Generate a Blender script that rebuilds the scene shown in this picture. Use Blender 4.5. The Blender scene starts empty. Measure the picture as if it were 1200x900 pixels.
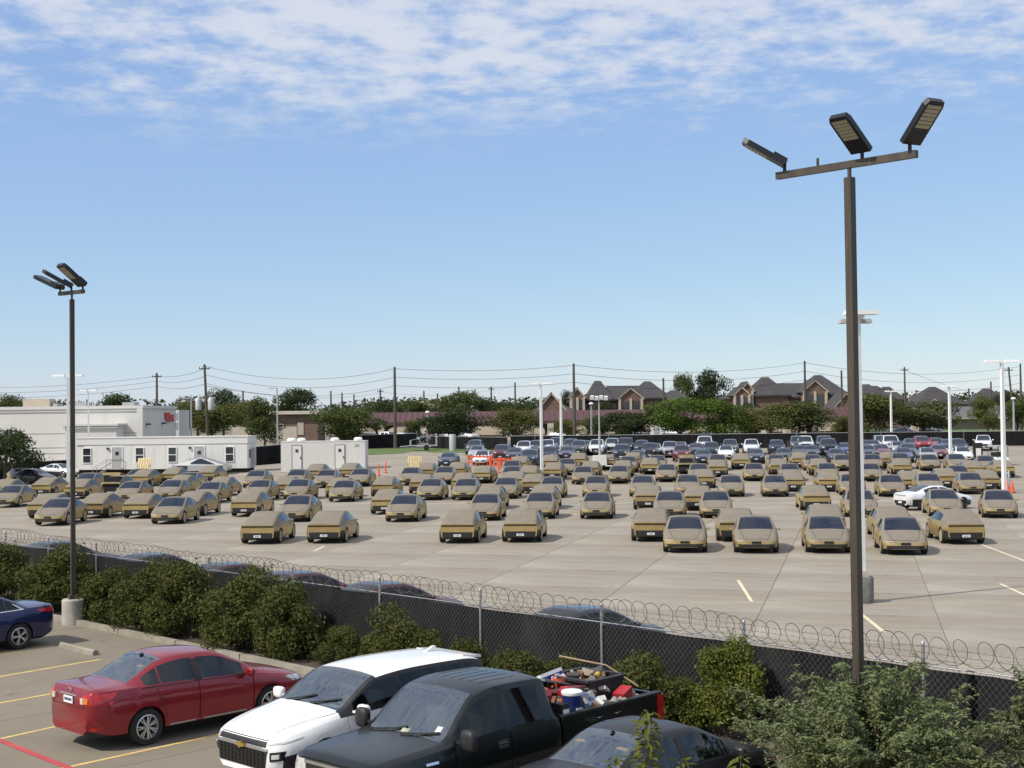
import bpy, bmesh, math, random
import numpy as np
from mathutils import Vector, Matrix
from mathutils.bvhtree import BVHTree
R_ = math.radians
SC = bpy.context.scene
COL = SC.collection

# ------------------------------------------------------------------ camera
F_PX, EYE, HOR, ROLL = 1600.0, 5.87, 487.2, 0.012      # focal length (px of a 1200 wide frame), eye height, horizon row, roll
PITCH = math.atan((HOR - 450) / F_PX)
fw = Vector((0, math.cos(PITCH), math.sin(PITCH)))
r0 = Vector((1, 0, 0)); u0 = Vector((0, -math.sin(PITCH), math.cos(PITCH)))
cr = r0 * math.cos(ROLL) - u0 * math.sin(ROLL)
cu = r0 * math.sin(ROLL) + u0 * math.cos(ROLL)
cam = bpy.data.cameras.new('camera'); cam.lens = F_PX / 1200 * 36; cam.sensor_width = 36
cam.clip_start = 0.5; cam.clip_end = 9000
camo = bpy.data.objects.new('camera', cam); COL.objects.link(camo)
camo.matrix_world = Matrix(((cr.x, cu.x, -fw.x, 0), (cr.y, cu.y, -fw.y, 0), (cr.z, cu.z, -fw.z, EYE), (0, 0, 0, 1)))
SC.camera = camo

# ------------------------------------------------------------------ light
SUN_EL, SUN_AZ = R_(46), R_(-119)          # azimuth measured from +Y (the view direction) clockwise; the sun stands on the left
SKY_STRENGTH, SUN_STRENGTH, EXPOSURE = 0.10, 4.7, 0.0
sd = Vector((math.sin(SUN_AZ) * math.cos(SUN_EL), math.cos(SUN_AZ) * math.cos(SUN_EL), math.sin(SUN_EL)))
sl = bpy.data.lights.new('sun', 'SUN'); sl.energy = SUN_STRENGTH; sl.angle = R_(0.9); sl.color = (1, .93, .82)
so = bpy.data.objects.new('sun', sl); COL.objects.link(so)
so.rotation_euler = sd.to_track_quat('Z', 'Y').to_euler()
W = bpy.data.worlds.new('World'); SC.world = W; W.use_nodes = True
wt = W.node_tree; wt.nodes.clear()
def wn(t, **k):
    n = wt.nodes.new(t)
    for a, b in k.items(): setattr(n, a, b)
    return n
def wm(op, a, b=None, c=None, clamp=False):
    n = wn('ShaderNodeMath', operation=op, use_clamp=clamp)
    for i, v in enumerate((a, b, c)):
        if v is None: continue
        if isinstance(v, (int, float)): n.inputs[i].default_value = v
        else: wt.links.new(v, n.inputs[i])
    return n.outputs[0]
sky = wn('ShaderNodeTexSky'); sky.sky_type = 'NISHITA'; sky.sun_disc = False
sky.sun_elevation = SUN_EL; sky.sun_rotation = SUN_AZ; sky.altitude = 50
sky.air_density = 1.0; sky.dust_density = 0.2; sky.ozone_density = 4.0
tc = wn('ShaderNodeTexCoord'); sx = wn('ShaderNodeSeparateXYZ'); wt.links.new(tc.outputs['Generated'], sx.inputs[0])
zz = wm('ADD', wm('MAXIMUM', sx.outputs[2], 0.0), 0.10)
cb = wn('ShaderNodeCombineXYZ')
wt.links.new(wm('DIVIDE', sx.outputs[0], zz), cb.inputs[0]); wt.links.new(wm('DIVIDE', sx.outputs[1], zz), cb.inputs[1])
def wnoise(scale, det, rough, off, stretch=(1, 1, 1)):
    mp = wn('ShaderNodeMapping'); mp.inputs['Location'].default_value = off; mp.inputs['Scale'].default_value = stretch
    wt.links.new(cb.outputs[0], mp.inputs[0])
    n = wn('ShaderNodeTexNoise'); n.inputs['Scale'].default_value = scale; n.inputs['Detail'].default_value = det; n.inputs['Roughness'].default_value = rough
    wt.links.new(mp.outputs[0], n.inputs['Vector']); return n.outputs['Fac']
def wramp(v, a, b):
    n = wn('ShaderNodeMapRange'); n.interpolation_type = 'SMOOTHSTEP'; n.inputs['From Min'].default_value = a; n.inputs['From Max'].default_value = b
    wt.links.new(v, n.inputs['Value']); return n.outputs[0]
big = wnoise(0.8, 2, .5, (1.3, 4.1, 0)); fine = wnoise(9.0, 8, .62, (0.3, 2.2, 0)); mid = wnoise(3.0, 4, .55, (7, 1, 0))
# cloud deck: patchy altocumulus that thins out towards the horizon, all round the sky
dens = wm('ADD', wm('ADD', wm('MULTIPLY', big, .34), wm('MULTIPLY', mid, .32)), wm('MULTIPLY', fine, .62))
dens = wm('ADD', dens, wm('MULTIPLY', wramp(sx.outputs[2], .155, .34), .20))
cmask = wm('MULTIPLY', wramp(dens, .64, .88), wramp(sx.outputs[2], .175, .245))
puff = wm('MULTIPLY', wramp(wnoise(2.1, 5, .6, (3.7, 0.6, 0), (1, .45, 1)), .68, .82), wramp(sx.outputs[2], .06, .10))
cmask = wm('MAXIMUM', wm('MULTIPLY', cmask, .80), wm('MULTIPLY', puff, .45))
mx = wn('ShaderNodeMix', data_type='RGBA'); wt.links.new(cmask, mx.inputs['Factor'])
tint = wn('ShaderNodeMix', data_type='RGBA', blend_type='MULTIPLY'); tint.inputs['Factor'].default_value = 1
wt.links.new(sky.outputs[0], tint.inputs[6]); tint.inputs[7].default_value = (.83, .79, .47, 1)
veil = wn('ShaderNodeMix', data_type='RGBA', blend_type='ADD'); veil.inputs['Factor'].default_value = 1; wt.links.new(tint.outputs[2], veil.inputs[6]); veil.inputs[7].default_value = (1.54, 2.34, 5.52, 1)   # thin high haze, the same all over the sky
wt.links.new(veil.outputs[2], mx.inputs[6]); mx.inputs[7].default_value = (7.6, 7.9, 8.5, 1)
bg = wn('ShaderNodeBackground'); bg.inputs['Strength'].default_value = SKY_STRENGTH
wt.links.new(mx.outputs[2], bg.inputs[0]); ow = wn('ShaderNodeOutputWorld'); wt.links.new(bg.outputs[0], ow.inputs[0])
SC.view_settings.view_transform = 'Standard'; SC.view_settings.look = 'None'
SC.view_settings.exposure = EXPOSURE; SC.view_settings.gamma = 1
SC.render.resolution_x, SC.render.resolution_y = 1024, 768

# ------------------------------------------------------------------ terrain and pixel -> ground
def smooth(a, b, x):
    t = min(1, max(0, (x - a) / (b - a))); return t * t * (3 - 2 * t)
def gz(X, Y):
    w = smooth(-45, -12, X)
    right = np.interp(Y, [115, 160, 200, 260, 600, 4000], [0, 1.4, 2.0, 2.4, 4, 4])
    left = np.interp(Y, [165, 200, 260, 600, 4000], [0, 2.0, 2.4, 4, 4])
    return float(left * (1 - w) + right * w)
def ray(u, v): return (fw * F_PX + cr * (u - 600) - cu * (v - 450)).normalized()
def pz(u, v, z=0.0):                        # point of the sight line at height z
    d = ray(u, v); t = (z - EYE) / d.z; return Vector((d.x * t, d.y * t, z))
def pg(u, v):                               # point of the sight line on the terrain
    d = ray(u, v); t = 5.0
    while t < 900:
        if EYE + d.z * t < gz(d.x * t, d.y * t): break
        t += 0.4
    lo, hi = t - .4, t
    for _ in range(18):
        m = (lo + hi) / 2
        if EYE + d.z * m < gz(d.x * m, d.y * m): hi = m
        else: lo = m
    return Vector((d.x * hi, d.y * hi, gz(d.x * hi, d.y * hi)))
def pd(u, v, Y):                            # point of the sight line at distance Y
    d = ray(u, v); t = Y / d.y; return Vector((d.x * t, Y, EYE + d.z * t))
def pbase(u, Y, v=490):                     # ground point under column u at distance Y
    p = pd(u, v, Y); return Vector((p.x, Y, gz(p.x, Y)))

# ------------------------------------------------------------------ materials
def nt(m): return m.node_tree
def pmat(name, col, rough=.6, metal=0, var=.12, scale=3, det=4, bump=0, coat=0, dust=None, rnd=0, spec=None, back=None, stretch=None, spots=None, trans=0, emit=0):
    m = bpy.data.materials.new(name); m.use_nodes = True; t = m.node_tree; b = t.nodes['Principled BSDF']; L = t.links.new
    def N(ty): return t.nodes.new(ty)
    b.inputs['Roughness'].default_value = rough; b.inputs['Metallic'].default_value = metal
    if coat: b.inputs['Coat Weight'].default_value = coat; b.inputs['Coat Roughness'].default_value = .04
    if spec is not None: b.inputs['Specular IOR Level'].default_value = spec
    tcn = N('ShaderNodeTexCoord'); mp = N('ShaderNodeMapping'); L(tcn.outputs['Object'], mp.inputs[0])
    if stretch: mp.inputs['Scale'].default_value = stretch
    no = N('ShaderNodeTexNoise'); no.inputs['Scale'].default_value = scale; no.inputs['Detail'].default_value = det; L(mp.outputs[0], no.inputs['Vector'])
    mr = N('ShaderNodeMapRange'); mr.inputs['From Min'].default_value = .3; mr.inputs['From Max'].default_value = .7
    mr.inputs['To Min'].default_value = 1 - var; mr.inputs['To Max'].default_value = 1 + var; L(no.outputs['Fac'], mr.inputs[0])
    v = mr.outputs[0]
    if rnd:
        oi = N('ShaderNodeObjectInfo'); r = N('ShaderNodeMapRange'); r.inputs['To Min'].default_value = 1 - rnd; r.inputs['To Max'].default_value = 1 + rnd
        L(oi.outputs['Random'], r.inputs[0]); mu = N('ShaderNodeMath'); mu.operation = 'MULTIPLY'; L(v, mu.inputs[0]); L(r.outputs[0], mu.inputs[1]); v = mu.outputs[0]
    vm = N('ShaderNodeVectorMath'); vm.operation = 'SCALE'; vm.inputs[0].default_value = col[:3]; L(v, vm.inputs['Scale'])
    out = vm.outputs[0]
    def mixin(fac, c2):
        nonlocal out
        x = N('ShaderNodeMix'); x.data_type = 'RGBA'; L(fac, x.inputs['Factor']); L(out, x.inputs[6]); x.inputs[7].default_value = (*c2, 1); out = x.outputs[2]
    if spots:                                # list of (scale, lo, hi, colour, stretch)
        for sc_, lo, hi, c2, st in spots:
            mp2 = N('ShaderNodeMapping'); L(tcn.outputs['Object'], mp2.inputs[0]); mp2.inputs['Scale'].default_value = st
            n2 = N('ShaderNodeTexNoise'); n2.inputs['Scale'].default_value = sc_; n2.inputs['Detail'].default_value = 5; n2.inputs['Roughness'].default_value = .6
            L(mp2.outputs[0], n2.inputs['Vector']); r2 = N('ShaderNodeMapRange'); r2.interpolation_type = 'SMOOTHSTEP'
            r2.inputs['From Min'].default_value = lo; r2.inputs['From Max'].default_value = hi; L(n2.outputs['Fac'], r2.inputs[0]); mixin(r2.outputs[0], c2)
    if dust:                                 # dust lies on faces that look up: (colour, lo, hi)
        g = N('ShaderNodeNewGeometry'); s = N('ShaderNodeSeparateXYZ'); L(g.outputs['Normal'], s.inputs[0])
        r2 = N('ShaderNodeMapRange'); r2.interpolation_type = 'SMOOTHSTEP'; r2.inputs['From Min'].default_value = dust[1]; r2.inputs['From Max'].default_value = dust[2]
        L(s.outputs[2], r2.inputs[0])
        n3 = N('ShaderNodeTexNoise'); n3.inputs['Scale'].default_value = 2.4; n3.inputs['Detail'].default_value = 5; L(mp.outputs[0], n3.inputs['Vector'])
        m3 = N('ShaderNodeMapRange'); m3.inputs['From Min'].default_value = .3; m3.inputs['From Max'].default_value = .6; m3.inputs['To Min'].default_value = .84; L(n3.outputs['Fac'], m3.inputs[0])
        mm = N('ShaderNodeMath'); mm.operation = 'MULTIPLY'; mm.use_clamp = True; L(r2.outputs[0], mm.inputs[0]); L(m3.outputs[0], mm.inputs[1])
        mixin(mm.outputs[0], dust[0])
        rr = N('ShaderNodeMapRange'); rr.inputs['To Min'].default_value = rough; rr.inputs['To Max'].default_value = .8; L(mm.outputs[0], rr.inputs[0]); L(rr.outputs[0], b.inputs['Roughness'])
        if metal:
            rm = N('ShaderNodeMapRange'); rm.inputs['To Min'].default_value = metal; rm.inputs['To Max'].default_value = 0; L(mm.outputs[0], rm.inputs[0]); L(rm.outputs[0], b.inputs['Metallic'])
    if back:
        g = N('ShaderNodeNewGeometry'); mixin(g.outputs['Backfacing'], back)
    L(out, b.inputs['Base Color'])
    if bump:
        bn = N('ShaderNodeBump'); bn.inputs['Strength'].default_value = bump; bn.inputs['Distance'].default_value = .02
        n4 = N('ShaderNodeTexNoise'); n4.inputs['Scale'].default_value = scale * 6; n4.inputs['Detail'].default_value = 6; L(mp.outputs[0], n4.inputs['Vector'])
        L(n4.outputs['Fac'], bn.inputs['Height']); L(bn.outputs[0], b.inputs['Normal'])
    if trans:
        tl = N('ShaderNodeBsdfTranslucent'); L(out, tl.inputs[0]); ms = N('ShaderNodeMixShader'); ms.inputs[0].default_value = trans
        L(b.outputs[0], ms.inputs[1]); L(tl.outputs[0], ms.inputs[2]); L(ms.outputs[0], t.nodes['Material Output'].inputs[0])
    return m
def glass_mat(name, tint, see=.5, refl=.22, wave=.35):
    """see-through car glass: a tinted pane whose coating mirrors the sky"""
    m = bpy.data.materials.new(name); m.use_nodes = True; t = m.node_tree; t.nodes.remove(t.nodes['Principled BSDF'])
    gl = t.nodes.new('ShaderNodeBsdfGlossy'); gl.inputs['Roughness'].default_value = .035; gl.inputs[0].default_value = (.86, .93, .95, 1)
    tr = t.nodes.new('ShaderNodeBsdfTransparent'); tr.inputs[0].default_value = (see * .92, see, see * .97, 1)
    ms = t.nodes.new('ShaderNodeMixShader'); lw = t.nodes.new('ShaderNodeFresnel'); lw.inputs[0].default_value = 1.5
    tc_ = t.nodes.new('ShaderNodeTexCoord'); no = t.nodes.new('ShaderNodeTexNoise'); no.inputs['Scale'].default_value = .8; no.inputs['Detail'].default_value = 1
    mp_ = t.nodes.new('ShaderNodeMapping'); mp_.inputs['Scale'].default_value = (.5, 6.5, .8); t.links.new(tc_.outputs['Object'], mp_.inputs[0])
    bn = t.nodes.new('ShaderNodeBump'); bn.inputs['Strength'].default_value = wave; bn.inputs['Distance'].default_value = .05
    t.links.new(mp_.outputs[0], no.inputs['Vector']); t.links.new(no.outputs['Fac'], bn.inputs['Height']); t.links.new(bn.outputs[0], gl.inputs['Normal'])
    mr = t.nodes.new('ShaderNodeMapRange'); mr.inputs['From Min'].default_value = .04; mr.inputs['To Min'].default_value = refl; mr.inputs['To Max'].default_value = 1; t.links.new(lw.outputs[0], mr.inputs[0])
    t.links.new(mr.outputs[0], ms.inputs[0]); t.links.new(tr.outputs[0], ms.inputs[1]); t.links.new(gl.outputs[0], ms.inputs[2]); t.links.new(ms.outputs[0], t.nodes['Material Output'].inputs[0])
    return m
M = {}
M['gold'] = pmat('gold_paint', (.47, .345, .15), .32, .5, .10, 2, dust=((.178, .156, .126), .0, .50), rnd=.10, back=(.02, .02, .02))
M['gold_in'] = pmat('gold_inner', (.40, .32, .17), .5, .2, .12, 4)
M['glass'] = pmat('dark_glass', (.012, .017, .03), .05, 0, .3, 4, spec=.8, rnd=.2)
M['glass_dusty'] = pmat('dusty_glass', (.006, .009, .02), .05, 0, .25, 5, spec=.5, spots=[(3, .58, .8, (.05, .052, .058), (1, 1, 1))])
M['trim'] = pmat('black_trim', (.015, .015, .016), .55, 0, .25, 8)
M['lens'] = pmat('black_gloss_bar', (.012, .012, .013), .15, 0, .2, 5)
M['tyre'] = pmat('tyre_rubber', (.018, .018, .018), .85, 0, .3, 9)
M['disc'] = pmat('dusty_wheel_cover', (.36, .30, .22), .6, .2, .15, 6, rnd=.15)
M['rim'] = pmat('silver_rim', (.55, .56, .57), .32, .75, .1, 8)
M['rim_dark'] = pmat('dark_rim', (.10, .10, .11), .4, .6, .1, 8)
M['plate'] = pmat('white_plate', (.72, .72, .70), .5, 0, .06, 20)
M['plate_ink'] = pmat('plate_ink', (.05, .07, .16), .6, 0, .1, 20)
M['plate_black'] = pmat('black_plate', (.012, .012, .014), .4, 0, .3, 20)
M['lamp_clear'] = pmat('clear_lamp', (.62, .62, .60), .12, .2, .12, 12, coat=.6)
M['lamp_red'] = pmat('red_lamp', (.42, .012, .012), .14, 0, .2, 12, coat=.6)
M['lamp_amber'] = pmat('amber_lamp', (.60, .17, .02), .14, 0, .2, 12, coat=.6)
def paint(name, c, metal=.25, rough=.3, rnd=.06): 
    M[name] = pmat(name, c, rough, metal, .05, 2, coat=.7, back=(.02, .02, .02), rnd=rnd); return M[name]
for n_, c_ in dict(paint_navy=(.012, .017, .04), paint_black=(.01, .01, .012), paint_white=(.78, .79, .80), paint_grey=(.09, .10, .11), paint_silver=(.36, .37, .38),
                   paint_red=(.33, .02, .03), paint_maroon=(.12, .02, .028), paint_blue=(.03, .06, .16), paint_teal=(.02, .045, .055), paint_mint=(.5, .58, .55)).items(): paint(n_, c_)
M['concrete_lot'] = pmat('concrete_lot', (.290, .258, .208), .85, 0, .15, .35, 6, .25, rnd=.035, spots=[
    (.28, .42, .64, (.245, .208, .162), (.35, 1.3, 1)), (.9, .54, .70, (.165, .142, .112), (.16, 1.7, 1)), (3.2, .54, .74, (.22, .188, .148), (.14, 1.6, 1)), (1.1, .66, .72, (.10, .088, .072), (1, 1, 1)), (6, .60, .80, (.17, .153, .125), (1, 1, 1)), (22, .62, .80, (.20, .175, .14), (1, 1, 1))])
M['concrete_near'] = pmat('concrete_near', (.196, .168, .124), .85, 0, .14, .5, 6, .3, rnd=.04, spots=[
    (.5, .50, .72, (.17, .148, .118), (1, 1, 1)), (1.6, .60, .76, (.10, .09, .075), (.6, 1.2, 1)), (14, .62, .82, (.15, .133, .108), (1, 1, 1))])
M['sealant'] = pmat('joint_sealant', (.13, .118, .10), .8, 0, .3, 2)
M['kerb'] = pmat('kerb_concrete', (.25, .225, .18), .85, 0, .18, 2.5, 6, .4, spots=[(5, .58, .75, (.18, .165, .14), (1, 1, 1))])
M['base_conc'] = pmat('pole_base_concrete', (.36, .34, .30), .85, 0, .2, 3, 6, .4, spots=[(4, .55, .8, (.17, .155, .135), (1, 1, .3))])
M['base_dark'] = pmat('stained_base_concrete', (.13, .125, .115), .85, 0, .3, 3, 6, .4, spots=[(4, .5, .75, (.24, .225, .195), (1, 1, .3))])
M['soil'] = pmat('soil', (.07, .052, .036), .95, 0, .35, 4, 6, .6)
M['grass'] = pmat('grass', (.085, .13, .03), .9, 0, .25, 2, 6, .5)
M['earth'] = pmat('earth', (.16, .155, .11), .95, 0, .25, .02, 6)
M['asphalt'] = pmat('asphalt', (.16, .155, .15), .9, 0, .2, .3, 6)
M['line_y'] = pmat('yellow_line', (.60, .43, .16), .8, 0, .15, 3, spots=[(9, .56, .74, (.30, .25, .17), (1, 1, 1))])
M['line_w'] = pmat('worn_line', (.66, .55, .38), .8, 0, .12, 3, spots=[(7, .58, .76, (.38, .33, .26), (1, 1, 1))])
M['line_r'] = pmat('red_line', (.42, .055, .06), .8, 0, .15, 3, spots=[(9, .58, .76, (.28, .15, .12), (1, 1, 1))])
M['galv'] = pmat('galvanised_steel', (.40, .41, .42), .45, .7, .15, 10)
M['chainwire'] = pmat('weathered_chain_wire', (.15, .15, .155), .5, .5, .2, 10)
M['screen'] = pmat('black_privacy_screen', (.015, .015, .016), .95, 0, .3, 1.5, spec=.08, spots=[(.7, .5, .8, (.034, .033, .032), (1, 1, .5)), (5, .66, .8, (.06, .057, .052), (1, 1, .4))], stretch=(1, 1, .3))
M['razor'] = pmat('weathered_razor_wire', (.10, .09, .08), .6, .4, .25, 10)
M['bronze'] = pmat('bronze_pole_paint', (.065, .052, .039), .5, .2, .22, 2, stretch=(3, 3, .4), spots=[(3, .55, .75, (.11, .08, .05), (4, 4, .3))])
M['fixture'] = pmat('dark_fixture', (.012, .014, .018), .4, .2, .15, 6)
M['led'] = pmat('led_lens', (.40, .345, .24), .4, 0, .1, 30)
M['white_pole'] = pmat('white_pole_paint', (.78, .78, .76), .45, 0, .06, 2)
M['grey_pole'] = pmat('grey_pole_paint', (.42, .43, .43), .5, .2, .1, 2)
M['wood'] = pmat('pole_timber', (.085, .068, .055), .9, 0, .25, 3, stretch=(4, 4, .3))
M['cable'] = pmat('cable', (.05, .05, .055), .7, 0, .1, 1)
M['whitewall'] = pmat('white_painted_wall', (.60, .585, .555), .8, 0, .05, .3, spots=[(.6, .55, .85, (.50, .48, .45), (1, 1, .2))])
M['trailer'] = pmat('white_trailer_siding', (.64, .63, .60), .6, 0, .04, .7, rnd=.02, spots=[(1.2, .60, .85, (.58, .57, .54), (1, 1, .15))])
M['trimgrey'] = pmat('grey_trim', (.36, .36, .36), .6, 0, .1, 3)
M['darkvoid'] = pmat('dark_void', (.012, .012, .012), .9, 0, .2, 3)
M['winglass'] = pmat('window_glass', (.03, .037, .045), .08, 0, .25, 2, spec=.7, rnd=.3)
M['maroon_roof'] = pmat('maroon_metal_roof', (.085, .040, .043), .65, .0, .10, .4)
M['stone_wall'] = pmat('beige_stone_wall', (.36, .30, .235), .85, 0, .15, 1.2, spots=[(3, .55, .75, (.27, .225, .175), (1, 1, 1))])
M['stone_light'] = pmat('pale_stone', (.52, .46, .38), .85, 0, .1, 2)
M['shop_panel'] = pmat('sandy_shop_panel', (.50, .41, .30), .85, 0, .1, 2)
M['brick'] = pmat('brick_wall', (.16, .098, .072), .85, 0, .18, 1.0, spots=[(6, .5, .75, (.20, .13, .095), (1, 1, 3))])
M['roof_dark'] = pmat('dark_shingles', (.045, .042, .044), .9, 0, .2, .8, spots=[(3, .5, .8, (.075, .07, .07), (1, 1, 4))])
M['beige_trim'] = pmat('beige_trim', (.45, .38, .30), .75, 0, .08, 2)
M['tan_wall'] = pmat('tan_siding', (.25, .205, .145), .8, 0, .08, .6)
M['grey_roof'] = pmat('grey_metal_roof', (.12, .12, .125), .7, .1, .1, .5)
M['sign_red'] = pmat('red_sign', (.42, .02, .025), .5, 0, .1, 3)
M['orange'] = pmat('orange_plastic', (.72, .10, .03), .55, 0, .12, 4)
M['stem'] = pmat('bark', (.10, .078, .055), .9, 0, .3, 6, 5, .5)
M['steel'] = pmat('brushed_steel_panels', (.52, .52, .51), .38, .75, .06, 1.2)
def leafmat(name, c, c2, sc=1.2, rough=.75):
    M[name] = pmat(name, c, rough, 0, .28, sc, 3, trans=.28, rnd=.08, spec=.18, spots=[(sc * 1.7, .48, .66, c2, (1, 1, 1))])
leafmat('leaf_oak', (.080, .100, .030), (.11, .125, .036), .45)
leafmat('leaf_dark', (.048, .068, .024), (.070, .088, .030), .4)
leafmat('leaf_olive', (.115, .125, .036), (.080, .095, .028), .45)
leafmat('leaf_bright', (.085, .135, .022), (.055, .095, .018), .5)
leafmat('leaf_hedge', (.066, .078, .020), (.105, .105, .028), 1.6)
leafmat('leaf_feather', (.14, .17, .075), (.185, .215, .105), 1.8)
leafmat('leaf_yellow', (.115, .130, .025), (.075, .10, .022), 2)
# ------------------------------------------------------------------ mesh helpers
class MB:
    def __init__(s): s.v = []; s.f = []; s.m = []
    def add(s, vs, fs, mi=0):
        o = len(s.v); s.v += [tuple(p) for p in vs]; s.f += [tuple(i + o for i in f) for f in fs]
        s.m += ([mi] * len(fs) if isinstance(mi, int) else list(mi)); return s
    def box(s, c, d, mi=0, rot=None, taper=1.0):
        x, y, z = d[0] / 2, d[1] / 2, d[2] / 2; t = taper
        vs = [Vector(p) for p in ((-x, -y, -z), (x, -y, -z), (x, y, -z), (-x, y, -z), (-x * t, -y * t, z), (x * t, -y * t, z), (x * t, y * t, z), (-x * t, y * t, z))]
        if rot is not None: vs = [rot @ p for p in vs]
        c = Vector(c)
        return s.add([p + c for p in vs], [(0, 3, 2, 1), (4, 5, 6, 7), (0, 1, 5, 4), (1, 2, 6, 5), (2, 3, 7, 6), (3, 0, 4, 7)], mi)
    def bar(s, p0, p1, w, h=None, mi=0):          # square bar between two points
        p0, p1 = Vector(p0), Vector(p1); d = p1 - p0; q = d.to_track_quat('X', 'Z').to_matrix()
        return s.box((p0 + p1) / 2, (d.length, w, h or w), mi, q)
    def cyl(s, p0, p1, r0, r1=None, n=10, mi=0, caps=True):
        r1 = r0 if r1 is None else r1; p0, p1 = Vector(p0), Vector(p1); q = (p1 - p0).to_track_quat('Z', 'Y')
        ex, ey = q @ Vector((1, 0, 0)), q @ Vector((0, 1, 0)); vs = []
        for p, r in ((p0, r0), (p1, r1)):
            for i in range(n):
                a = 2 * math.pi * i / n; vs.append(p + ex * (r * math.cos(a)) + ey * (r * math.sin(a)))
        fs = [(i, (i + 1) % n, n + (i + 1) % n, n + i) for i in range(n)]
        if caps: fs += [tuple(range(n - 1, -1, -1)), tuple(range(n, 2 * n))]
        return s.add(vs, fs, mi)
    def tube(s, pts, r, n=5, mi=0):
        pts = [Vector(p) for p in pts]; rs = r if isinstance(r, (list, tuple)) else [r] * len(pts); vs = []; up = None
        for i, p in enumerate(pts):
            d = (pts[min(i + 1, len(pts) - 1)] - pts[max(i - 1, 0)]).normalized()
            if up is None: up = d.orthogonal().normalized()
            up = (up - d * up.dot(d)).normalized(); w = d.cross(up)
            for k in range(n):
                a = 2 * math.pi * k / n; vs.append(p + up * (rs[i] * math.cos(a)) + w * (rs[i] * math.sin(a)))
        fs = [(i * n + k, i * n + (k + 1) % n, (i + 1) * n + (k + 1) % n, (i + 1) * n + k) for i in range(len(pts) - 1) for k in range(n)]
        fs += [tuple(range(n - 1, -1, -1)), tuple(range(len(vs) - n, len(vs)))]
        return s.add(vs, fs, mi)
    def lathe(s, prof, n=20, mi=0, axis='Y', c=(0, 0, 0), mis=None, caps=True):   # prof: (radius, along)
        vs = []
        for r, a in prof:
            for k in range(n):
                t = 2 * math.pi * k / n; x, z = r * math.cos(t), r * math.sin(t)
                vs.append((x + c[0], a + c[1], z + c[2]) if axis == 'Y' else (x + c[0], -z + c[1], a + c[2]))
        fs = []; mm = []
        for i in range(len(prof) - 1):
            for k in range(n): fs.append((i * n + k, (i + 1) * n + k, (i + 1) * n + (k + 1) % n, i * n + (k + 1) % n)); mm.append(mis[i] if mis else mi)
        if caps: fs += [tuple(range(n)), tuple(range(len(vs) - 1, len(vs) - n - 1, -1))]; mm += [mm[0], mm[-1]]
        return s.add(vs, fs, mm)
    def prism(s, poly, ax, a0, a1, mi=0):          # poly (2D) extruded along an axis: 'Y' -> (x,z), 'Z' -> (x,y), 'X' -> (y,z)
        n = len(poly)
        def P(p, a): return {'Y': (p[0], a, p[1]), 'Z': (p[0], p[1], a), 'X': (a, p[0], p[1])}[ax]
        vs = [P(p, a0) for p in poly] + [P(p, a1) for p in poly]
        fs = [(i, (i + 1) % n, n + (i + 1) % n, n + i) for i in range(n)] + [tuple(range(n - 1, -1, -1)), tuple(range(n, 2 * n))]
        return s.add(vs, fs, mi)
    def mesh(s, name, mats, smooth=None, fix=True):
        me = bpy.data.meshes.new(name); me.from_pydata(s.v, [], s.f)
        for m in (mats if isinstance(mats, (list, tuple)) else [mats]): me.materials.append(m)
        if len(set(s.m)) > 1: me.polygons.foreach_set('material_index', s.m)
        if fix and len(s.f) < 60000:
            bm = bmesh.new(); bm.from_mesh(me); bmesh.ops.recalc_face_normals(bm, faces=bm.faces); bm.to_mesh(me); bm.free()
        if smooth: me.shade_smooth(); me.set_sharp_from_angle(angle=R_(smooth))
        me.update(); return me
def rbox(c, d, e=.35, nu=12, nv=7):
    m = MB(); sg = lambda v, p: math.copysign(abs(v) ** p, v); vs = []
    for j in range(nv + 1):
        b = -math.pi / 2 + math.pi * j / nv
        for i in range(nu):
            a = 2 * math.pi * i / nu; vs.append((c[0] + d[0] / 2 * sg(math.cos(b), e) * sg(math.cos(a), e), c[1] + d[1] / 2 * sg(math.cos(b), e) * sg(math.sin(a), e), c[2] + d[2] / 2 * sg(math.sin(b), e)))
    m.add(vs, [(j * nu + i, j * nu + (i + 1) % nu, (j + 1) * nu + (i + 1) % nu, (j + 1) * nu + i) for j in range(nv) for i in range(nu)]); return m
def obj(name, me, parent=None, loc=None):
    o = bpy.data.objects.new(name, me); COL.objects.link(o)
    if parent is not None: o.parent = parent
    if loc is not None: o.location = loc
    return o
def part(name, mb, mats, parent, smooth=None, stuff=False, label=None):
    o = obj(name, mb.mesh(name, mats, smooth), parent)
    if stuff: o['kind'] = 'stuff'
    if label: o['label'] = label
    return o
def tag(o, label, cat, group=None):
    o['label'] = label; o['category'] = cat
    if group: o['group'] = group
    return o
def thing(name, label, cat, loc=(0, 0, 0), rz=0, group=None):
    o = bpy.data.objects.new(name, None); COL.objects.link(o); o.empty_display_size = .2
    o.location = loc; o.rotation_euler = (0, 0, rz)
    return tag(o, label, cat, group)
def structure(name, me, parent=None):
    o = obj(name, me, parent); 
    if parent is None: o['kind'] = 'structure'
    return o
def copy_tree(o, parent=None):
    c = o.copy(); COL.objects.link(c)
    if parent is not None: c.parent = parent
    for ch in o.children: copy_tree(ch, c)
    return c
def place(proto, used, loc, rz, label, group=None, scale=None):
    o = proto if proto.name not in used else copy_tree(proto)
    used.add(proto.name)
    o.location = loc; o.rotation_euler = (0, 0, rz); o['label'] = label
    if scale: o.scale = scale
    if group: o['group'] = group
    return o
USED = set()
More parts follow.
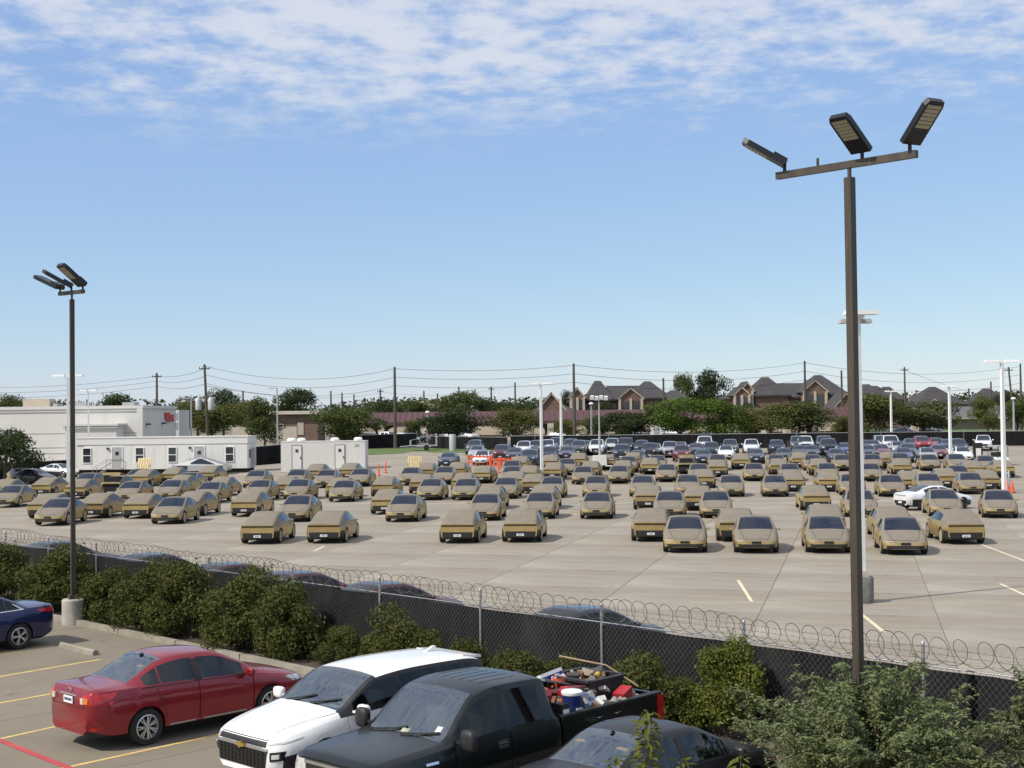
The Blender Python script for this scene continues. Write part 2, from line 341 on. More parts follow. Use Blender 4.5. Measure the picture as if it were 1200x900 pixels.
ORD = ['first', 'second', 'third', 'fourth', 'fifth', 'sixth', 'seventh', 'eighth', 'ninth', 'tenth', 'eleventh', 'twelfth', 'thirteenth', 'fourteenth', 'fifteenth', 'sixteenth',
       'seventeenth', 'eighteenth', 'nineteenth', 'twentieth', 'twenty-first', 'twenty-second', 'twenty-third', 'twenty-fourth', 'twenty-fifth', 'twenty-sixth', 'twenty-seventh', 'twenty-eighth', 'twenty-ninth', 'thirtieth']

# ------------------------------------------------------------------ foliage
def leaves(pos, nrm, size, rng, aspect=.55, fold=.0):
    n = len(pos); t = rng.normal(size=(n, 3)); nrm = nrm / (np.linalg.norm(nrm, axis=1, keepdims=True) + 1e-9)
    t -= nrm * (t * nrm).sum(1, keepdims=True); t /= np.linalg.norm(t, axis=1, keepdims=True) + 1e-9
    b = np.cross(nrm, t); s = (size * rng.uniform(.6, 1.35, n))[:, None]
    v = np.stack([pos - t * s, pos + b * s * aspect + nrm * s * .15, pos + t * s, pos - b * s * aspect + nrm * s * .15], 1).reshape(-1, 3)
    return v
def quads_mesh(name, v, mat):
    n = len(v) // 4; me = bpy.data.meshes.new(name); me.vertices.add(len(v)); me.vertices.foreach_set('co', v.astype(np.float32).ravel())
    me.loops.add(len(v)); me.loops.foreach_set('vertex_index', np.arange(len(v), dtype=np.int32))
    me.polygons.add(n); me.polygons.foreach_set('loop_start', np.arange(0, len(v), 4, dtype=np.int32))
    me.update(calc_edges=True); me.validate(); me.materials.append(mat); return me
def crown_points(lobes, n, rng, shell=.5, up=.25, stray=.16):
    L_ = np.array(lobes); vol = L_[:, 3] * L_[:, 4] * L_[:, 5]; k = rng.choice(len(L_), n, p=(vol ** .75) / (vol ** .75).sum())
    d = rng.normal(size=(n, 3)); d /= np.linalg.norm(d, axis=1, keepdims=True)
    r = shell + (1.04 - shell) * rng.uniform(0, 1, n) ** .6
    r = r * np.where(rng.uniform(0, 1, n) < stray, 1 + .28 * np.abs(rng.normal(size=n)), 1)
    p = L_[k, :3] + d * L_[k, 3:] * r[:, None]
    nr = d * .55 + rng.normal(size=(n, 3)) * .6; nr[:, 2] += up
    return p, nr
def make_tree(kind, seed, leafm, n=6500, leaf=.020):
    """unit tree: about 1 wide, 1 high; returns (crown mesh, trunk mesh)"""
    rng = np.random.default_rng(seed); rnd = random.Random(seed); lobes = []
    if kind == 'oak': zc, zr, base, k, xr = .57, .32, .12, 24, .37
    elif kind == 'round': zc, zr, base, k, xr = .57, .36, .10, 24, .37
    elif kind == 'tall': zc, zr, base, k, xr = .56, .38, .12, 24, .34
    else: zc, zr, base, k, xr = .5, .40, .05, 20, .38
    for i in range(k):
        a = rnd.uniform(0, 6.283); q = math.sqrt(rnd.random()); h = rnd.uniform(-1, 1)
        rad = xr * math.sqrt(max(.12, 1 - (h * .85) ** 2)) * q
        s = rnd.uniform(.11, .20)
        lobes.append((math.cos(a) * rad, math.sin(a) * rad, zc + h * zr * .8, s * 1.15, s * 1.15, s * rnd.uniform(.65, .95)))
    p, nr = crown_points(lobes, n, rng, .45, .25, .08)
    p[:, 2] = np.maximum(p[:, 2], base + rng.uniform(0, .08, n))
    crown = quads_mesh('crown', leaves(p, nr, leaf, rng), leafm)
    mb = MB(); fork = base + .10; tr = .024 if kind != 'shrubby' else .014
    mb.tube([(0, 0, -.02), (.006, 0, fork * .5), (0, .006, fork)], [tr * 1.5, tr * 1.05, tr * .9], 7)
    for i in range(6):
        lx, ly, lz = lobes[i * 3 % k][:3]
        mb.tube([(0, .006, fork - .01), (lx * .4, ly * .4, fork + (lz - fork) * .55), (lx * .95, ly * .95, lz + .04)], [tr * .8, tr * .45, tr * .16], 5)
    return crown, mb.mesh('trunk', M['stem'], 60)
def bush_mesh(name, seed, w, dp, h, n, leaf, mat, lobes_n=14, low=.0):
    rng = np.random.default_rng(seed); rnd = random.Random(seed); lobes = []
    for i in range(lobes_n):
        a = rnd.uniform(0, 6.283); q = math.sqrt(rnd.random()); hz = rnd.uniform(.18, .80)
        k = 1 - .45 * max(0, hz - .45) / .35; s = rnd.uniform(.13, .30)
        lobes.append((math.cos(a) * q * w * .36 * k, math.sin(a) * q * dp * .36 * k, h * hz, s * w * .62, s * dp * .62, s * h * .75))
    p, nr = crown_points(lobes, n, rng, .5, .35, .30); p[:, 2] = np.maximum(p[:, 2], low + rng.uniform(0, .12, n))
    return quads_mesh(name, leaves(p, nr, leaf, rng, .5), mat), lobes
def stems_mb(lobes, r=.018, k=9):
    mb = MB()
    for i in range(min(k, len(lobes))):
        x, y, z = lobes[i][:3]; mb.tube([(x * .12, y * .12, -.05), (x * .45, y * .45, z * .5), (x, y, z + .1)], [r, r * .7, r * .25], 5)
    return mb
# ------------------------------------------------------------------ vehicles
def pchip(xs, ys):
    xs = np.array(xs, float); ys = np.array(ys, float); h = np.diff(xs); d = np.diff(ys) / h; m = np.zeros_like(ys)
    if len(xs) > 2:
        for i in range(1, len(xs) - 1):
            if d[i - 1] * d[i] > 0:
                w1, w2 = 2 * h[i] + h[i - 1], h[i] + 2 * h[i - 1]; m[i] = (w1 + w2) / (w1 / d[i - 1] + w2 / d[i])
    m[0], m[-1] = d[0], d[-1]
    def f(x):
        i = min(len(h) - 1, max(0, int(np.searchsorted(xs, x, 'right')) - 1)); t = (x - xs[i]) / h[i]
        return ((1 + 2 * t) * (1 - t) ** 2 * ys[i] + t * (1 - t) ** 2 * h[i] * m[i] + t * t * (3 - 2 * t) * ys[i + 1] + t * t * (t - 1) * h[i] * m[i + 1])
    return f
BODY, TRIM, WSH, RWN, ROOFG, W1 = 0, 1, 2, 3, 4, 5
class Car:
    """a lofted vehicle body; x runs from the nose (0) to the tail (L); local +X is forward"""
    def __init__(s, L, tabs, wheels, wr, ww, wsh=None, rwin=None, wins=(), seams=(), roofg=None, black=None, lower=None, sp=.13, roofpaint=None, lowj=(2,)):
        s.L, s.tabs, s.wheels, s.wr, s.ww = L, {k: pchip([p[0] for p in t], [p[1] for p in t]) for k, t in tabs.items()}, wheels, wr, ww
        s.wsh, s.rwin, s.wins, s.seams, s.roofg, s.black, s.lower, s.roofpaint = wsh, rwin, wins, seams, roofg, black, lower, roofpaint; s.lowj = lowj
        st = set([0, L]);
        for t in tabs.values():
            for p in t: st.add(round(p[0], 3))
        for r in [wsh, rwin, roofg] + list(wins):
            if r: st.update(r)
        st = sorted(st); out = []
        for a, b in zip(st[:-1], st[1:]):
            k = max(1, int(math.ceil((b - a) / sp)))
            out += [a + (b - a) * i / k for i in range(k)]
        out.append(L); out = [x for i, x in enumerate(out) if i == 0 or x - out[i - 1] > .004]
        for q in seams: out = [x for x in out if abs(x - q) > .022] + [q - .012, q - .006, q + .006, q + .012]
        s.st = sorted(out)
    def ring(s, x):
        T = {k: f(x) for k, f in s.tabs.items()}; zb, wr, wm, zm, ws, zs, wt, zt, zc = (T[k] for k in ('zb', 'wr', 'wm', 'zm', 'ws', 'zs', 'wt', 'zt', 'zc'))
        g = lambda k: (ws + (wt - ws) * k + .035 * math.sin(math.pi * k) * min(1, max(0, (zt - zs) / .3)), zs + (zt - zs) * k)
        zm2 = min(zm, zs - .03)
        p = [(0, zb), (wr * .86, zb), (wr, zb + .07), (wm, zm2), (wm * .55 + ws * .45 + .012, zm2 + (zs - zm2) * .62), (ws, zs), g(.09), g(.88), (wt, zt),
             (wt * .90, zt + (zc - zt) * .42), (wt * .5, zt + (zc - zt) * .86), (0, zc)]
        return p
    def tagf(s, x, j):
        T = lambda k: s.tabs[k](x)
        if any(abs(x - q) < .006 for q in s.seams) and 2 <= j <= 5: return TRIM
        if j == 6 and T('zt') - T('zs') > .06:
            for i, (a, b) in enumerate(s.wins):
                if a < x < b: return W1 + i
        if j in (9, 10):
            if s.wsh and s.wsh[0] < x < s.wsh[1]: return WSH
            if s.rwin and s.rwin[0] < x < s.rwin[1]: return RWN
            if s.roofg and s.roofg[0] < x < s.roofg[1]: return ROOFG
        if s.black and j in (5, 6, 7, 8) and s.black[0] < x < s.black[1] and T('zt') - T('zs') > .05: 
            if j != 8 or (s.wsh and x < s.wsh[1]): return TRIM
        if j == 8 and s.wsh and s.wsh[0] < x < s.wsh[1] and s.black: return TRIM
        if j <= 1: return TRIM
        if j in s.lowj and s.lower and s.lower[0] < x < s.lower[1]: return TRIM
        return BODY
    def build(s):
        vs = []; fs = []; tg = []; K = 22
        for x in s.st:
            r = s.ring(x); q = any(abs(x - c) < .0065 for c in s.seams)
            if q: r = [(y - (.016 if 2 <= i <= 5 else 0), z) for i, (y, z) in enumerate(r)]
            vs += [(s.L / 2 - x, y, z) for y, z in r] + [(s.L / 2 - x, -y, z) for y, z in r[10:0:-1]]
        for i in range(len(s.st) - 1):
            xm = (s.st[i] + s.st[i + 1]) / 2
            for k in range(K):
                j = k if k < 11 else 21 - k
                t = s.tagf(xm, j)
                if t >= W1: t = W1 + 2 * (t - W1) + (0 if k < 11 else 1)
                fs.append((i * K + k, i * K + (k + 1) % K, (i + 1) * K + (k + 1) % K, (i + 1) * K + k)); tg.append(t)
        n = len(vs); fs += [tuple(range(K - 1, -1, -1)), tuple(range(n - K, n))]; tg += [BODY, TRIM if s.lowj == () else BODY]
        nt_ = W1 + 2 * len(s.wins); dm = [bpy.data.materials.get('tmp%d' % i) or bpy.data.materials.new('tmp%d' % i) for i in range(nt_)]
        mb = MB(); mb.v, mb.f, mb.m = vs, fs, tg; me = mb.mesh('tmp', dm)
        while len(me.materials) < nt_: me.materials.append(dm[0])
        cut = MB()
        for wx in s.wheels:
            wy = s.tabs['wm'](wx)
            for sg in (-1, 1):
                x = s.L / 2 - wx; cut.cyl((x, sg * (wy - .30), s.wr), (x, sg * (wy + .3), s.wr), s.wr + .045, n=26, mi=TRIM)
        cme = cut.mesh('cut', dm)
        a = obj('tmpa', me); b = obj('tmpb', cme); md = a.modifiers.new('b', 'BOOLEAN'); md.object = b; md.operation = 'DIFFERENCE'; md.solver = 'EXACT'
        try: md.material_mode = 'INDEX'
        except Exception: pass
        dg = bpy.context.evaluated_depsgraph_get(); dg.update(); res = bpy.data.meshes.new_from_object(a.evaluated_get(dg)); bpy.data.objects.remove(a); bpy.data.objects.remove(b)
        V = [v.co.copy() for v in res.vertices]; P = [(tuple(p.vertices), p.material_index) for p in res.polygons]
        s.bvh = BVHTree.FromPolygons(V, [p[0] for p in P])
        groups = {}
        for vv, t in P: groups.setdefault(0 if t in (BODY, TRIM) else t, []).append((vv, t))
        out = {}
        for g, L_ in groups.items():
            ids = {}; v2 = []; f2 = []; m2 = []
            for vv, t in L_:
                f = []
                for i in vv:
                    if i not in ids: ids[i] = len(v2); v2.append(V[i])
                    f.append(ids[i])
                f2.append(f); m2.append(t if g == 0 else 0)
            mb = MB(); mb.v, mb.f, mb.m = v2, f2, m2; out[g] = mb
        s.meshes = out; return s
    def objects(s, root, pm, glass, rg=None, sm=38):
        """body and panes under root"""
        g = s.meshes
        def mk(nm, mb, mats):
            me = mb.mesh(nm, mats, None, fix=False); me.shade_smooth(); me.set_sharp_from_angle(angle=R_(sm)); return obj(nm, me, root)
        mk('body', g[0], [pm, M['trim']])
        for t in sorted(g):
            if t == 0: continue
            mk({WSH: 'windshield', RWN: 'rear_window', ROOFG: 'glass_roof'}.get(t, 'window'), g[t], [(rg or glass) if t == ROOFG else glass])
    # conforming patches: corners (a,b) in the plane facing the ray; d = 'F' (seen from the nose: y,z), 'R' (tail: y,z), 'L'/'S' (left / right side: x,z), 'T' (top: x,y)
    def hit(s, d, a, b):
        far = 6
        o, dr = {'F': (Vector((far, a, b)), Vector((-1, 0, 0))), 'R': (Vector((-far, a, b)), Vector((1, 0, 0))), 'L': (Vector((a, far, b)), Vector((0, -1, 0))),
                 'S': (Vector((a, -far, b)), Vector((0, 1, 0))), 'T': (Vector((a, b, far)), Vector((0, 0, -1)))}[d]
        h = s.bvh.ray_cast(o, dr)
        return (h[0], -dr) if h[0] is not None else (None, -dr)
    def patch(s, mb, d, c, t=.012, n=6, m=3, mi=0, inset=.02):
        top = []; 
        for j in range(m + 1):
            for i in range(n + 1):
                u, w = i / n, j / m
                a = (c[0][0] * (1 - u) + c[1][0] * u) * (1 - w) + (c[3][0] * (1 - u) + c[2][0] * u) * w
                b = (c[0][1] * (1 - u) + c[1][1] * u) * (1 - w) + (c[3][1] * (1 - u) + c[2][1] * u) * w
                p, nr = s.hit(d, a, b)
                top.append((p + nr * t) if p is not None else None)
        ok = [p for p in top if p is not None]
        if not ok: return
        k = 0 if d in 'FR' else (1 if d in 'LS' else 2)
        for i, p in enumerate(top):
            if p is None:
                u, w = (i % (n + 1)) / n, (i // (n + 1)) / m
                a = (c[0][0] * (1 - u) + c[1][0] * u) * (1 - w) + (c[3][0] * (1 - u) + c[2][0] * u) * w
                b = (c[0][1] * (1 - u) + c[1][1] * u) * (1 - w) + (c[3][1] * (1 - u) + c[2][1] * u) * w
                q = Vector((ok[0].x, a, b)) if k == 0 else (Vector((a, ok[0].y, b)) if k == 1 else Vector((a, b, ok[0].z)))
                h_, n_, _, _ = s.bvh.find_nearest(q)
                top[i] = (h_ + n_ * t) if h_ is not None else q
        nr = s.hit(d, 99, 99)[1]; N = len(top); vs = top + [p - nr * (t + inset) for p in top]; fs = []
        for j in range(m):
            for i in range(n):
                q = j * (n + 1) + i; fs.append((q, q + 1, q + n + 2, q + n + 1))
        edge = [i for i in range(n + 1)] + [j * (n + 1) + n for j in range(1, m + 1)] + [m * (n + 1) + i for i in range(n - 1, -1, -1)] + [j * (n + 1) for j in range(m - 1, 0, -1)]
        for q in range(len(edge)):
            a, b = edge[q], edge[(q + 1) % len(edge)]; fs.append((a, b, b + N, a + N))
        mb.add(vs, fs, mi)
    def add(s, root, name, mat, pats, t=.012, n=6, m=3, label=None):
        mb = MB()
        for d, c in pats: s.patch(mb, d, c, t, n, m)
        if not mb.f: return None
        me = mb.mesh(name, mat); me.shade_smooth(); me.set_sharp_from_angle(angle=R_(40)); o = obj(name, me, root)
        if label: o['label'] = label
        return o
def rc(a0, a1, b0, b1): return [(a0, b0), (a1, b0), (a1, b1), (a0, b1)]
def wheel_meshes(name, r, w, rim_r, style, n=22):
    ty = MB(); ty.lathe([(rim_r * .97, w * .46), (r * .93, w * .5), (r, w * .34), (r, -w * .34), (r * .93, -w * .5), (rim_r * .6, -w * .46)], n, 0, caps=False)
    rm = MB()
    if style == 'disc':
        rm.lathe([(rim_r, w * .44), (rim_r * .94, w * .50), (rim_r * .70, w * .47), (rim_r * .3, w * .52), (.02, w * .53)], n, 0)
    else:
        rm.lathe([(rim_r * 1.0, w * .47), (rim_r * .93, w * .52), (rim_r * .86, w * .38), (rim_r * .84, w * .1)], n, 0, caps=False)
        rm.lathe([(rim_r * .85, w * .12), (.01, w * .14)], n, 1)
        rm.lathe([(rim_r * .24, w * .30), (rim_r * .22, w * .45), (.01, w * .47)], 12, 0)
        k = style
        for i in range(abs(k)):
            a = 2 * math.pi * i / abs(k)
            for da in ((-.13, .13) if k < 0 else (0,)):
                p0 = Vector((math.cos(a + da * .6) * rim_r * .18, w * .40, math.sin(a + da * .6) * rim_r * .18)); p1 = Vector((math.cos(a + da) * rim_r * .90, w * .44, math.sin(a + da) * rim_r * .90))
                rm.bar(p0, p1, w * .16, rim_r * (.11 if k < 0 else .16))
    return ty, rm
def add_wheels(car, root, rimmat, style, inset=.0, sub=True, n=22):
    ty, rm = wheel_meshes('wheel', car.wr, car.ww, car.wr * (.80 if style == 'disc' else .68), style, n)
    if sub:
        tm = ty.mesh('tyre', M['tyre'], 40); rmm = rm.mesh('rim', [rimmat, M['darkvoid']], 35)
    else:
        a = MB(); a.add(ty.v, ty.f, 0); a.add(rm.v, rm.f, [1 + m for m in rm.m]); jm = a.mesh('wheel', [M['tyre'], rimmat, M['darkvoid']], 38)
    for wx in car.wheels:
        y = car.tabs['wm'](wx) - car.ww / 2 - inset
        for sg in (1, -1):
            if sub:
                w = bpy.data.objects.new('wheel', None); COL.objects.link(w); w.empty_display_size = .1; w.parent = root
                obj('tyre', tm, w); obj('rim' if style != 'disc' else 'wheel_cover', rmm, w)
            else: w = obj('wheel', jm, root)
            w.location = (car.L / 2 - wx, sg * y, car.wr)
            if sg < 0: w.rotation_euler = (0, 0, math.pi)
def mirror(root, x, y, z, mat, s=1.0, base=True, tall=.9):
    me = None
    for sg in (1, -1):
        mb = rbox((0, 0, 0), (.11 * s, .20 * s, (.15 if tall < 1 else .15 * tall) * s), .55)
        if base: mb.bar((0, -.22 * s * 1, -.05 * s), (0, -.04, -.02), .05, .04)
        if sg < 0: mb.v = [(p[0], -p[1], p[2]) for p in mb.v]
        o = obj('mirror', mb.mesh('mirror', mat, 60), root); o.location = (x, sg * y, z)
def handles(car, root, mat, xs, z, w=.20):
    for x in xs:
        for d in 'LS':
            h, nr = car.hit(d, x, z)
            if h is None: continue
            mb = MB(); mb.box(h + nr * .018, (w, .022, .032)); mb.box(h + nr * .004 + Vector((w * .42, 0, 0)), (.03, .03, .03)); mb.box(h + nr * .004 - Vector((w * .42, 0, 0)), (.03, .03, .03))
            part('door_handle', mb, mat, root)
def seats(root, xs, z=.55, w=.5, ys=(-.37, .37), mat=None, h=.62):
    for x in xs:
        for y in ys:
            mb = MB()
            for b_ in (rbox((x, y, z), (.52, w, .17), .45), rbox((x - .30, y, z + h * .5), (.17, w * .92, h), .45), rbox((x - .37, y, z + h + .06), (.10, .25, .16), .6)): mb.add(b_.v, b_.f)
            part('seat', mb, mat or M['seat'], root, 60)
M['seat'] = pmat('grey_seat_cloth', (.14, .14, .135), .9, 0, .15, 8)

# --- the dusty gold two-door car
CY = Car(4.25, dict(
    zb=[(0, .25), (.3, .19), (3.9, .19), (4.25, .27)],
    wr=[(0, .60), (.06, .70), (.18, .79), (.45, .86), (1, .89), (3.3, .88), (3.9, .83), (4.17, .79), (4.25, .75)],
    wm=[(0, .62), (.06, .74), (.18, .83), (.45, .91), (1.0, .94), (2.2, .95), (3.3, .935), (3.9, .88), (4.17, .83), (4.25, .79)],
    zm=[(0, 0.445), (.3, 0.530), (1, 0.594), (4.25, 0.615)],
    ws=[(0, .55), (.06, .67), (.18, .76), (.45, .84), (1.05, .885), (2.2, .885), (3.3, .85), (3.9, .79), (4.17, .765), (4.25, .74)],
    zs=[(0, 0.498), (.06, 0.562), (.18, 0.615), (.45, 0.710), (1.05, 0.869), (2.0, 0.922), (3.0, 0.943), (3.8, 0.922), (4.17, 0.906), (4.25, 0.890)],
    wt=[(0, .45), (.06, .57), (.18, .67), (.45, .76), (.95, .82), (1.5, .745), (2.0, .675), (2.4, .655), (3.0, .655), (3.6, .68), (4.0, .70), (4.25, .70)],
    zt=[(0, 0.530), (.06, 0.594), (.18, 0.652), (.45, 0.758), (.95, 0.917), (1.5, 1.166), (2.0, 1.357), (2.4, 1.394), (3.0, 1.299), (3.6, 1.118), (4.0, 0.986), (4.17, 0.938), (4.25, 0.912)],
    zc=[(0, 0.541), (.06, 0.609), (.18, 0.673), (.45, 0.790), (.95, 0.959), (1.5, 1.214), (2.0, 1.415), (2.4, 1.447), (3.0, 1.351), (3.6, 1.161), (4.0, 1.018), (4.17, 0.965), (4.25, 0.933)]),
    (.80, 3.42), .345, .225, wsh=(.97, 1.98), wins=((1.25, 1.52), (1.55, 3.15)), seams=(1.30, 2.62), lower=(3.8, 4.25)).build()
def cyber_root(name, hatch=None):
    r = thing(name, 'x', 'car'); s = CY
    s.objects(r, M['gold'], M['glass_dusty'])
    s.add(r, 'front_lip', M['trim'], [('F', rc(-.86, .86, .21, .40))], .02, 14, 3)
    s.add(r, 'front_plate', M['plate_black'], [('F', rc(-.19, .19, .43, .525))], .03, 3, 2)
    s.add(r, 'headlight', M['disc'], [('F', [(.50, .55), (.80, .555), (.82, .58), (.50, .575)])], .012, 6, 1)
    s.add(r, 'headlight', M['disc'], [('F', [(-.50, .55), (-.80, .555), (-.82, .58), (-.50, .575)])], .012, 6, 1)
    if hatch != 'trunk':
        s.add(r, 'light_bar', M['lens'], [('R', rc(-.75, .75, .80, .865))], .018, 10, 1)
        s.add(r, 'rear_bumper', M['trim'], [('R', [(-.80, .275), (.80, .275), (.83, .54), (-.83, .54)])], .02, 12, 4)
        s.add(r, 'diffuser', M['trim'], [('R', [(-.74, .20), (.74, .20), (.78, .30), (-.78, .30)])], .035, 10, 1)
        s.add(r, 'rear_bumper', M['trim'], [('L', rc(-2.1, -1.80, .22, .51))], .014, 4, 3)
        s.add(r, 'rear_bumper', M['trim'], [('S', rc(-2.1, -1.80, .22, .51))], .014, 4, 3)
        s.add(r, 'license_plate', M['plate'], [('R', rc(-.17, .17, .335, .44))], .035, 3, 2)
        s.add(r, 'plate_number', M['plate_ink'], [('R', rc(-.10 + .055 * i, -.075 + .055 * i + .012, .365, .41)) for i in range(4)], .04, 1, 1)
    s.add(r, 'hood_gap', M['trim'], [('T', [(2.0, .50), (1.2, .66), (1.2, .675), (2.0, .515)])], .003, 8, 1)
    s.add(r, 'hood_gap', M['trim'], [('T', [(2.0, -.50), (1.2, -.66), (1.2, -.675), (2.0, -.515)])], .003, 8, 1)
    s.add(r, 'hood_gap', M['trim'], [('F', [(-.78, .60), (.78, .60), (.78, .615), (-.78, .615)])], .003, 14, 1)
    mirror(r, 2.125 - 1.42, .99, .93, M['gold'], .62)
    add_wheels(s, r, M['disc'], 'disc', .01, sub=True, n=18)
    if hatch == 'trunk':                       # hatch up: solid black blocks stand in for the shaded load bay, lid raised above the roof
        mb = MB(); mb.box((-2.02, 0, .62), (.26, 1.36, .52)); mb.box((-1.70, 0, 1.08), (.62, 1.20, .62)); part('load_bay_shade', mb, M['darkvoid'], r)
        s.add(r, 'rear_bumper', M['trim'], [('R', rc(-.78, .78, .24, .36))], .05, 8, 2)
        s.add(r, 'load_sill', M['gold_in'], [('R', rc(-.78, .78, .84, .875))], .16, 8, 1)
        mb = MB(); q = Matrix.Rotation(R_(8), 3, 'Y')
        mb.box((-1.45, 0, 1.62), (1.15, 1.38, .06), 0, q); mb.box((-1.98, 0, 1.62), (.07, 1.46, .20), 0, q); part('hatch_lid', mb, M['gold'], r)
        mb = MB(); mb.box((-1.45, 0, 1.575), (1.02, 1.26, .03), 0, q); part('hatch_lining', mb, M['darkvoid'], r)
    if hatch == 'up':                          # lid raised steeply, its pale gold inside showing over the roof
        mb = MB(); q = Matrix.Rotation(R_(62), 3, 'Y'); mb.box((-1.25, 0, 1.78), (1.25, 1.24, .05), 0, q)
        for k in range(5): mb.box(Vector((-1.215, -.44 + .22 * k, 1.78)), (1.05, .05, .05), 0, q)
        part('hatch_lid', mb, M['gold_in'], r)
        mb = MB(); 
        for sg in (-1, 1): mb.cyl((-.72, sg * .5, 1.28), (-1.2, sg * .58, 1.75), .018, n=6)
        part('hatch_strut', mb, M['trim'], r)
    return r

# --- ordinary cars far back: type outlines
SED = dict(
    zb=[(0, .26), (.3, .2), (4.2, .2), (4.7, .3)], wm=[(0, .60), (.08, .74), (.25, .84), (.7, .90), (1.3, .92), (3.6, .92), (4.2, .87), (4.55, .78), (4.7, .66)],
    wr=[(0, .56), (.08, .69), (.25, .79), (.7, .85), (1.3, .87), (3.6, .87), (4.2, .82), (4.55, .73), (4.7, .61)], zm=[(0, .48), (1, .58), (4.7, .66)],
    ws=[(0, .54), (.08, .66), (.25, .75), (.7, .81), (1.3, .85), (3.6, .85), (4.2, .79), (4.55, .72), (4.7, .62)],
    zs=[(0, .58), (.08, .65), (.25, .71), (.7, .79), (1.3, .89), (2.2, .93), (3.5, .97), (4.2, 1.0), (4.55, .99), (4.7, .90)],
    wt=[(0, .44), (.08, .56), (.25, .64), (.7, .70), (1.15, .74), (1.65, .67), (2.15, .59), (2.8, .575), (3.4, .60), (3.95, .65), (4.3, .66), (4.55, .64), (4.7, .54)],
    zt=[(0, .60), (.08, .68), (.25, .745), (.7, .835), (1.15, .94), (1.65, 1.18), (2.15, 1.36), (2.8, 1.39), (3.4, 1.27), (3.95, 1.08), (4.3, 1.02), (4.55, 1.01), (4.7, .91)],
    zc=[(0, .61), (.08, .70), (.25, .77), (.7, .87), (1.15, .98), (1.65, 1.22), (2.15, 1.41), (2.8, 1.44), (3.4, 1.32), (3.95, 1.12), (4.3, 1.05), (4.55, 1.03), (4.7, .93)])
def scaled(t, kx=1, ky=1, kz=1, keys='zb zm zs zt zc'):
    return {k: [(round(x * kx, 3), v * (kz if k[0] == 'z' else ky)) for x, v in p] for k, p in t.items()}
SEDAN = Car(4.7, SED, (.86, 3.74), .335, .22, wsh=(1.15, 2.15), rwin=(2.9, 4.05), roofg=(2.2, 2.85), wins=((1.5, 2.42), (2.5, 3.55)), lower=(.3, 4.4), sp=.2).build()
SUVT = dict(
    zb=[(0, .32), (.3, .26), (4.4, .26), (4.8, .36)], wm=[(0, .66), (.08, .80), (.25, .90), (.7, .95), (1.3, .96), (4.0, .96), (4.5, .92), (4.72, .86), (4.8, .78)],
    wr=[(0, .62), (.08, .75), (.25, .85), (.7, .90), (4.0, .91), (4.5, .87), (4.8, .73)], zm=[(0, .62), (1, .72), (4.8, .8)],
    ws=[(0, .60), (.08, .72), (.25, .80), (.7, .86), (1.3, .89), (4.0, .89), (4.5, .84), (4.72, .80), (4.8, .74)],
    zs=[(0, .82), (.08, .90), (.25, .95), (.7, 1.0), (1.3, 1.05), (2.2, 1.08), (4.0, 1.12), (4.5, 1.12), (4.72, 1.08), (4.8, .98)],
    wt=[(0, .52), (.08, .63), (.25, .71), (.7, .76), (1.25, .80), (1.65, .74), (2.1, .67), (3.0, .66), (4.2, .66), (4.5, .68), (4.72, .72), (4.8, .66)],
    zt=[(0, .85), (.08, .94), (.25, .99), (.7, 1.04), (1.25, 1.10), (1.65, 1.36), (2.1, 1.60), (3.0, 1.65), (4.1, 1.60), (4.5, 1.42), (4.72, 1.14), (4.8, 1.0)],
    zc=[(0, .87), (.08, .97), (.25, 1.03), (.7, 1.08), (1.25, 1.14), (1.65, 1.41), (2.1, 1.66), (3.0, 1.71), (4.1, 1.66), (4.5, 1.47), (4.72, 1.18), (4.8, 1.03)])
SUV = Car(4.8, SUVT, (.92, 3.78), .37, .24, wsh=(1.25, 2.08), rwin=(4.15, 4.68), wins=((1.5, 2.42), (2.5, 3.35), (3.42, 4.2)), lower=(.2, 4.6), sp=.2).build()
def far_root(name, car, pm, cat, kind):
    r = thing(name, 'x', cat); car.objects(r, M[pm], M['glass'], sm=40); L2 = car.L / 2
    z = .62 if kind == 'sedan' else .84
    y1 = .74 if kind == 'sedan' else .80
    for sg in (1, -1):
        car.add(r, 'headlight', M['lamp_clear'], [('F', [(sg * .40, z), (sg * y1, z + .03), (sg * y1, z + .12), (sg * .40, z + .07)])], .012, 4, 1)
        zr = .88 if kind == 'sedan' else 1.0
        car.add(r, 'tail_light', M['lamp_red'], [('R', rc(sg * .42, sg * (.66 if kind == 'sedan' else .76), zr - .06, zr + .05))], .012, 3, 1)
    car.add(r, 'grille', M['trim'], [('F', rc(-.5, .5, .34, .50 if kind == 'sedan' else .72))], .012, 5, 1)
    car.add(r, 'license_plate', M['plate'], [('F', rc(-.16, .16, .38, .47))], .03, 2, 1)
    mirror(r, L2 - 1.62, (1.0 if kind == 'sedan' else 1.05), .98 if kind == 'sedan' else 1.16, M[pm], .9)
    add_wheels(car, r, M['rim_dark'] if pm in ('paint_black', 'paint_navy', 'paint_grey') else M['rim'], 5, .01, sub=False, n=14)
    return r
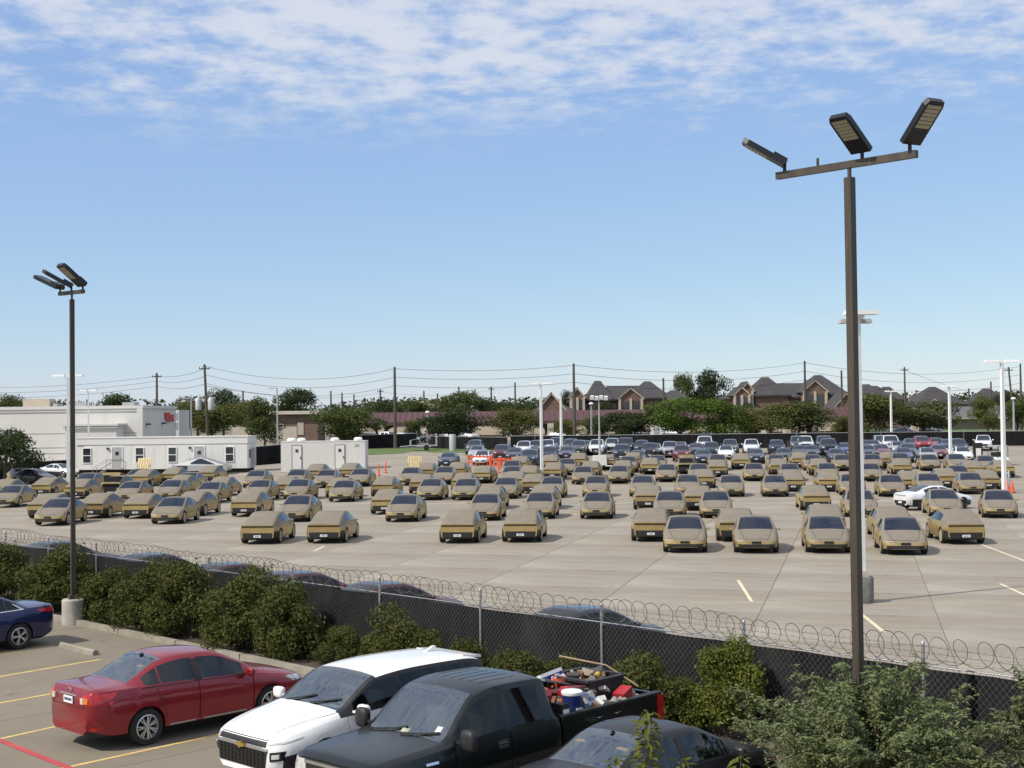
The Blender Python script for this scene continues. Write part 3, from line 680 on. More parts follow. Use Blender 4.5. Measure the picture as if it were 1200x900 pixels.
# --- pickup: cab and open bed
PKT = dict(
    zb=[(0, .42), (.3, .36), (3.6, .36), (3.72, .40)], wm=[(0, .80), (.08, .90), (.3, .97), (.7, 1.0), (3.6, 1.0), (3.72, .99)], wr=[(0, .76), (.08, .85), (.3, .92), (.7, .95), (3.6, .95), (3.72, .94)],
    zm=[(0, .75), (3.72, .80)], ws=[(0, .74), (.08, .84), (.3, .90), (.7, .93), (1.4, .95), (3.6, .95), (3.72, .94)],
    zs=[(0, 1.02), (.08, 1.06), (.3, 1.09), (.7, 1.12), (1.4, 1.16), (3.72, 1.20)],
    wt=[(0, .68), (.08, .76), (.3, .82), (.7, .85), (1.35, .87), (1.75, .80), (2.12, .73), (2.6, .715), (3.4, .72), (3.6, .73), (3.72, .74)],
    zt=[(0, 1.05), (.08, 1.10), (.3, 1.13), (.7, 1.16), (1.35, 1.21), (1.75, 1.52), (2.12, 1.77), (2.6, 1.84), (3.4, 1.82), (3.55, 1.79), (3.66, 1.50), (3.72, 1.26)],
    zc=[(0, 1.07), (.08, 1.13), (.3, 1.17), (.7, 1.20), (1.35, 1.25), (1.75, 1.56), (2.12, 1.82), (2.6, 1.89), (3.4, 1.875), (3.55, 1.84), (3.66, 1.54), (3.72, 1.29)])
class Shift(Car): pass
def pickup_car(seams=(), sp=.2):
    c = Car(3.72, PKT, (.93,), .40, .27, wsh=(1.35, 2.1), rwin=(3.56, 3.69), wins=((1.55, 2.58), (2.68, 3.36)), seams=seams, lower=(.3, 3.7), sp=sp); c.build(); return c
PKL = 6.25
def pickup_bed(root, pm, x0=PKL / 2 - 3.76, L=2.44, wy=1.0, wr=.40):
    """bed behind the cab; x0 is its front end, local frame centred on the whole truck (length PKL)"""
    fx = x0; rx = x0 - L - .02; ax = PKL / 2 - 4.86
    for sg in (1, -1):
        poly = [(fx, .52), (fx, 1.20), (rx, 1.20), (rx, .55), (ax - wr - .12, .50)]
        poly += [(ax - (wr + .05) * math.cos(t), wr + (wr + .05) * math.sin(t)) for t in [R_(d) for d in (8, 30, 55, 80, 100, 125, 150, 172)]] + [(ax + wr + .12, .50)]
        mb = MB(); mb.prism(poly, 'Y', sg * (wy - .06), sg * (wy - .005)); part('bed_side', mb, pm, root)
        mb = MB(); mb.box(((fx + rx) / 2, sg * (wy - .075), 1.215), (abs(fx - rx), .13, .035)); part('bed_rail', mb, M['trim'], root)
        mb = MB(); mb.box((ax, sg * (wy - .24), .70), (.98, .32, .36)); part('wheel_house', mb, M['trim'], root)
    mb = MB(); mb.box(((fx + rx) / 2, 0, .62), (abs(fx - rx), 2 * wy - .14, .06)); part('bed_floor', mb, M['trim'], root)
    mb = MB(); mb.box((fx - .03, 0, .88), (.05, 2 * wy - .14, .66)); part('bed_front', mb, pm, root)
    mb = MB(); mb.box((rx + .02, 0, .86), (.07, 2 * wy - .13, .68)); mb.box((rx - .02, 0, 1.1), (.02, .3, .07)); part('tailgate', mb, pm, root)
    mb = MB(); mb.box((rx - .09, 0, .56), (.16, 2 * wy - .08, .18)); part('bumper', mb, M['rim_dark'], root)
    mb = MB(); mb.box((PKL / 2 - 3.9, 0, .45), (3.6, .9, .18)); part('frame', mb, M['trim'], root)
    for sg in (1, -1):
        mb = MB(); mb.box((rx - .012, sg * (wy - .075), .98), (.06, .15, .42)); mb.box((rx + .06, sg * (wy + .0), .98), (.14, .02, .42)); part('tail_light', mb, M['lamp_red'], root)
        mb = MB(); mb.box((rx - .05, sg * (wy - .075), .93), (.02, .13, .09)); part('reverse_light', mb, M['lamp_clear'], root)
def far_pickup(name, pm):
    r = thing(name, 'x', 'pickup'); c = PKC
    h = bpy.data.objects.new('cab', None); COL.objects.link(h); h.parent = r; h.location = (PKL / 2 - c.L / 2, 0, 0); h.empty_display_size = .1
    c.objects(h, M[pm], M['glass'], sm=40)
    for sg in (1, -1): c.add(h, 'headlight', M['lamp_clear'], [('F', [(sg * .55, .88), (sg * .84, .88), (sg * .84, 1.04), (sg * .55, 1.04)])], .015, 3, 1)
    c.add(h, 'grille', M['trim'], [('F', rc(-.52, .52, .82, 1.02))], .02, 4, 1); c.add(h, 'bumper', M['rim'], [('F', rc(-.86, .86, .44, .62))], .03, 6, 1)
    pickup_bed(r, M[pm]); mirror(h, c.L / 2 - 1.72, 1.12, 1.22, M['trim'], 1.2)
    ty, rm = wheel_meshes('w', c.wr, c.ww, c.wr * .62, 5, 14); a = MB(); a.add(ty.v, ty.f, 0); a.add(rm.v, rm.f, [1 + m for m in rm.m]); jm = a.mesh('wheel', [M['tyre'], M['rim'], M['darkvoid']], 38)
    for wx in (.93, 4.86):
        for sg in (1, -1):
            w = obj('wheel', jm, r); w.location = (PKL / 2 - wx, sg * .865, c.wr); w.rotation_euler = (0, 0, 0 if sg > 0 else math.pi)
    return r
PKC = pickup_car()
# ------------------------------------------------------------------ ground, lots, markings
FA, FB = pz(0, 635, 1.65), pz(1200, 795, 1.65)
fdir = Vector((FB.x - FA.x, FB.y - FA.y, 0)).normalized(); fn = Vector((-fdir.y, fdir.x, 0))     # along the fence (to the right, nearer) and towards the far lot
if fn.y < 0: fn = -fn
FN0 = FA.x * fn.x + FA.y * fn.y                       # fence plane: fn . p = FN0
def fpt(t, z=0, off=0): p = Vector((FA.x, FA.y, 0)) + fdir * t + fn * off; p.z = z; return p
FLEN = (FB - FA).length
xs = [-2500, -900, -400, -200] + list(np.arange(-120, 121, 6.0)) + [200, 400, 900, 2500]
ys = [-80, -20] + list(np.arange(0, 270, 6.0)) + [300, 360, 450, 600, 1000, 2000, 5000]
def sheet(name, xs, ys, mat, off, keep=None, parent=None):
    v = [(x, y, gz(x, y) + off) for y in ys for x in xs]; n = len(xs); f = []
    for j in range(len(ys) - 1):
        for i in range(n - 1):
            if keep and not keep((xs[i] + xs[i + 1]) / 2, (ys[j] + ys[j + 1]) / 2): continue
            f.append((j * n + i, j * n + i + 1, (j + 1) * n + i + 1, (j + 1) * n + i))
    mb = MB(); mb.v, mb.f, mb.m = v, f, [0] * len(f)
    return structure(name, mb.mesh(name, mat, fix=False), parent)
sheet('ground', xs, ys, M['earth'], -.12)
FENCE_FAR_Y = 170
lot = sheet('car_lot', list(np.arange(-120, 121, 6.0)), list(np.arange(18, 169, 6.0)) + [170.5], M['concrete_lot'], -.02)
# concrete slabs of the car lot near the fence: each one a piece, with sealed joints between
ja = math.atan2(405, 1600); e1 = Vector((math.sin(ja), math.cos(ja), 0)); e2 = Vector((math.cos(ja), -math.sin(ja), 0))
sm_ = MB(); sm_.box((0, 0, -.03), (4.978, 4.978, .06)); slab_me = sm_.mesh('slab', M['concrete_lot'])
js = MB(); cnt = 0
for i in range(-8, 12):
    for k in range(-3, 18):
        c = e2 * (-2.9 + 5 * i + 2.5) + e1 * (43.5 + 5 * (k - 4) + 2.5)
        if c.y > 80 or c.y < 20 or c.x * fn.x + c.y * fn.y < FN0 + 4.2 or abs(c.x) > c.y * .45 + 3: continue
        o = obj('slab', slab_me, lot, (c.x, c.y, .0)); o.rotation_euler = (random.Random(cnt).uniform(-.0006, .0006), random.Random(cnt + 7).uniform(-.0006, .0006), math.atan2(e2.y, e2.x)); cnt += 1
        q = [c + e1 * a * 2.5 + e2 * b * 2.5 for a, b in ((-1, -1), (1, -1), (1, 1), (-1, 1))]
        js.add([(p.x, p.y, -.012) for p in q], [(0, 1, 2, 3)])
sl_o = part('joint_sealant', js, M['sealant'], lot); sl_o['kind'] = 'stuff'
# the near lot
AXA = R_(46.0); ax = Vector((math.cos(AXA), math.sin(AXA), 0)); px = Vector((ax.y, -ax.x, 0))
KN = FN0 - 2.15                                       # kerb line
nl = MB(); nl.add([fpt(t, -.005, o) for t, o in ((-45, -2.2), (75, -2.2), (75, -45), (-45, -45))], [(0, 1, 2, 3)])
near = structure('near_lot', nl.mesh('near_lot', M['concrete_near']))
nsl = MB(); nsl.box((0, 0, -.03), (4.985, 4.985, .06)); nsl_me = nsl.mesh('slab', M['concrete_near']); nj = MB()
c5 = pz(150, 897); c5 = Vector((c5.x, c5.y, 0))
for i in range(-7, 8):
    for k in range(-6, 5):
        c = c5 + px * (5 * i + 2.5) + ax * (5 * k)
        if c.x * fn.x + c.y * fn.y > KN - 2.1 or c.y < 10 or abs(c.x) > c.y * .42 + 4: continue
        o = obj('slab', nsl_me, near, (c.x, c.y, 0)); o.rotation_euler = (0, 0, AXA)
        nj.add([(p.x, p.y, -.012) for p in [c + ax * a * 2.5 + px * b * 2.5 for a, b in ((-1, -1), (1, -1), (1, 1), (-1, 1))]], [(0, 3, 2, 1)])
part('joint_sealant', nj, M['sealant'], near)['kind'] = 'stuff'
st = MB(); st.add([fpt(t, .03, o) for t, o in ((-45, -2.05), (75, -2.05), (75, .8), (-45, .8))], [(0, 1, 2, 3)]); structure('planting_strip', st.mesh('planting_strip', M['soil']))
kb_root = bpy.data.objects.new('kerb', None); COL.objects.link(kb_root); kb_root['kind'] = 'structure'
kb = MB(); kb.box((0, 0, .045), (2.985, .17, .19), 0, None, .985); kme = kb.mesh('kerb_stone', M['kerb'])
for i in range(40):
    p = fpt(-40 + 3 * i, 0, -2.13); o = obj('kerb_stone', kme, kb_root, p); o.rotation_euler = (0, 0, math.atan2(fdir.y, fdir.x))
def mark(name, pts, w, mat, parent, zz=.004):
    for a, b in pts:
        d = Vector((b.x - a.x, b.y - a.y, 0)).normalized(); n = Vector((-d.y, d.x, 0)) * w / 2; mb = MB(); k = max(1, int((b - a).length / 2)); vs = []
        for i in range(k + 1):
            q = a.lerp(b, i / k); g = gz(q.x, q.y) + zz; vs += [(q.x - n.x, q.y - n.y, g), (q.x + n.x, q.y + n.y, g)]
        mb.add(vs, [(2 * i, 2 * i + 2, 2 * i + 3, 2 * i + 1) for i in range(k)])
        o = part(name, mb, mat, parent)
for (a, b), ext in ((((0, 766), (63, 757)), 4), (((0, 793), (117, 773)), 3), (((0, 824), (67, 812)), 4.0), (((0, 866), (72, 850)), 5), (((85, 898), (250, 862)), 4.2)):
    p, q = pz(*a), pz(*b); d = (q - p).normalized(); mark('painted_line', [(p - d * (.2 if a[0] > 50 else 3), q + d * ext * (.0 if a[1] < 800 else .7))], .10, M['line_y'], near)
p, q = pz(0, 868), pz(83, 901); d = (q - p).normalized(); mark('painted_line', [(p - d * 6, q + d * 3)], .14, M['line_r'], near, .007)
for a, b in (((865, 680), (881, 705)), ((1010, 720), (1036, 741)), ((1172, 684), (1200, 697)), ((1147, 637), (1200, 657)), ((150, 668), (168, 660)), ((368, 646), (380, 640))):
    p, q = pz(*a), pz(*b); d = (q - p).normalized(); mark('painted_line', [(p, q + d * (2.5 if b[0] == 1200 else 0))], .11, M['line_w'], lot)
p, q = pz(850, 706), pz(1200, 708.5); mark('pale_seam', [(p - (q - p) * .12, q + (q - p) * .2)], .05, M['line_w'], lot)
# wheel stop
mb = MB(); pr = [(-.085, 0), (-.07, .10), (-.03, .135), (.04, .125), (.075, .09), (.09, 0)]
mb.prism(pr, 'X', -.92, .92); me = mb.mesh('wheel_stop', M['kerb'])
p = pz(92, 763); o = obj('wheel_stop', me, None, p); o.rotation_euler = (0, 0, math.atan2(fdir.y, fdir.x)); tag(o, 'chipped concrete wheel stop lying before the kerb by the blue sedan', 'wheel stop')

# ------------------------------------------------------------------ the vehicles close by
CORT = dict(
    zb=[(0, .24), (.3, .19), (4.1, .20), (4.54, .30)],
    wm=[(0, .56), (.07, .70), (.22, .79), (.6, .855), (1.2, .88), (3.4, .88), (3.95, .855), (4.3, .78), (4.47, .70), (4.54, .60)],
    wr=[(0, .52), (.07, .65), (.22, .75), (.6, .81), (1.2, .84), (3.4, .84), (3.95, .82), (4.3, .75), (4.54, .57)], zm=[(0, .45), (1, .56), (4.54, .62)],
    ws=[(0, .50), (.07, .62), (.22, .70), (.6, .77), (1.3, .82), (3.4, .825), (3.95, .79), (4.3, .73), (4.47, .67), (4.54, .58)],
    zs=[(0, .60), (.07, .67), (.22, .73), (.6, .81), (1.3, .91), (2.2, .94), (3.2, .985), (3.9, 1.02), (4.3, 1.02), (4.47, 1.0), (4.54, .92)],
    wt=[(0, .40), (.07, .52), (.22, .60), (.6, .66), (1.15, .715), (1.6, .65), (2.1, .58), (2.7, .565), (3.15, .57), (3.55, .615), (3.85, .66), (4.3, .65), (4.47, .60), (4.54, .5)],
    zt=[(0, .62), (.07, .70), (.22, .77), (.6, .86), (1.15, .97), (1.6, 1.20), (2.1, 1.385), (2.7, 1.41), (3.15, 1.345), (3.55, 1.17), (3.85, 1.055), (4.3, 1.05), (4.47, 1.035), (4.54, .94)],
    zc=[(0, .63), (.07, .72), (.22, .80), (.6, .90), (1.15, 1.01), (1.6, 1.245), (2.1, 1.435), (2.7, 1.465), (3.15, 1.40), (3.55, 1.22), (3.85, 1.095), (4.3, 1.075), (4.47, 1.055), (4.54, .955)])
near_glass = glass_mat('tinted_car_glass', None, .55, .27); side_glass = glass_mat('side_car_glass', None, .40, .07, .05)
near_dark = glass_mat('dark_tinted_glass', None, .10, .04, .03)
paint('paint_cherry', (.25, .012, .021), .35, .28, 0); paint('paint_royal', (.012, .018, .085), .4, .26, 0); paint('paint_white_near', (.80, .80, .80), .0, .28, 0)
M['paint_green'] = pmat('paint_dark_green', (.004, .0075, .007), .32, .2, .08, 2, coat=.28, spots=[(2.2, .55, .8, (.010, .013, .014), (1, 1, 1))], back=(.02, .02, .02))
M['paint_coal'] = pmat('paint_faded_black', (.012, .012, .015), .42, .15, .1, 2, coat=.15, spots=[(1.8, .55, .8, (.026, .025, .031), (1, 1, 1))], back=(.02, .02, .02))
M['chrome'] = pmat('chrome', (.75, .75, .74), .12, .95, .04, 5)
M['beige_seat'] = pmat('beige_seat', (.16, .145, .12), .9, 0, .12, 8)
def centre(u, v, z): p = pz(u, v, z); return Vector((p.x, p.y, 0))
def compact(name, label, loc, yaw, pm, glass, rim, lights=True, style=-9, seatm=None, mk=None):
    c = Car(4.54, CORT, (.93, 3.53), .318, .21, wsh=(1.18, 2.05), rwin=(3.05, 3.80), wins=((1.5, 2.42), (2.53, 3.22), (3.25, 3.55)), seams=(1.32, 2.475), lower=None, sp=.09).build()
    r = thing(name, label, 'sedan', loc, yaw); c.objects(r, pm, glass)
    for ch in r.children:
        if ch.name.startswith('window'): ch.data.materials[0] = side_glass
    for d in 'LS': c.add(r, 'door_gap', M['trim'], [(d, [(-.86, .40), (-.845, .40), (-1.05, .96), (-1.065, .96)])], .003, 1, 8)
    for d in 'LS': c.add(r, 'pillar_cover', M['trim'], [(d, [(-.27, .955), (-.13, .955), (-.155, 1.33), (-.28, 1.33)])], .012, 2, 6)
    for d in 'LS': c.add(r, 'sill_strip', M['paint_silver'], [(d, rc(-1.0, 1.0, .275, .30))], .01, 10, 1)
    for d in 'LS': c.add(r, 'window_trim', M['trim'], [(d, [(-1.35, .985), (.95, .915), (.95, .93), (-1.35, 1.0)])], .008, 12, 1)
    for sg in (1, -1):
        d = 'L' if sg > 0 else 'S'
        c.add(r, 'tail_light', M['lamp_red'], [('R', [(sg * .50, .80), (sg * .86, .80), (sg * .88, .985), (sg * .50, .975)]), (d, [(-2.2, .80), (-1.86, .905), (-1.80, .99), (-2.22, .99)])], .012, 6, 3)
        c.add(r, 'reverse_light', M['lamp_clear'], [('R', rc(sg * .44, sg * .53, .82, .92))], .03, 2, 2); c.add(r, 'indicator', M['lamp_amber'], [('R', rc(sg * .545, sg * .635, .83, .925))], .03, 2, 2)
        c.add(r, 'headlight', M['lamp_clear'], [('F', [(sg * .48, .63), (sg * .80, .66), (sg * .80, .76), (sg * .48, .70)]), (d, [(2.08, .66), (1.80, .71), (1.72, .775), (2.05, .745)])], .012, 6, 3)
        c.add(r, 'reflector', M['lamp_red'], [('R', rc(sg * .62, sg * .72, .37, .42))], .012, 2, 1)
    c.add(r, 'boot_gap', M['trim'], [('R', rc(-.50, .50, .735, .747)), ('R', [(-.52, .74), (-.51, .74), (-.66, .98), (-.67, .98)]), ('R', [(.52, .74), (.51, .74), (.66, .98), (.67, .98)])], .003, 8, 2)
    c.add(r, 'plate_recess', M['trim'], [('R', rc(-.19, .19, .775, .915))], .006, 4, 2)
    c.add(r, 'license_plate', M['plate'], [('R', rc(-.155, .155, .785, .905))], .014, 3, 2)
    c.add(r, 'plate_number', M['plate_ink'], [('R', rc(-.12 + .036 * i, -.095 + .036 * i, .825, .87)) for i in range(7)], .018, 1, 1)
    c.add(r, 'boot_trim', M['paint_silver'] if mk else M['trim'], [('R', rc(-.27, .27, .925, .945))], .012, 6, 1)
    mb = MB(); h, n_ = c.hit('R', 0, .985)
    for k in range(14):
        a, b = 2 * math.pi * k / 14, 2 * math.pi * (k + 1) / 14
        mb.bar(h - Vector((.012, 0, 0)) + Vector((0, .075 * math.cos(a), .052 * math.sin(a))), h - Vector((.012, 0, 0)) + Vector((0, .075 * math.cos(b), .052 * math.sin(b))), .012)
        mb.bar(h - Vector((.014, 0, 0)) + Vector((0, .028 * math.cos(a), .05 * math.sin(a))), h - Vector((.014, 0, 0)) + Vector((0, .028 * math.cos(b), .05 * math.sin(b))), .01)
    part('emblem', mb, M['chrome'], r)
    c.add(r, 'grille', M['trim'], [('F', rc(-.38, .38, .30, .46))], .012, 5, 2)
    mb = MB(); h, _ = c.hit('T', -.86, 0); mb.box(h + Vector((0, 0, .02)), (.09, .04, .035), 0, None, .6); part('roof_aerial', mb, M['trim'], r)
    handles(c, r, pm, (-.02 + .02, -1.0 + .08), .835)
    mirror(r, .80, .98, .99, pm, 1.0)
    add_wheels(c, r, rim, style, .012)
    mb = MB(); mb.box((.0, 0, .40), (3.0, 1.45, .12)); mb.box((1.05, 0, .86), (.55, 1.32, .16)); mb.box((-1.55, 0, .96), (.5, 1.2, .05)); part('cabin_floor', mb, M['trim'], r)
    seats(r, (.30, -.72), .55, .5, mat=seatm)
    mb = MB(); mb.lathe([(.18, -.012), (.185, .012)], 14, 0, 'Y'); mb.v = [(p[1] + .72, p[0] + .37, p[2] + .93) for p in mb.v]; part('steering_wheel', mb, M['trim'], r)
    return r, c
RW = pz(173, 872)                                  # right rear wheel of the red sedan
red_loc = RW - px * .80 + ax * (3.53 - 2.27); red_loc.z = 0
rs_, _ = compact('red_sedan', 'cherry red sedan parked nose to the hedge with silver hubcaps', red_loc, AXA, M['paint_cherry'], near_glass, M['rim'], mk=1, style=-7); rs_.scale = (1.045,) * 3
bp = pz(742, 848, 1.46)
bl = Vector((bp.x, bp.y, 0)) + ax * .40
compact('black_sedan', 'faded black sedan beside the dark green pickup at the bottom edge', bl, AXA, M['paint_coal'], near_glass, M['rim'], seatm=M['beige_seat'])
fw_ = pz(22, 761); ful = fw_ - ax * 1.36 - px * .86; ful.z = 0
# blue sedan, longer and wider: the same outline scaled
BLT = {k: [(round(x * 1.07, 3), v * (1.05 if k[0] == 'w' else 1.01)) for x, v in t] for k, t in CORT.items()}
c = Car(4.858, BLT, (.98, 3.80), .335, .235, wsh=(1.26, 2.2), rwin=(3.26, 4.07), wins=((1.6, 2.58), (2.70, 3.45), (3.48, 3.80)), seams=(1.42, 2.645), sp=.1).build()
r = thing('blue_sedan', 'dark blue sedan cut by the left edge showing its rear wheel', 'sedan', ful, AXA + math.pi); c.objects(r, M['paint_royal'], near_dark)
for sg, d in ((1, 'L'), (-1, 'S')):
    c.add(r, 'tail_light', M['lamp_red'], [('R', [(sg * .45, .86), (sg * .86, .86), (sg * .88, .99), (sg * .45, .97)]), (d, [(-2.36, .87), (-1.95, .91), (-1.83, .97), (-2.38, 1.0)])], .012, 6, 3)
    c.add(r, 'reverse_light', M['lamp_clear'], [('R', rc(sg * .5, sg * .7, .87, .91))], .02, 3, 1)
    c.add(r, 'window_chrome', M['chrome'], [(d, [(-1.50, 1.01), (.95, .935), (.95, .955), (-1.50, 1.03)]), (d, [(-1.50, 1.01), (-1.44, 1.01), (-1.24, 1.16), (-1.28, 1.165)])], .01, 10, 1)
c.add(r, 'license_plate', M['plate'], [('R', rc(-.16, .16, .72, .85))], .02, 3, 2); c.add(r, 'rear_valance', M['trim'], [('R', rc(-.6, .6, .28, .40))], .01, 8, 2)
mirror(r, .85, 1.02, 1.0, M['paint_royal']); add_wheels(c, r, M['rim'], -5, .012); seats(r, (.3, -.75), .57)

# white suv with floating white roof
BZT = {k: [list(p) for p in t] for k, t in SUVT.items()}
BZT = dict(SUVT); BZT = {k: [(round(x * 1.0125, 3), v) for x, v in t] for k, t in SUVT.items()}
BZT['wt'] = [(0, .52), (.08, .63), (.25, .71), (.7, .78), (1.27, .83), (1.7, .80), (2.15, .755), (3.0, .745), (4.25, .73), (4.55, .72), (4.78, .73), (4.86, .66)]
BZT['zt'] = [(0, .80), (.08, .89), (.25, .95), (.7, 1.04), (1.30, 1.13), (1.7, 1.37), (2.15, 1.57), (3.0, 1.62), (4.1, 1.60), (4.55, 1.53), (4.78, 1.17), (4.86, 1.0)]
BZT['zs'] = [(0, .77), (.08, .84), (.25, .90), (.7, .98), (1.3, 1.05), (2.2, 1.08), (4.05, 1.12), (4.55, 1.12), (4.78, 1.08), (4.86, .98)]
BZT['zc'] = [(0, .82), (.08, .92), (.25, .99), (.7, 1.085), (1.30, 1.175), (1.7, 1.42), (2.15, 1.63), (3.0, 1.69), (4.1, 1.66), (4.55, 1.575), (4.78, 1.2), (4.86, 1.03)]
c = Car(4.86, BZT, (.95, 3.81), .385, .25, wsh=(1.30, 2.12), rwin=(4.55, 4.76), wins=((1.55, 2.52), (2.60, 3.50), (3.56, 4.35)), seams=(1.42, 2.56), lower=(.2, 4.7), black=(1.28, 4.7), sp=.1).build()
rf = centre(437, 790, 1.60); bz = rf - ax * 0 + ax * (2.43 - 2.13) * -1; bz = rf - px * .62 + ax * (2.15 - 2.43) * -1; bz = rf - px * .64 - ax * (2.43 - 2.15) + ax * .55; bz.z = 0
r = thing('white_suv', 'white suv with black pillars parked nose out beside the green pickup', 'suv', bz, AXA + math.pi); c.objects(r, M['paint_white_near'], near_dark)
# clearer windscreen
for ch in r.children:
    if ch.name.startswith('windshield'): ch.data.materials[0] = near_glass
c.add(r, 'upper_grille', M['trim'], [('F', [(-.62, .77), (.62, .77), (.60, .85), (-.60, .85)])], .015, 10, 2)
c.add(r, 'grille', M['trim'], [('F', [(-.60, .42), (.60, .42), (.66, .71), (-.66, .71)])], .015, 10, 3)
mb = MB()
for k in range(4): c.patch(mb, 'F', rc(-.60 , .60, .46 + .065 * k, .475 + .065 * k), .03, 14, 1)
for k in range(12): c.patch(mb, 'F', rc(-.56 + .1 * k, -.545 + .1 * k, .43, .70), .028, 1, 4)
part('grille_mesh', mb, M['lens'], r)
c.add(r, 'grille_bar', M['chrome'], [('F', [(-.66, .715), (.66, .715), (.66, .755), (-.66, .755)])], .03, 10, 1)
mb = MB(); c.patch(mb, 'F', rc(-.11, .11, .715, .765), .055, 3, 1); c.patch(mb, 'F', [(-.04, .695), (.03, .695), (.045, .785), (-.025, .785)], .056, 1, 2)
M['gold_emblem'] = pmat('gold_emblem', (.55, .40, .14), .3, .7, .1, 9); part('emblem', mb, M['gold_emblem'], r)
for sg, d in ((1, 'L'), (-1, 'S')):
    c.add(r, 'running_light', M['lamp_clear'], [('F', [(sg * .62, .80), (sg * .88, .84), (sg * .88, .865), (sg * .62, .83)]), (d, [(2.28, .82), (1.95, .88), (1.9, .90), (2.28, .85)])], .014, 6, 1)
    c.add(r, 'headlight', M['lens'], [('F', [(sg * .70, .56), (sg * .87, .58), (sg * .87, .72), (sg * .70, .70)])], .014, 4, 2)
    c.add(r, 'headlight_lens', M['lamp_clear'], [('F', [(sg * .74, .60), (sg * .83, .61), (sg * .83, .68), (sg * .74, .67)])], .03, 2, 2)
    c.add(r, 'hood_crease', M['paint_silver'], [('T', [(2.2, sg * .48), (1.2, sg * .62), (1.2, sg * .628), (2.2, sg * .488)])], .002, 8, 1)
mb = MB()
for a, b in (((1.15, -.55, 0), (.95, .0, .0)), ((1.12, .05, 0), (.92, .62, 0))):
    pts = []
    for k in range(8):
        q = Vector(a).lerp(Vector(b), k / 7); h, _ = c.hit('T', q.x, q.y); pts.append(h + Vector((0, 0, .02)))
    mb.tube(pts, .014, 5)
part('wiper', mb, M['trim'], r)
for sg in (1, -1): c.add(r, 'hood_gap', M['trim'], [('T', [(2.30, sg * .56), (1.16, sg * .79), (1.16, sg * .802), (2.30, sg * .572)])], .003, 10, 1)
c.add(r, 'hood_gap', M['trim'], [('F', [(-.62, .862), (.62, .862), (.62, .874), (-.62, .874)])], .003, 12, 1)
mb = MB(); mb.box((-2.06, 0, 1.585), (.46, 1.22, .04), 0, Matrix.Rotation(R_(-7), 3, 'Y')); part('roof_spoiler', mb, M['paint_white_near'], r)
mb = MB(); mb.prism([(-1.72, 1.66), (-1.45, 1.66), (-1.66, 1.75), (-1.72, 1.75)], 'Y', -.03, .03); part('shark_fin_aerial', mb, M['paint_white_near'], r)
mirror(r, .88, 1.13, 1.17, M['paint_white_near'], 1.25); add_wheels(c, r, M['rim'], -5, .012); handles(c, r, M['trim'], (-.02, -1.0), 1.0)
mb = MB(); mb.box((0, 0, .5), (3.2, 1.55, .1)); mb.box((1.0, 0, .98), (.6, 1.4, .16)); part('cabin_floor', mb, M['trim'], r); seats(r, (.25, -.8), .66)
mb = MB(); mb.box((.86, .36, 1.13), (.22, .36, .006), 0, Matrix.Rotation(R_(-8), 3, 'Y')); part('dashboard_paper', mb, pmat('pale_paper', (.62, .72, .62), .8, 0, .05, 9), r)

# dark green pickup with a loaded bed
c = pickup_car(seams=(1.48, 2.63), sp=.1)
cf = centre(559, 812, 1.80); pk = cf - px * .72 - ax * (PKL / 2 - 2.15) + ax * (PKL - 2.3) ; pk = cf - px * .74 + ax * (PKL / 2 - 2.15); pk.z = 0
r = thing('green_pickup', 'dark green pickup with its open bed piled full of tools', 'pickup', pk, AXA + math.pi)
h_ = bpy.data.objects.new('cab', None); COL.objects.link(h_); h_.parent = r; h_.location = (PKL / 2 - c.L / 2, 0, 0)
c.objects(h_, M['paint_green'], near_dark)
for ch in h_.children:
    if ch.name.startswith('windshield'): ch.data.materials[0] = near_glass
for k in range(6): c.add(h_, 'roof_groove', M['trim'], [('T', rc(-1.35, -.55, -.50 + .195 * k, -.50 + .195 * k + .018))], .003, 8, 1)
for sg, d in ((1, 'L'), (-1, 'S')):
    c.add(h_, 'headlight', M['lamp_clear'], [('F', [(sg * .55, .82), (sg * .90, .84), (sg * .90, 1.03), (sg * .55, 1.03)]), (d, [(1.82, .84), (1.6, .9), (1.6, 1.0), (1.82, 1.03)])], .015, 4, 2)
    c.add(h_, 'fender_badge', M['chrome'], [(d, rc(.72, .95, 1.0, 1.035))], .012, 3, 1)
    c.add(h_, 'door_handle', M['trim'], [(d, rc(-.68, -.48, .98, 1.10))], .02, 3, 2)
    c.add(h_, 'door_handle', M['paint_grey'], [(d, rc(-.66, -.50, 1.01, 1.03)), (d, rc(-.66, -.50, 1.055, 1.07))], .03, 3, 1)
for sg in (1, -1): c.add(h_, 'hood_gap', M['trim'], [('T', [(1.80, sg * .78), (.56, sg * .845), (.56, sg * .857), (1.80, sg * .792)])], .003, 10, 1)
c.add(h_, 'grille', M['trim'], [('F', rc(-.54, .54, .76, .99))], .015, 8, 2); c.add(h_, 'grille_frame', M['chrome'], [('F', rc(-.56, .56, .985, 1.03)), ('F', rc(-.56, .56, .86, .90))], .03, 8, 1)
c.add(h_, 'bumper', M['chrome'], [('F', rc(-.92, .92, .42, .66))], .05, 10, 2)
mb = MB()
for a, b in (((.62, -.6, 0), (.40, -.02, 0)), ((.58, .02, 0), (.38, .64, 0))):
    pts = []
    for k in range(8):
        q = Vector(a).lerp(Vector(b), k / 7); h, _ = c.hit('T', q.x, q.y); pts.append(h + Vector((0, 0, .02)))
    mb.tube(pts, .015, 5)
part('wiper', mb, M['trim'], h_)
mirror(h_, .30, 1.17, 1.27, M['trim'], 1.35, True, 1.5)
pickup_bed(r, M['paint_green'])
ty, rm = wheel_meshes('w', c.wr, c.ww, c.wr * .62, 5, 22); tm = ty.mesh('tyre', M['tyre'], 40); rmm = rm.mesh('rim', [M['rim'], M['darkvoid']], 35)
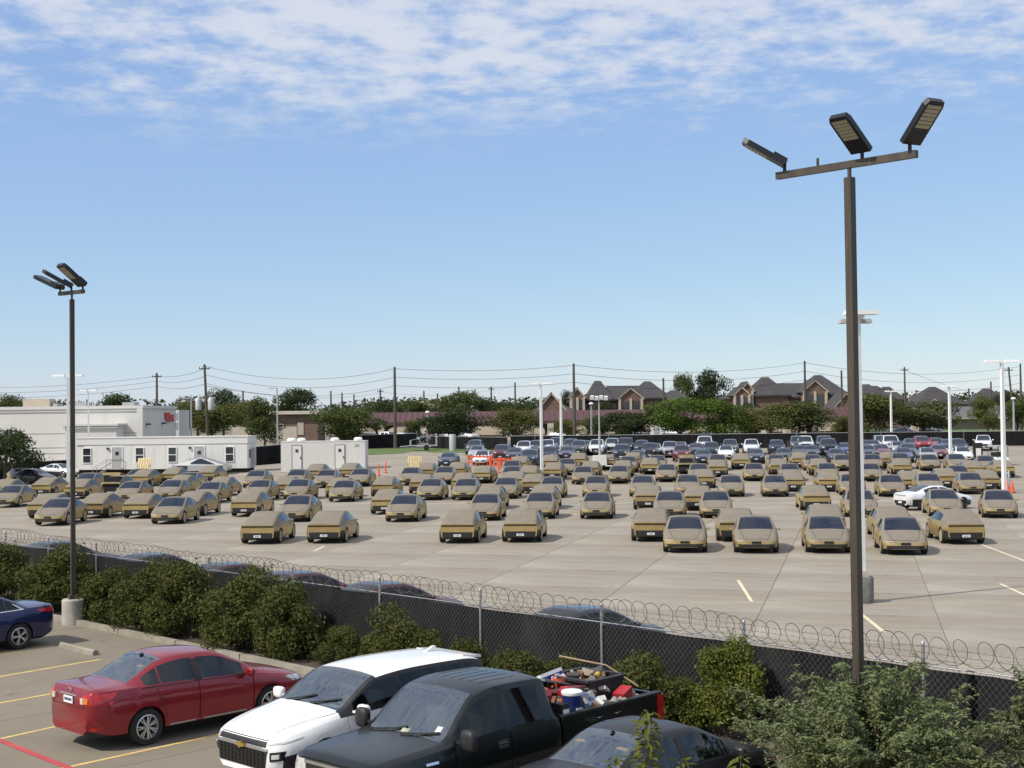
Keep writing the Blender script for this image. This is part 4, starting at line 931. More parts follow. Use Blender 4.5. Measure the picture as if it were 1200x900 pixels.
for wx in (.93, 4.86):
    for sg in (1, -1):
        w = bpy.data.objects.new('wheel', None); COL.objects.link(w); w.parent = r; obj('tyre', tm, w); obj('rim', rmm, w)
        w.location = (PKL / 2 - wx, sg * .86, c.wr); w.rotation_euler = (0, 0, 0 if sg > 0 else math.pi)
mb = MB(); mb.box((0, 0, .62), (2.2, 1.6, .08)); mb.box((.42, 0, 1.07), (.6, 1.5, .16)); part('cabin_floor', mb, M['trim'], h_); seats(h_, (-.25, -1.05), .80, .55, (-.4, .4))
hb = Matrix.Translation(pk) @ Matrix.Rotation(AXA + math.pi, 4, 'Z')      # truck frame in the world
def inbed(x, y, z): return hb @ Vector((x if x > 0 else (x + .36) * 1.12 + PKL / 2 - 3.80, y, z if x > 0 else z + .24))
YAW = AXA + math.pi
# hat on the dashboard, sticker is printed on the glass
mb = MB(); mb.lathe([(.19, 0), (.20, .012), (.10, .03), (.095, .10), (.06, .135), (.01, .125)], 16, 0, 'Z'); hm = pmat('straw', (.42, .43, .31), .9, 0, .15, 9)
o = obj('hat', mb.mesh('hat', hm, 50)); o.location = inbed(PKL / 2 - 1.45, -.02, 1.165); tag(o, 'pale brimmed hat lying on the dashboard of the green pickup', 'hat')
c.add(h_, 'windshield_sticker', M['plate'], [('F', rc(.53, .63, 1.31, 1.38))], .004, 2, 2)
# load in the bed: front of the bed at x = -.36, tail at -2.44; left side of the truck (+y) faces the camera
def item(name, mb, mats, x, y, z, label, cat, rz=0, rot=None, smooth=40):
    o = obj(name, mb.mesh(name, mats, smooth)); o.location = inbed(x, y, z); o.rotation_euler = rot if rot else (0, 0, YAW + rz); return tag(o, label, cat)
blue = pmat('blue_bucket', (.02, .03, .16), .45, 0, .1, 5); wht = pmat('white_plastic', (.75, .75, .74), .5, 0, .06, 5)
t = thing('bucket', 'blue paint bucket with white lid standing behind the pickup cab', 'bucket', inbed(-.78, .72, .66), YAW)
mb = MB(); mb.lathe([(.135, 0), (.155, .55), (.16, .56), (.15, .565)], 20, 0, 'Z'); part('bucket_body', mb, blue, t, 40)
mb = MB(); mb.lathe([(.165, .55), (.172, .57), (.172, .60), (.15, .615), (.01, .615)], 20, 0, 'Z'); part('lid', mb, wht, t, 40)
mb = MB(); mb.box((.0, .152, .33), (.14, .01, .05)); mb.box((.02, .147, .22), (.12, .01, .035)); part('label', mb, wht, t)
mb = MB(); mb.lathe([(.20, -.13), (.36, -.12), (.385, -.05), (.385, .05), (.36, .12), (.20, .13), (.19, 0)], 24, 0, 'Z')
item('spare_tyre', mb, M['tyre'], -.62, -.62, 1.22, 'black spare tyre on top of the load behind the cab', 'tyre', 0, (R_(18), R_(10), YAW))
grey_b = pmat('weathered_boards', (.20, .215, .195), .85, 0, .2, 4)
t = thing('board_stack', 'two weathered grey boards leaning on the load behind the cab', 'boards', inbed(-1.08, -.10, 1.20), YAW)
for k in range(2):
    mb = MB(); mb.box((-.02, -.17 + .25 * k, .05 + .02 * k), (.62, .22, .03), 0, Matrix.Rotation(R_(-14), 3, 'Y')); part('board', mb, grey_b, t)
mar = pmat('maroon_box', (.16, .03, .035), .6, 0, .1, 5)
t = thing('wooden_case', 'open case with a maroon lid beside the blue bucket', 'case', inbed(-1.12, .22, .66), YAW)
mb = MB(); mb.box((0, 0, .24), (.5, .42, .46)); part('case_body', mb, pmat('case_timber', (.26, .15, .08), .7, 0, .2, 6, stretch=(1, 6, 1)), t)
mb = MB(); mb.box((.02, .0, .51), (.56, .5, .04), 0, Matrix.Rotation(R_(8), 3, 'X')); part('lid', mb, mar, t)
blk = pmat('black_plastic', (.018, .018, .02), .5, 0, .15, 6)
t = thing('storage_tote', 'big open black storage tote heaped with tools near the tailgate', 'tote', inbed(-1.80, .02, .66), YAW)
for sx, sy, dx, dy in ((.42, 0, .03, .9), (-.42, 0, .03, .9), (0, .44, .84, .03), (0, -.44, .84, .03)):
    mb = MB(); mb.box((sx, sy, .30), (dx, dy, .60)); mb.box((sx * 1.05, sy * 1.05, .60), (dx + .05, dy + .05, .04)); part('tote_side', mb, blk, t)
mb = MB(); mb.box((0, 0, .02), (.82, .86, .03)); part('tote_floor', mb, blk, t)
mb = MB(); mb.box((.437, -.02, .36), (.008, .13, .22)); part('label', mb, wht, t)
def junk(seed, n, cx, cy, cz, rx, ry, name, label, cat, cols):
    rnd = random.Random(seed); t = thing(name, label, cat, inbed(cx, cy, cz), YAW)
    for i in range(n):
        mb = MB(); q = Matrix.Rotation(rnd.uniform(-.6, .6), 3, 'X') @ Matrix.Rotation(rnd.uniform(-.6, .6), 3, 'Y') @ Matrix.Rotation(rnd.uniform(0, 3), 3, 'Z')
        mb.box((rnd.uniform(-rx, rx), rnd.uniform(-ry, ry), rnd.uniform(0, .16)), (rnd.uniform(.05, .34), rnd.uniform(.04, .16), rnd.uniform(.03, .12)), 0, q); part('scrap', mb, rnd.choice(cols), t)
scr = [pmat('scrap_a', (.30, .26, .21), .8, 0, .2, 5), pmat('scrap_b', (.05, .05, .055), .7, 0, .2, 5), pmat('scrap_c', (.48, .46, .42), .6, 0, .2, 5), pmat('scrap_d', (.20, .12, .07), .8, 0, .2, 5)]
junk(3, 22, -1.80, 0, 1.14, .34, .36, 'tool_heap', 'jumbled tools and scraps filling the open black tote', 'tools', scr)
junk(5, 46, -1.25, .25, .84, .95, .60, 'scrap_heap', 'loose scrap and offcuts covering the pickup bed floor', 'scrap', scr)
junk(8, 14, -2.18, .45, .86, .18, .40, 'offcut_pile', 'small offcuts heaped against the tailgate corner', 'offcuts', [scr[0], scr[2], scr[3]])
mb = MB(); mb.lathe([(.10, 0), (.125, .24), (.13, .25), (.12, .25), (.095, .03)], 16, 0, 'Z'); item('orange_bucket', mb, M['orange'], -1.38, -.14, 1.02, 'small orange bucket between the cooler lid and black tote', 'bucket')
mb = MB(); mb.box((0, 0, .03), (.62, .34, .06), 0); mb.box((0, 0, -.05), (.58, .3, .12), 1); item('cooler', mb, [wht, pmat('cooler_blue', (.02, .05, .30), .5, 0, .1, 5)], -1.40, -.50, 1.22, 'white and blue cooler on top of the load by the fence', 'cooler', 0, (R_(26), R_(4), YAW + .12))
ph = MB(); rnd = random.Random(4)
for i in range(12): ph.box((rnd.uniform(-.1, .1), rnd.uniform(-.1, .1), rnd.uniform(0, .12)), (.14, .12, .06), 0, Matrix.Rotation(rnd.uniform(0, 3), 3, (rnd.random(), rnd.random(), rnd.random())))
item('pink_rag', ph, pmat('pale_pink_cloth', (.50, .40, .46), .9, 0, .15, 8), -1.50, -.30, 1.13, 'pale pink rag stuffed beside the orange bucket', 'rag')
# denim: crumpled cloth
def cloth(name, mat, x, y, z, w, d, h, seed, label, cat):
    rng = np.random.default_rng(seed); n = 18; mb = MB(); g = rng.normal(size=(5, 4)); vs = []
    for j in range(n):
        for i in range(n):
            u, v = i / (n - 1) - .5, j / (n - 1) - .5; k = max(0, 1 - (u * u + v * v) * 4.2)
            zz_ = h * math.sqrt(k) * (1 + .22 * math.sin(g[0, 0] * 4 * u + g[0, 1] * 5 * v) + .20 * math.sin(g[1, 0] * 9 * u + g[1, 1] * 8 * v + 1) + .12 * math.sin(g[2, 0] * 22 * v + 17 * u))
            vs.append((u * w, v * d, zz_))
    mb.add(vs, [(j * n + i, j * n + i + 1, (j + 1) * n + i + 1, (j + 1) * n + i) for j in range(n - 1) for i in range(n - 1)]); return item(name, mb, mat, x, y, z, label, cat, .3, None, 80)
cloth('denim_cloth', pmat('blue_denim', (.12, .18, .29), .9, 0, .2, 9), -1.28, .66, .84, .80, .58, .20, 5, 'crumpled blue denim cloth between the bucket and the red box', 'cloth')
cloth('brown_tarp', pmat('brown_canvas', (.24, .12, .06), .9, 0, .2, 9), -1.12, .86, .82, .5, .2, .2, 9, 'strip of brown canvas on the bed rail below the bucket', 'canvas')
rb = pmat('red_toolbox', (.36, .02, .025), .45, 0, .1, 5)
t = thing('red_toolbox', 'red metal toolbox tipped against the black tote', 'toolbox', inbed(-1.92, .72, .93), YAW + .2)
mb = MB(); mb.box((0, 0, .06), (.30, .20, .15), 0, Matrix.Rotation(R_(16), 3, 'Y')); part('box_body', mb, rb, t)
mb = MB(); mb.box((.025, 0, .15), (.31, .21, .035), 0, Matrix.Rotation(R_(16), 3, 'Y')); part('lid', mb, rb, t)
mb = MB(); mb.lathe([(.035, 0), (.05, .13), (.052, .14), (.04, .135)], 14, 0, 'Z'); item('paper_cup', mb, wht, -1.27, .90, .99, 'white paper cup tipped on the pickup bed rail', 'cup', 0, (R_(50), R_(20), YAW))
mb = MB(); mb.tube([(-.62, .35, .05), (-.2, .0, .42), (.5, -.42, .62)], .016, 6); item('wooden_staff', mb, pmat('pale_wood', (.55, .40, .22), .7, 0, .15, 6), -1.92, .18, .98, 'long pale wooden tool handle sticking up from the tote', 'tool handle')
t = thing('yellow_drill', 'yellow power drill lying on top of the black tote', 'drill', inbed(-1.76, .30, 1.30), YAW + .5); yel = pmat('yellow_plastic', (.62, .42, .03), .5, 0, .1, 6)
mb = MB(); mb.cyl((-.13, 0, 0), (.10, 0, 0), .045, .04, 12); part('motor_housing', mb, yel, t, 40)
mb = MB(); mb.cyl((.10, 0, 0), (.18, 0, 0), .03, .012, 10); part('chuck', mb, blk, t, 40)
mb = MB(); mb.bar((-.05, 0, 0), (-.09, 0, -.16), .045, .05); mb.box((-.10, 0, -.19), (.12, .07, .05)); part('grip', mb, blk, t)
mb = MB(); mb.lathe([(.05, 0), (.16, .03), (.19, .15), (.13, .24), (.02, .26)], 16, 0, 'Z'); item('red_fuel_can', mb, rb, -.52, .30, 1.05, 'round red container tucked behind the cab window', 'container')
t = thing('tool_bag', 'black tool bag with white lettering patch beside the blue bucket', 'bag', inbed(-.48, .76, .66), YAW)
mb = MB(); mb.box((0, 0, .24), (.18, .3, .46), 0, None, .8); part('bag_body', mb, blk, t)
mb = MB(); mb.box((0.0, .135, .34), (.13, .012, .1), 0, Matrix.Rotation(R_(4), 3, 'X')); part('patch', mb, wht, t)
mb = MB(); mb.tube([(0, -.1, .46), (0, -.06, .56), (0, .06, .56), (0, .1, .46)], .014, 6); part('bag_handle', mb, blk, t)
t = thing('yellow_strap', 'small bright yellow strap tied near the spare tyre', 'strap', inbed(-.50, -.20, 1.30), YAW)
mb = MB(); mb.box((0, 0, .03), (.20, .06, .05), 0, Matrix.Rotation(.4, 3, 'Y')); part('strap_end', mb, yel, t); mb = MB(); mb.box((-.1, .02, -.06), (.05, .05, .2)); part('strap_tail', mb, yel, t)

bl2 = pmat('faded_blue_cloth', (.16, .21, .30), .9, 0, .2, 9)
cloth('grey_tarp', pmat('grey_canvas', (.24, .23, .21), .9, 0, .25, 7), -1.62, .80, .84, .60, .34, .16, 12, 'grey crumpled canvas on the pickup load before the red toolbox', 'canvas')
cloth('dark_jacket', pmat('dark_jacket_cloth', (.03, .03, .035), .9, 0, .25, 7), -1.0, .52, .86, .50, .46, .26, 21, 'dark crumpled jacket between the bucket and the wooden case', 'jacket')
for i_, (x_, y_, z_, ln, az_, ti, mt, lab) in enumerate(((-.9, .0, 1.0, .9, .4, .25, 'wood', 'brown pole lying across the load behind the cab'), (-1.5, .45, .98, .75, -.5, .2, 'galv', 'bare metal pipe lying across the load'), (-2.1, .1, 1.02, .7, 1.1, .55, 'wood', 'short dark timber leaning out of the bed by the tailgate'))):
    mb = MB(); mb.bar((-ln / 2, 0, -ln * ti / 2), (ln / 2, 0, ln * ti / 2), .04, .03); item(['wooden_pole', 'metal_pipe', 'timber_offcut'][i_], mb, M[mt], x_, y_, z_, lab, ['pole', 'pipe', 'timber'][i_], az_)

junk(31, 30, -1.30, .20, 1.02, .55, .45, 'tool_pile', 'mixed tools and scraps piled high in the middle of the pickup bed', 'tools', scr + [rb, M['orange'], bl2])
junk(37, 20, -2.25, -.20, .98, .22, .55, 'lumber_scrap', 'broken timber and scrap piled against the inside of the tailgate', 'scrap', [scr[0], scr[3], scr[1]])
# ------------------------------------------------------------------ the parked rows in the far lot
def axis_at(u):                                    # direction the rows run away from the viewer, by where the cars stand
    vp = 660 + .19 * u; d = Vector(((vp - 600) / F_PX, 1, 0)); return d.normalized()
GC = [  # column, ground row of the near tyres, shows its nose (F) or tail (R), turn in degrees
 (62,615,'F',0),(53,607,'R',0),(113,606.5,'R',-2),(164,607,'R',0),(198,613.5,'F',0),(225,604,'R',-2),(243,589.5,'F',0),(258,581,'R',0),(198,586,'F',0),(211,578,'R',0),
 (150,588,'F',0),(134,578.5,'T',0),(158,569,'U',0),(92,584,'R',0),(54,581,'R',-3),(8,594,'F',2),(4,584,'R',0),(18,567,'F',38),(98,575,'F',0),(168,570,'R',-3),(202,567,'R',0),
 (218,574.5,'F',0),(245,565,'R',-2),(298,572,'F',0),(302,586.5,'F',0),(290,604.5,'R',0),(307,636.5,'R',0),(384,635.5,'R',0),(346,611,'F',0),(348,585.5,'F',0),(333,581,'R',0),
 (346,571,'F',0),(381,571.5,'F',0),(370,563,'R',0),(397,583,'R',0),(401.5,587.5,'F',0),(421,570,'F',0),(409,562,'R',0),(450,581.5,'R',0),(453,602,'R',0),(472,611,'F',0),
 (504,585.5,'F',0),(494,578,'R',0),(480,568.5,'U',0),(499,562,'R',0),(520,567.5,'F',0),(536,561,'R',0),(543,576,'R',0),(545,585.5,'F',0),(566,566,'R',-2),(592,584,'F',0),(603,574,'R',0),
 (599,567,'F',0),(599,559,'F',0),(574,596,'R',0),(568,609.5,'F',0),(539,635.5,'R',0),(612,634.5,'R',0),(632,607.5,'F',0),(637,596,'R',0),(646.5,583,'F',0),(625,578,'R',0),
 (698,582,'F',0),(699.5,607.5,'F',0),(683,567.5,'F',0),(692,560,'R',0),(725,566.5,'F',0),(730,559,'R',0),(649,562,'R',-2),(664,556.5,'F',0),(645,551,'R',0),(678,548.5,'R',0),(711,550,'R',0),(609,553,'R',0),
 (736,553.5,'F',0),(742,548,'R',0),(763.5,633.5,'R',0),(803,646.5,'F',0),(863,633.5,'R',0),(886,647,'F',0),(760,596.5,'R',0),(785,606.5,'F',0),(839,606.5,'F',0),(818,597.5,'R',0),
 (753,581.5,'F',0),(806,580.5,'F',0),(825,571.5,'R',0),(819,564,'F',0),(857,581.5,'F',0),(781,564.5,'F',0),(762,555.5,'R',0),(770,552,'F',0),(804,555,'T',0),(841,558.5,'R',0),(841,551,'F',0),(869,549.5,'R',0),(884,563.5,'F',0),
 (910,551.5,'F',0),(929,575.5,'R',0),(926,564,'F',0),(913,557,'R',0),(908.5,581.5,'F',0),(937,548,'R',0),(953,551.5,'F',0),(970,563.5,'F',0),(971,575.5,'R',0),(960,557,'R',0),(988,551.5,'F',0),
 (954.5,597.5,'R',2),(968,628,'R',0),(970,647,'F',0),(1009,605.5,'F',0),(999,580,'F',0),(1021,564,'F',0),(1023,551,'F',0),(1041,548,'R',0),(1045.5,581.5,'F',0),(1056,557,'R',0),(1056,549.5,'F',0),
 (1059,649,'F',0),(1047,632,'R',0),(1124,636.5,'R',5),(1174,606.5,'F',-5),(1108,605,'F',0),(1157,574,'R',0),(1139,578.5,'F',0),(1108,571,'R',0),(1090,579.5,'F',0),(1066,575.5,'R',0),
 (1124,567,'F',0),(1139,560,'R',0),(1090,551.5,'F',0),(1122,551,'F',0),(1157,553.5,'F',-3),(1175,559.5,'R',2),(620,566,'R',0)]
gold_proto = cyber_root('gold_coupe'); gold_trunk = cyber_root('gold_coupe', 'trunk'); gold_up = cyber_root('gold_coupe', 'up')
bands = [(630, 660, 'nearest'), (600, 630, 'second nearest'), (576, 600, 'middle'), (561, 576, 'second farthest'), (540, 561, 'farthest')]
def band(v): return next(b for b in bands if b[0] <= v < b[1])[2]
side = {}
for c in sorted(GC): side.setdefault((band(c[1]), c[2]), []).append(c)
ZL = 0
for c in GC:
    u, v, k, turn = c; p = pg(u, v); A = axis_at(u); L_ = CY.L
    fr = k in 'FU'
    ctr = p + A * (L_ / 2 - (.80 if fr else .83)); ctr.z = gz(ctr.x, ctr.y)
    ang = math.atan2(A.y, A.x) + (math.pi if fr else 0) + R_(turn)
    n = side[(band(v), k)].index(c); tot = len(side[(band(v), k)])
    if k == 'T': lab = 'gold coupe with its boot wide open, black inside, ' + ('near the left light pole' if u < 400 else 'in the back rows right of centre')
    elif k == 'U': lab = 'gold coupe with a pale gold lid raised above its roof, ' + ('before the long white trailer' if u < 300 else 'before the grass strip')
    else:
        lab = 'gold coupe showing its %s, %s from left among %ss in the %s row' % ('nose' if fr else 'tail', ORD[n], 'nose' if fr else 'tail', band(v))
    pr = {'T': gold_trunk, 'U': gold_up}.get(k, gold_proto)
    place(pr, USED, ctr, ang, lab, 'dusty gold coupes parked in rows')
# --- other cars: (column, ground row, type, colour, turn)   s sedan, u suv, p pickup
OC = [(524,547.5,'s','navy',0),(555,533,'u','grey',0),(558,538,'s','silver',0),(564,545,'s','white',0),(587,540,'u','maroon',0),(602,541,'s','navy',0),(613,535,'u','white',0),(620,547,'u','teal',0),
 (628,534,'u','grey',0),(641,533,'u','white',0),(652,532,'p','teal',0),(649,538,'s','white',0),(642,543,'u','navy',0),(664,539,'s','navy',0),(668,532,'u','grey',0),(678,534,'u','grey',0),(686,531,'s','grey',0),
 (699,533,'u','white',0),(717,531,'u','mint',0),(733,533,'p','navy',0),(728,540,'u','navy',0),(747,545,'s','teal',0),(752,534,'u','black',0),(761,538,'u','black',0),(767,535,'s','mint',0),
 (785,536,'u','silver',0),(797,533,'s','white',0),(799,541,'u','maroon',0),(826,531,'p','white',0),(816,535,'s','navy',0),(834,537,'u','teal',0),(824,544,'s','navy',0),(851,538.5,'s','white',0),(856,533,'u','grey',0),
 (881,533,'u','white',0),(886,543,'s','navy',0),(911,534,'u','navy',0),(919,542,'s','black',0),(936,531,'p','grey',0),(944,531,'p','white',0),(938,538,'s','black',0),(951,538,'s','navy',0),(967,531,'p','grey',0),
 (972,535,'p','navy',0),(981,543,'s','navy',0),(992,535,'s','blue',0),(1016,531,'s','grey',0),(1024,531,'s','silver',0),(1017,538,'s','navy',0),(1034,537,'s','maroon',0),(1045,530.5,'p','white',0),(1034,528,'u','mint',0),
 (1060,542,'s','blue',0),(1065,536,'s','navy',0),(1054,533,'s','silver',0),(1088,542,'s','silver',0),(1082,529,'u','red',0),(1099,528,'s','red',0),(1069,529,'s','teal',0),(1101,538,'s','maroon',0),
 (1109,537,'s','white',0),(1112,530,'s','blue',0),(1125,533,'u','navy',0),(1130,541,'s','white',0),(1155,528,'u','white',-8),
 (452,521,'p','white',60),(434,521,'u','black',60),(475,521,'u','white',50),(487,519,'u','black',50),(505,518,'s','red',40),(523,517,'u','white',50),(545,516.5,'u','white',50),(516,522,'s','black',40),(558,515.5,'u','grey',40),(571,514,'u','maroon',40),
 (662,515,'s','white',80),(757,514,'s','black',70),(788,513.5,'u','white',60),(838,513,'s','grey',80),(1060,512,'s','navy',80),(1085,511,'u','black',70),
 (40,567,'s','black',62),(70,559,'s','white',62)]
CARS = {'s': (SEDAN, 'sedan', 'sedan'), 'u': (SUV, 'suv', 'suv'), 'p': (None, 'pickup', 'pickup')}
protos = {}; cols = {}
for o_ in sorted(OC): cols.setdefault((o_[2], o_[3], o_[1] < 522.5 and o_[0] < 1100 and o_[0] != 999), []).append(o_)
for c in OC:
    u, v, k, col_, turn = c; p = pg(u, v); A = axis_at(u); key = (k, col_)
    if key not in protos:
        nm = col_ + '_' + CARS[k][1]
        protos[key] = far_pickup(nm, 'paint_' + col_) if k == 'p' else far_root(nm, CARS[k][0], 'paint_' + col_, CARS[k][1], 'sedan' if k == 's' else 'suv')
    L_ = PKL if k == 'p' else CARS[k][0].L
    d = Matrix.Rotation(R_(turn), 3, 'Z') @ A
    ctr = p + A * (L_ / 2 - .88) if turn < 30 else p.copy(); ctr.z = gz(ctr.x, ctr.y)
    grp = cols[(k, col_, v < 522.5 and u < 1100)]; n = grp.index(c)
    if u < 100: lab = 'glossy %s sedan parked side-on behind the gold coupes by the white warehouse' % col_
    elif v < 522.5: lab = '%s %s parked before the maroon-roofed shops, %s%s %s from the left there' % (col_, CARS[k][1], '' if len(grp) == 1 else '', ORD[n], CARS[k][1])
    elif u == 1155: lab = 'white suv standing alone at the far right by the black fence'
    elif u == 524: lab = 'dark navy sedan parked alone beside the grass strip'
    else: lab = '%s %s in the packed back rows by the black fence, %s %s %s from left' % (col_, CARS[k][1], ORD[n], col_, CARS[k][1])
    place(protos[key], USED, ctr, math.atan2(d.y, d.x) + math.pi, lab, 'ordinary cars parked behind the gold coupes' if v > 522.5 else 'cars parked before the shops')
# a second look at the two hatchbacks standing apart
wh = thing('white_hatchback', 'clean white hatchback standing crosswise among the gold coupes at right', 'car')
SEDAN.objects(wh, M['paint_white'], M['glass']); 
SEDAN.add(wh, 'tail_bar', M['lens'], [('R', rc(-.66, .66, .87, .97))], .015, 8, 1); SEDAN.add(wh, 'rear_valance', M['trim'], [('R', rc(-.76, .76, .30, .58))], .015, 8, 2); SEDAN.add(wh, 'license_plate', M['plate'], [('R', rc(-.16, .16, .42, .52))], .03, 2, 1)
mirror(wh, 2.35 - 1.6, 1.0, .97, M['paint_white']); add_wheels(SEDAN, wh, M['rim_dark'], 5, .01, sub=False, n=16)
p = pg(1080, 598); hd = R_(20); d = Vector((math.cos(hd), math.sin(hd), 0)); q = p + d * 1.45 + Vector((-d.y, d.x, 0)) * .8; wh.location = (q.x, q.y, gz(q.x, q.y)); wh.rotation_euler = (0, 0, hd)
# cars just behind the wire fence: glass roofs over it
GR = dict(SED)
tesla = Car(4.7, SED, (.90, 3.78), .34, .23, wsh=(1.12, 2.15), roofg=(2.18, 3.0), rwin=(3.02, 4.1), wins=((1.48, 2.42), (2.5, 3.4)), seams=(1.42, 2.46), lower=(.3, 4.4), sp=.13).build()
M['roof_glass'] = pmat('roof_glass', (.012, .016, .03), .04, 0, .1, 3, spec=.8)
M['pane_dark'] = pmat('dark_side_glass', (.006, .008, .010), .05, 0, .2, 3, spec=.35)
paint('paint_burgundy', (.06, .006, .010), .3, .3); paint('paint_midnight', (.012, .014, .022), .3, .3)
def fence_car(pm):
    r = thing('glass_roof_car', 'x', 'car'); tesla.objects(r, M[pm], M['pane_dark'], M['roof_glass']); mirror(r, 2.35 - 1.55, 1.0, .97, M[pm]); add_wheels(tesla, r, M['rim_dark'], 5, .01, sub=False, n=16)
    for sg in (1, -1): tesla.add(r, 'tail_light', M['lamp_red'], [('R', rc(sg * .35, sg * .68, .90, .97))], .012, 3, 1)
    return r
fc = {}
for i, (u, v, pm, lab) in enumerate(((70, 640, 'paint_midnight', 'dark car roof behind the wire fence, leftmost of those beside the left pole'), (182, 650, 'paint_midnight', 'dark glass-roofed car behind the fence above the tallest hedge'),
        (272, 657, 'paint_burgundy', 'burgundy glass-roofed car behind the fence, left of the third one'), (352, 667, 'paint_burgundy', 'burgundy car behind the fence whose roof rises over the dense hedge'),
        (452, 678, 'paint_burgundy', 'burgundy car behind the fence showing most of its side windows'), (682, 714, 'paint_midnight', 'dark car behind the fence, rightmost and nearest of the roofs'))):
    p = pz(u, v + 1, 1.42); a2 = axis_at(420); dv = Vector((p.x, p.y, 0)).normalized(); loc = dv * ((FN0 + 2.75) / dv.dot(fn)); a2 = Vector((math.cos(AXA), math.sin(AXA), 0))
    if pm not in fc: fc[pm] = fence_car(pm); o = fc[pm]
    else: o = copy_tree(fc[pm])
    o.location = loc; o.rotation_euler = (0, 0, math.atan2(a2.y, a2.x)); o['label'] = lab; o['group'] = 'cars parked just behind the wire fence'
# steel wedge truck by the trailer
def wedge():
    p = pg(236, 557); r = thing('steel_wedge_truck', 'angular bare steel pickup parked side-on before the long trailer', 'pickup', (p.x, p.y + .4, gz(p.x, p.y)), R_(-4))
    sd_ = [(-2.84, .62), (-2.80, 1.12), (-.2, 1.72), (.15, 1.79), (2.55, 1.02), (2.84, .82), (2.80, .55), (2.15, .45), (-2.3, .45)]
    mb = MB(); top = {3: .62, 2: .64}
    pts = [(x, z, (.66 if z > 1.5 else .98)) for x, z in sd_]; n = len(pts)
    vs = [(x, w, z) for x, z, w in pts] + [(x, -w, z) for x, z, w in pts]
    belt = 1.08
    mb.box((0, 0, .74), (5.6, 1.98, .56)); part('lower_body', mb, M['steel'], r)
    mb = MB(); vs = [(-2.84, .99, 1.02), (2.80, .95, .90), (2.80, -.95, .90), (-2.84, -.99, 1.02), (-2.7, .82, 1.10), (-.25, .66, 1.74), (.15, .64, 1.80), (2.60, .80, 1.0), (-2.7, -.82, 1.10), (-.25, -.66, 1.74), (.15, -.64, 1.80), (2.60, -.80, 1.0)]
    fs = [(0, 4, 5, 6, 7, 1), (3, 2, 11, 10, 9, 8), (4, 8, 9, 5), (5, 9, 10, 6), (6, 10, 11, 7), (7, 11, 2, 1), (0, 3, 8, 4), (0, 1, 2, 3)]
    mb.add(vs, fs); part('upper_body', mb, M['steel'], r)
    for sg in (1, -1):
        mb = MB(); y = lambda z: (.97 - (z - 1.02) * .42) * sg
        q = [(-1.0, 1.22), (1.55, 1.14), (.15, 1.70), (-.2, 1.66)]
        mb.add([(x, y(z) + sg * .012, z) for x, z in q] + [(x, y(z) - sg * .05, z) for x, z in q], [(0, 1, 2, 3), (4, 7, 6, 5), (0, 4, 5, 1), (1, 5, 6, 2), (2, 6, 7, 3), (3, 7, 4, 0)]); part('window', mb, M['glass'], r)
        for x in (1.85, -1.75):
            mb = MB(); mb.box((x, sg * .995, .72), (1.05, .05, .5)); part('wheel_arch', mb, M['trim'], r)
            mb = MB(); mb.lathe([(.25, -.12), (.42, -.1), (.44, 0), (.42, .1), (.25, .13), (.02, .11)], 18, 0); o = part('wheel', mb, M['tyre'], r, 40); o.location = (x, sg * .95, .44)
    mb = MB(); vs = [(.2, .58, 1.80), (2.0, .72, 1.21), (2.0, -.72, 1.21), (.2, -.58, 1.80)]; mb.add(vs + [(x, y, z - .05) for x, y, z in vs], [(0, 1, 2, 3), (4, 7, 6, 5), (0, 4, 5, 1), (1, 5, 6, 2), (2, 6, 7, 3), (3, 7, 4, 0)]); part('windshield', mb, M['glass'], r)
    mb = MB(); mb.box((2.83, 0, .86), (.05, 1.8, .05)); part('light_bar', mb, M['lamp_clear'], r)
    return r
wedge()
# ------------------------------------------------------------------ wire fence, hedge, near lamp posts
FT0, FT1 = -9.0, FLEN + 4.5; FH = 1.65; FANG = math.atan2(fdir.y, fdir.x)
fen = thing('chain_link_fence', 'chain link fence with black screen and coiled razor wire between the two lots', 'fence', fpt(0), FANG)
nloc = -1                                             # local -y is the near side
mb = MB(); n = int((FT1 - FT0) / .5); rnd = random.Random(2); vs = []
for i in range(n + 1):
    t = FT0 + (FT1 - FT0) * i / n
    for z in (.02, .6, 1.2, FH - .045 - .02 * abs(math.sin(i * .9))): vs.append((t, .035 + .02 * math.sin(i * 1.7 + z * 3) * (1 if z < 1.3 else .3), z))
mb.add(vs, [(4 * i + k, 4 * i + 4 + k, 4 * i + 5 + k, 4 * i + 1 + k) for i in range(n) for k in range(3)]); part('privacy_screen', mb, M['screen'], fen)
mb = MB(); D = .112; k = int((FT1 - FT0) / D); hw = .0024
def wire(p0, p1, y):                                  # flat triangular wire
    d = Vector((p1[0] - p0[0], 0, p1[1] - p0[1])).normalized(); nn = Vector((-d.z, 0, d.x)) * hw
    a, b = Vector((p0[0], y, p0[1])), Vector((p1[0], y, p1[1])); o = Vector((0, hw * 1.2, 0))
    mb.add([a + nn, a - nn, a + o, b + nn, b - nn, b + o], [(0, 3, 5, 2), (2, 5, 4, 1), (1, 4, 3, 0)])
run = FH / 1.15
for i in range(-int(run / D) - 1, k + 1):
    for sgn in (1, -1):
        x0 = FT0 + i * D; x1 = x0 + run; z0, z1 = (.03, FH + .03) if sgn > 0 else (FH + .03, .03)
        if x1 < FT0 or x0 > FT1: continue
        wire((x0, z0), (x1, z1), -.02 if sgn > 0 else -.026)
o = part('chain_link', mb, M['chainwire'], fen, stuff=True)
mb = MB(); mb.cyl((FT0, -.005, FH), (FT1, -.005, FH), .014, n=6); part('top_rail', mb, M['galv'], fen, 60)
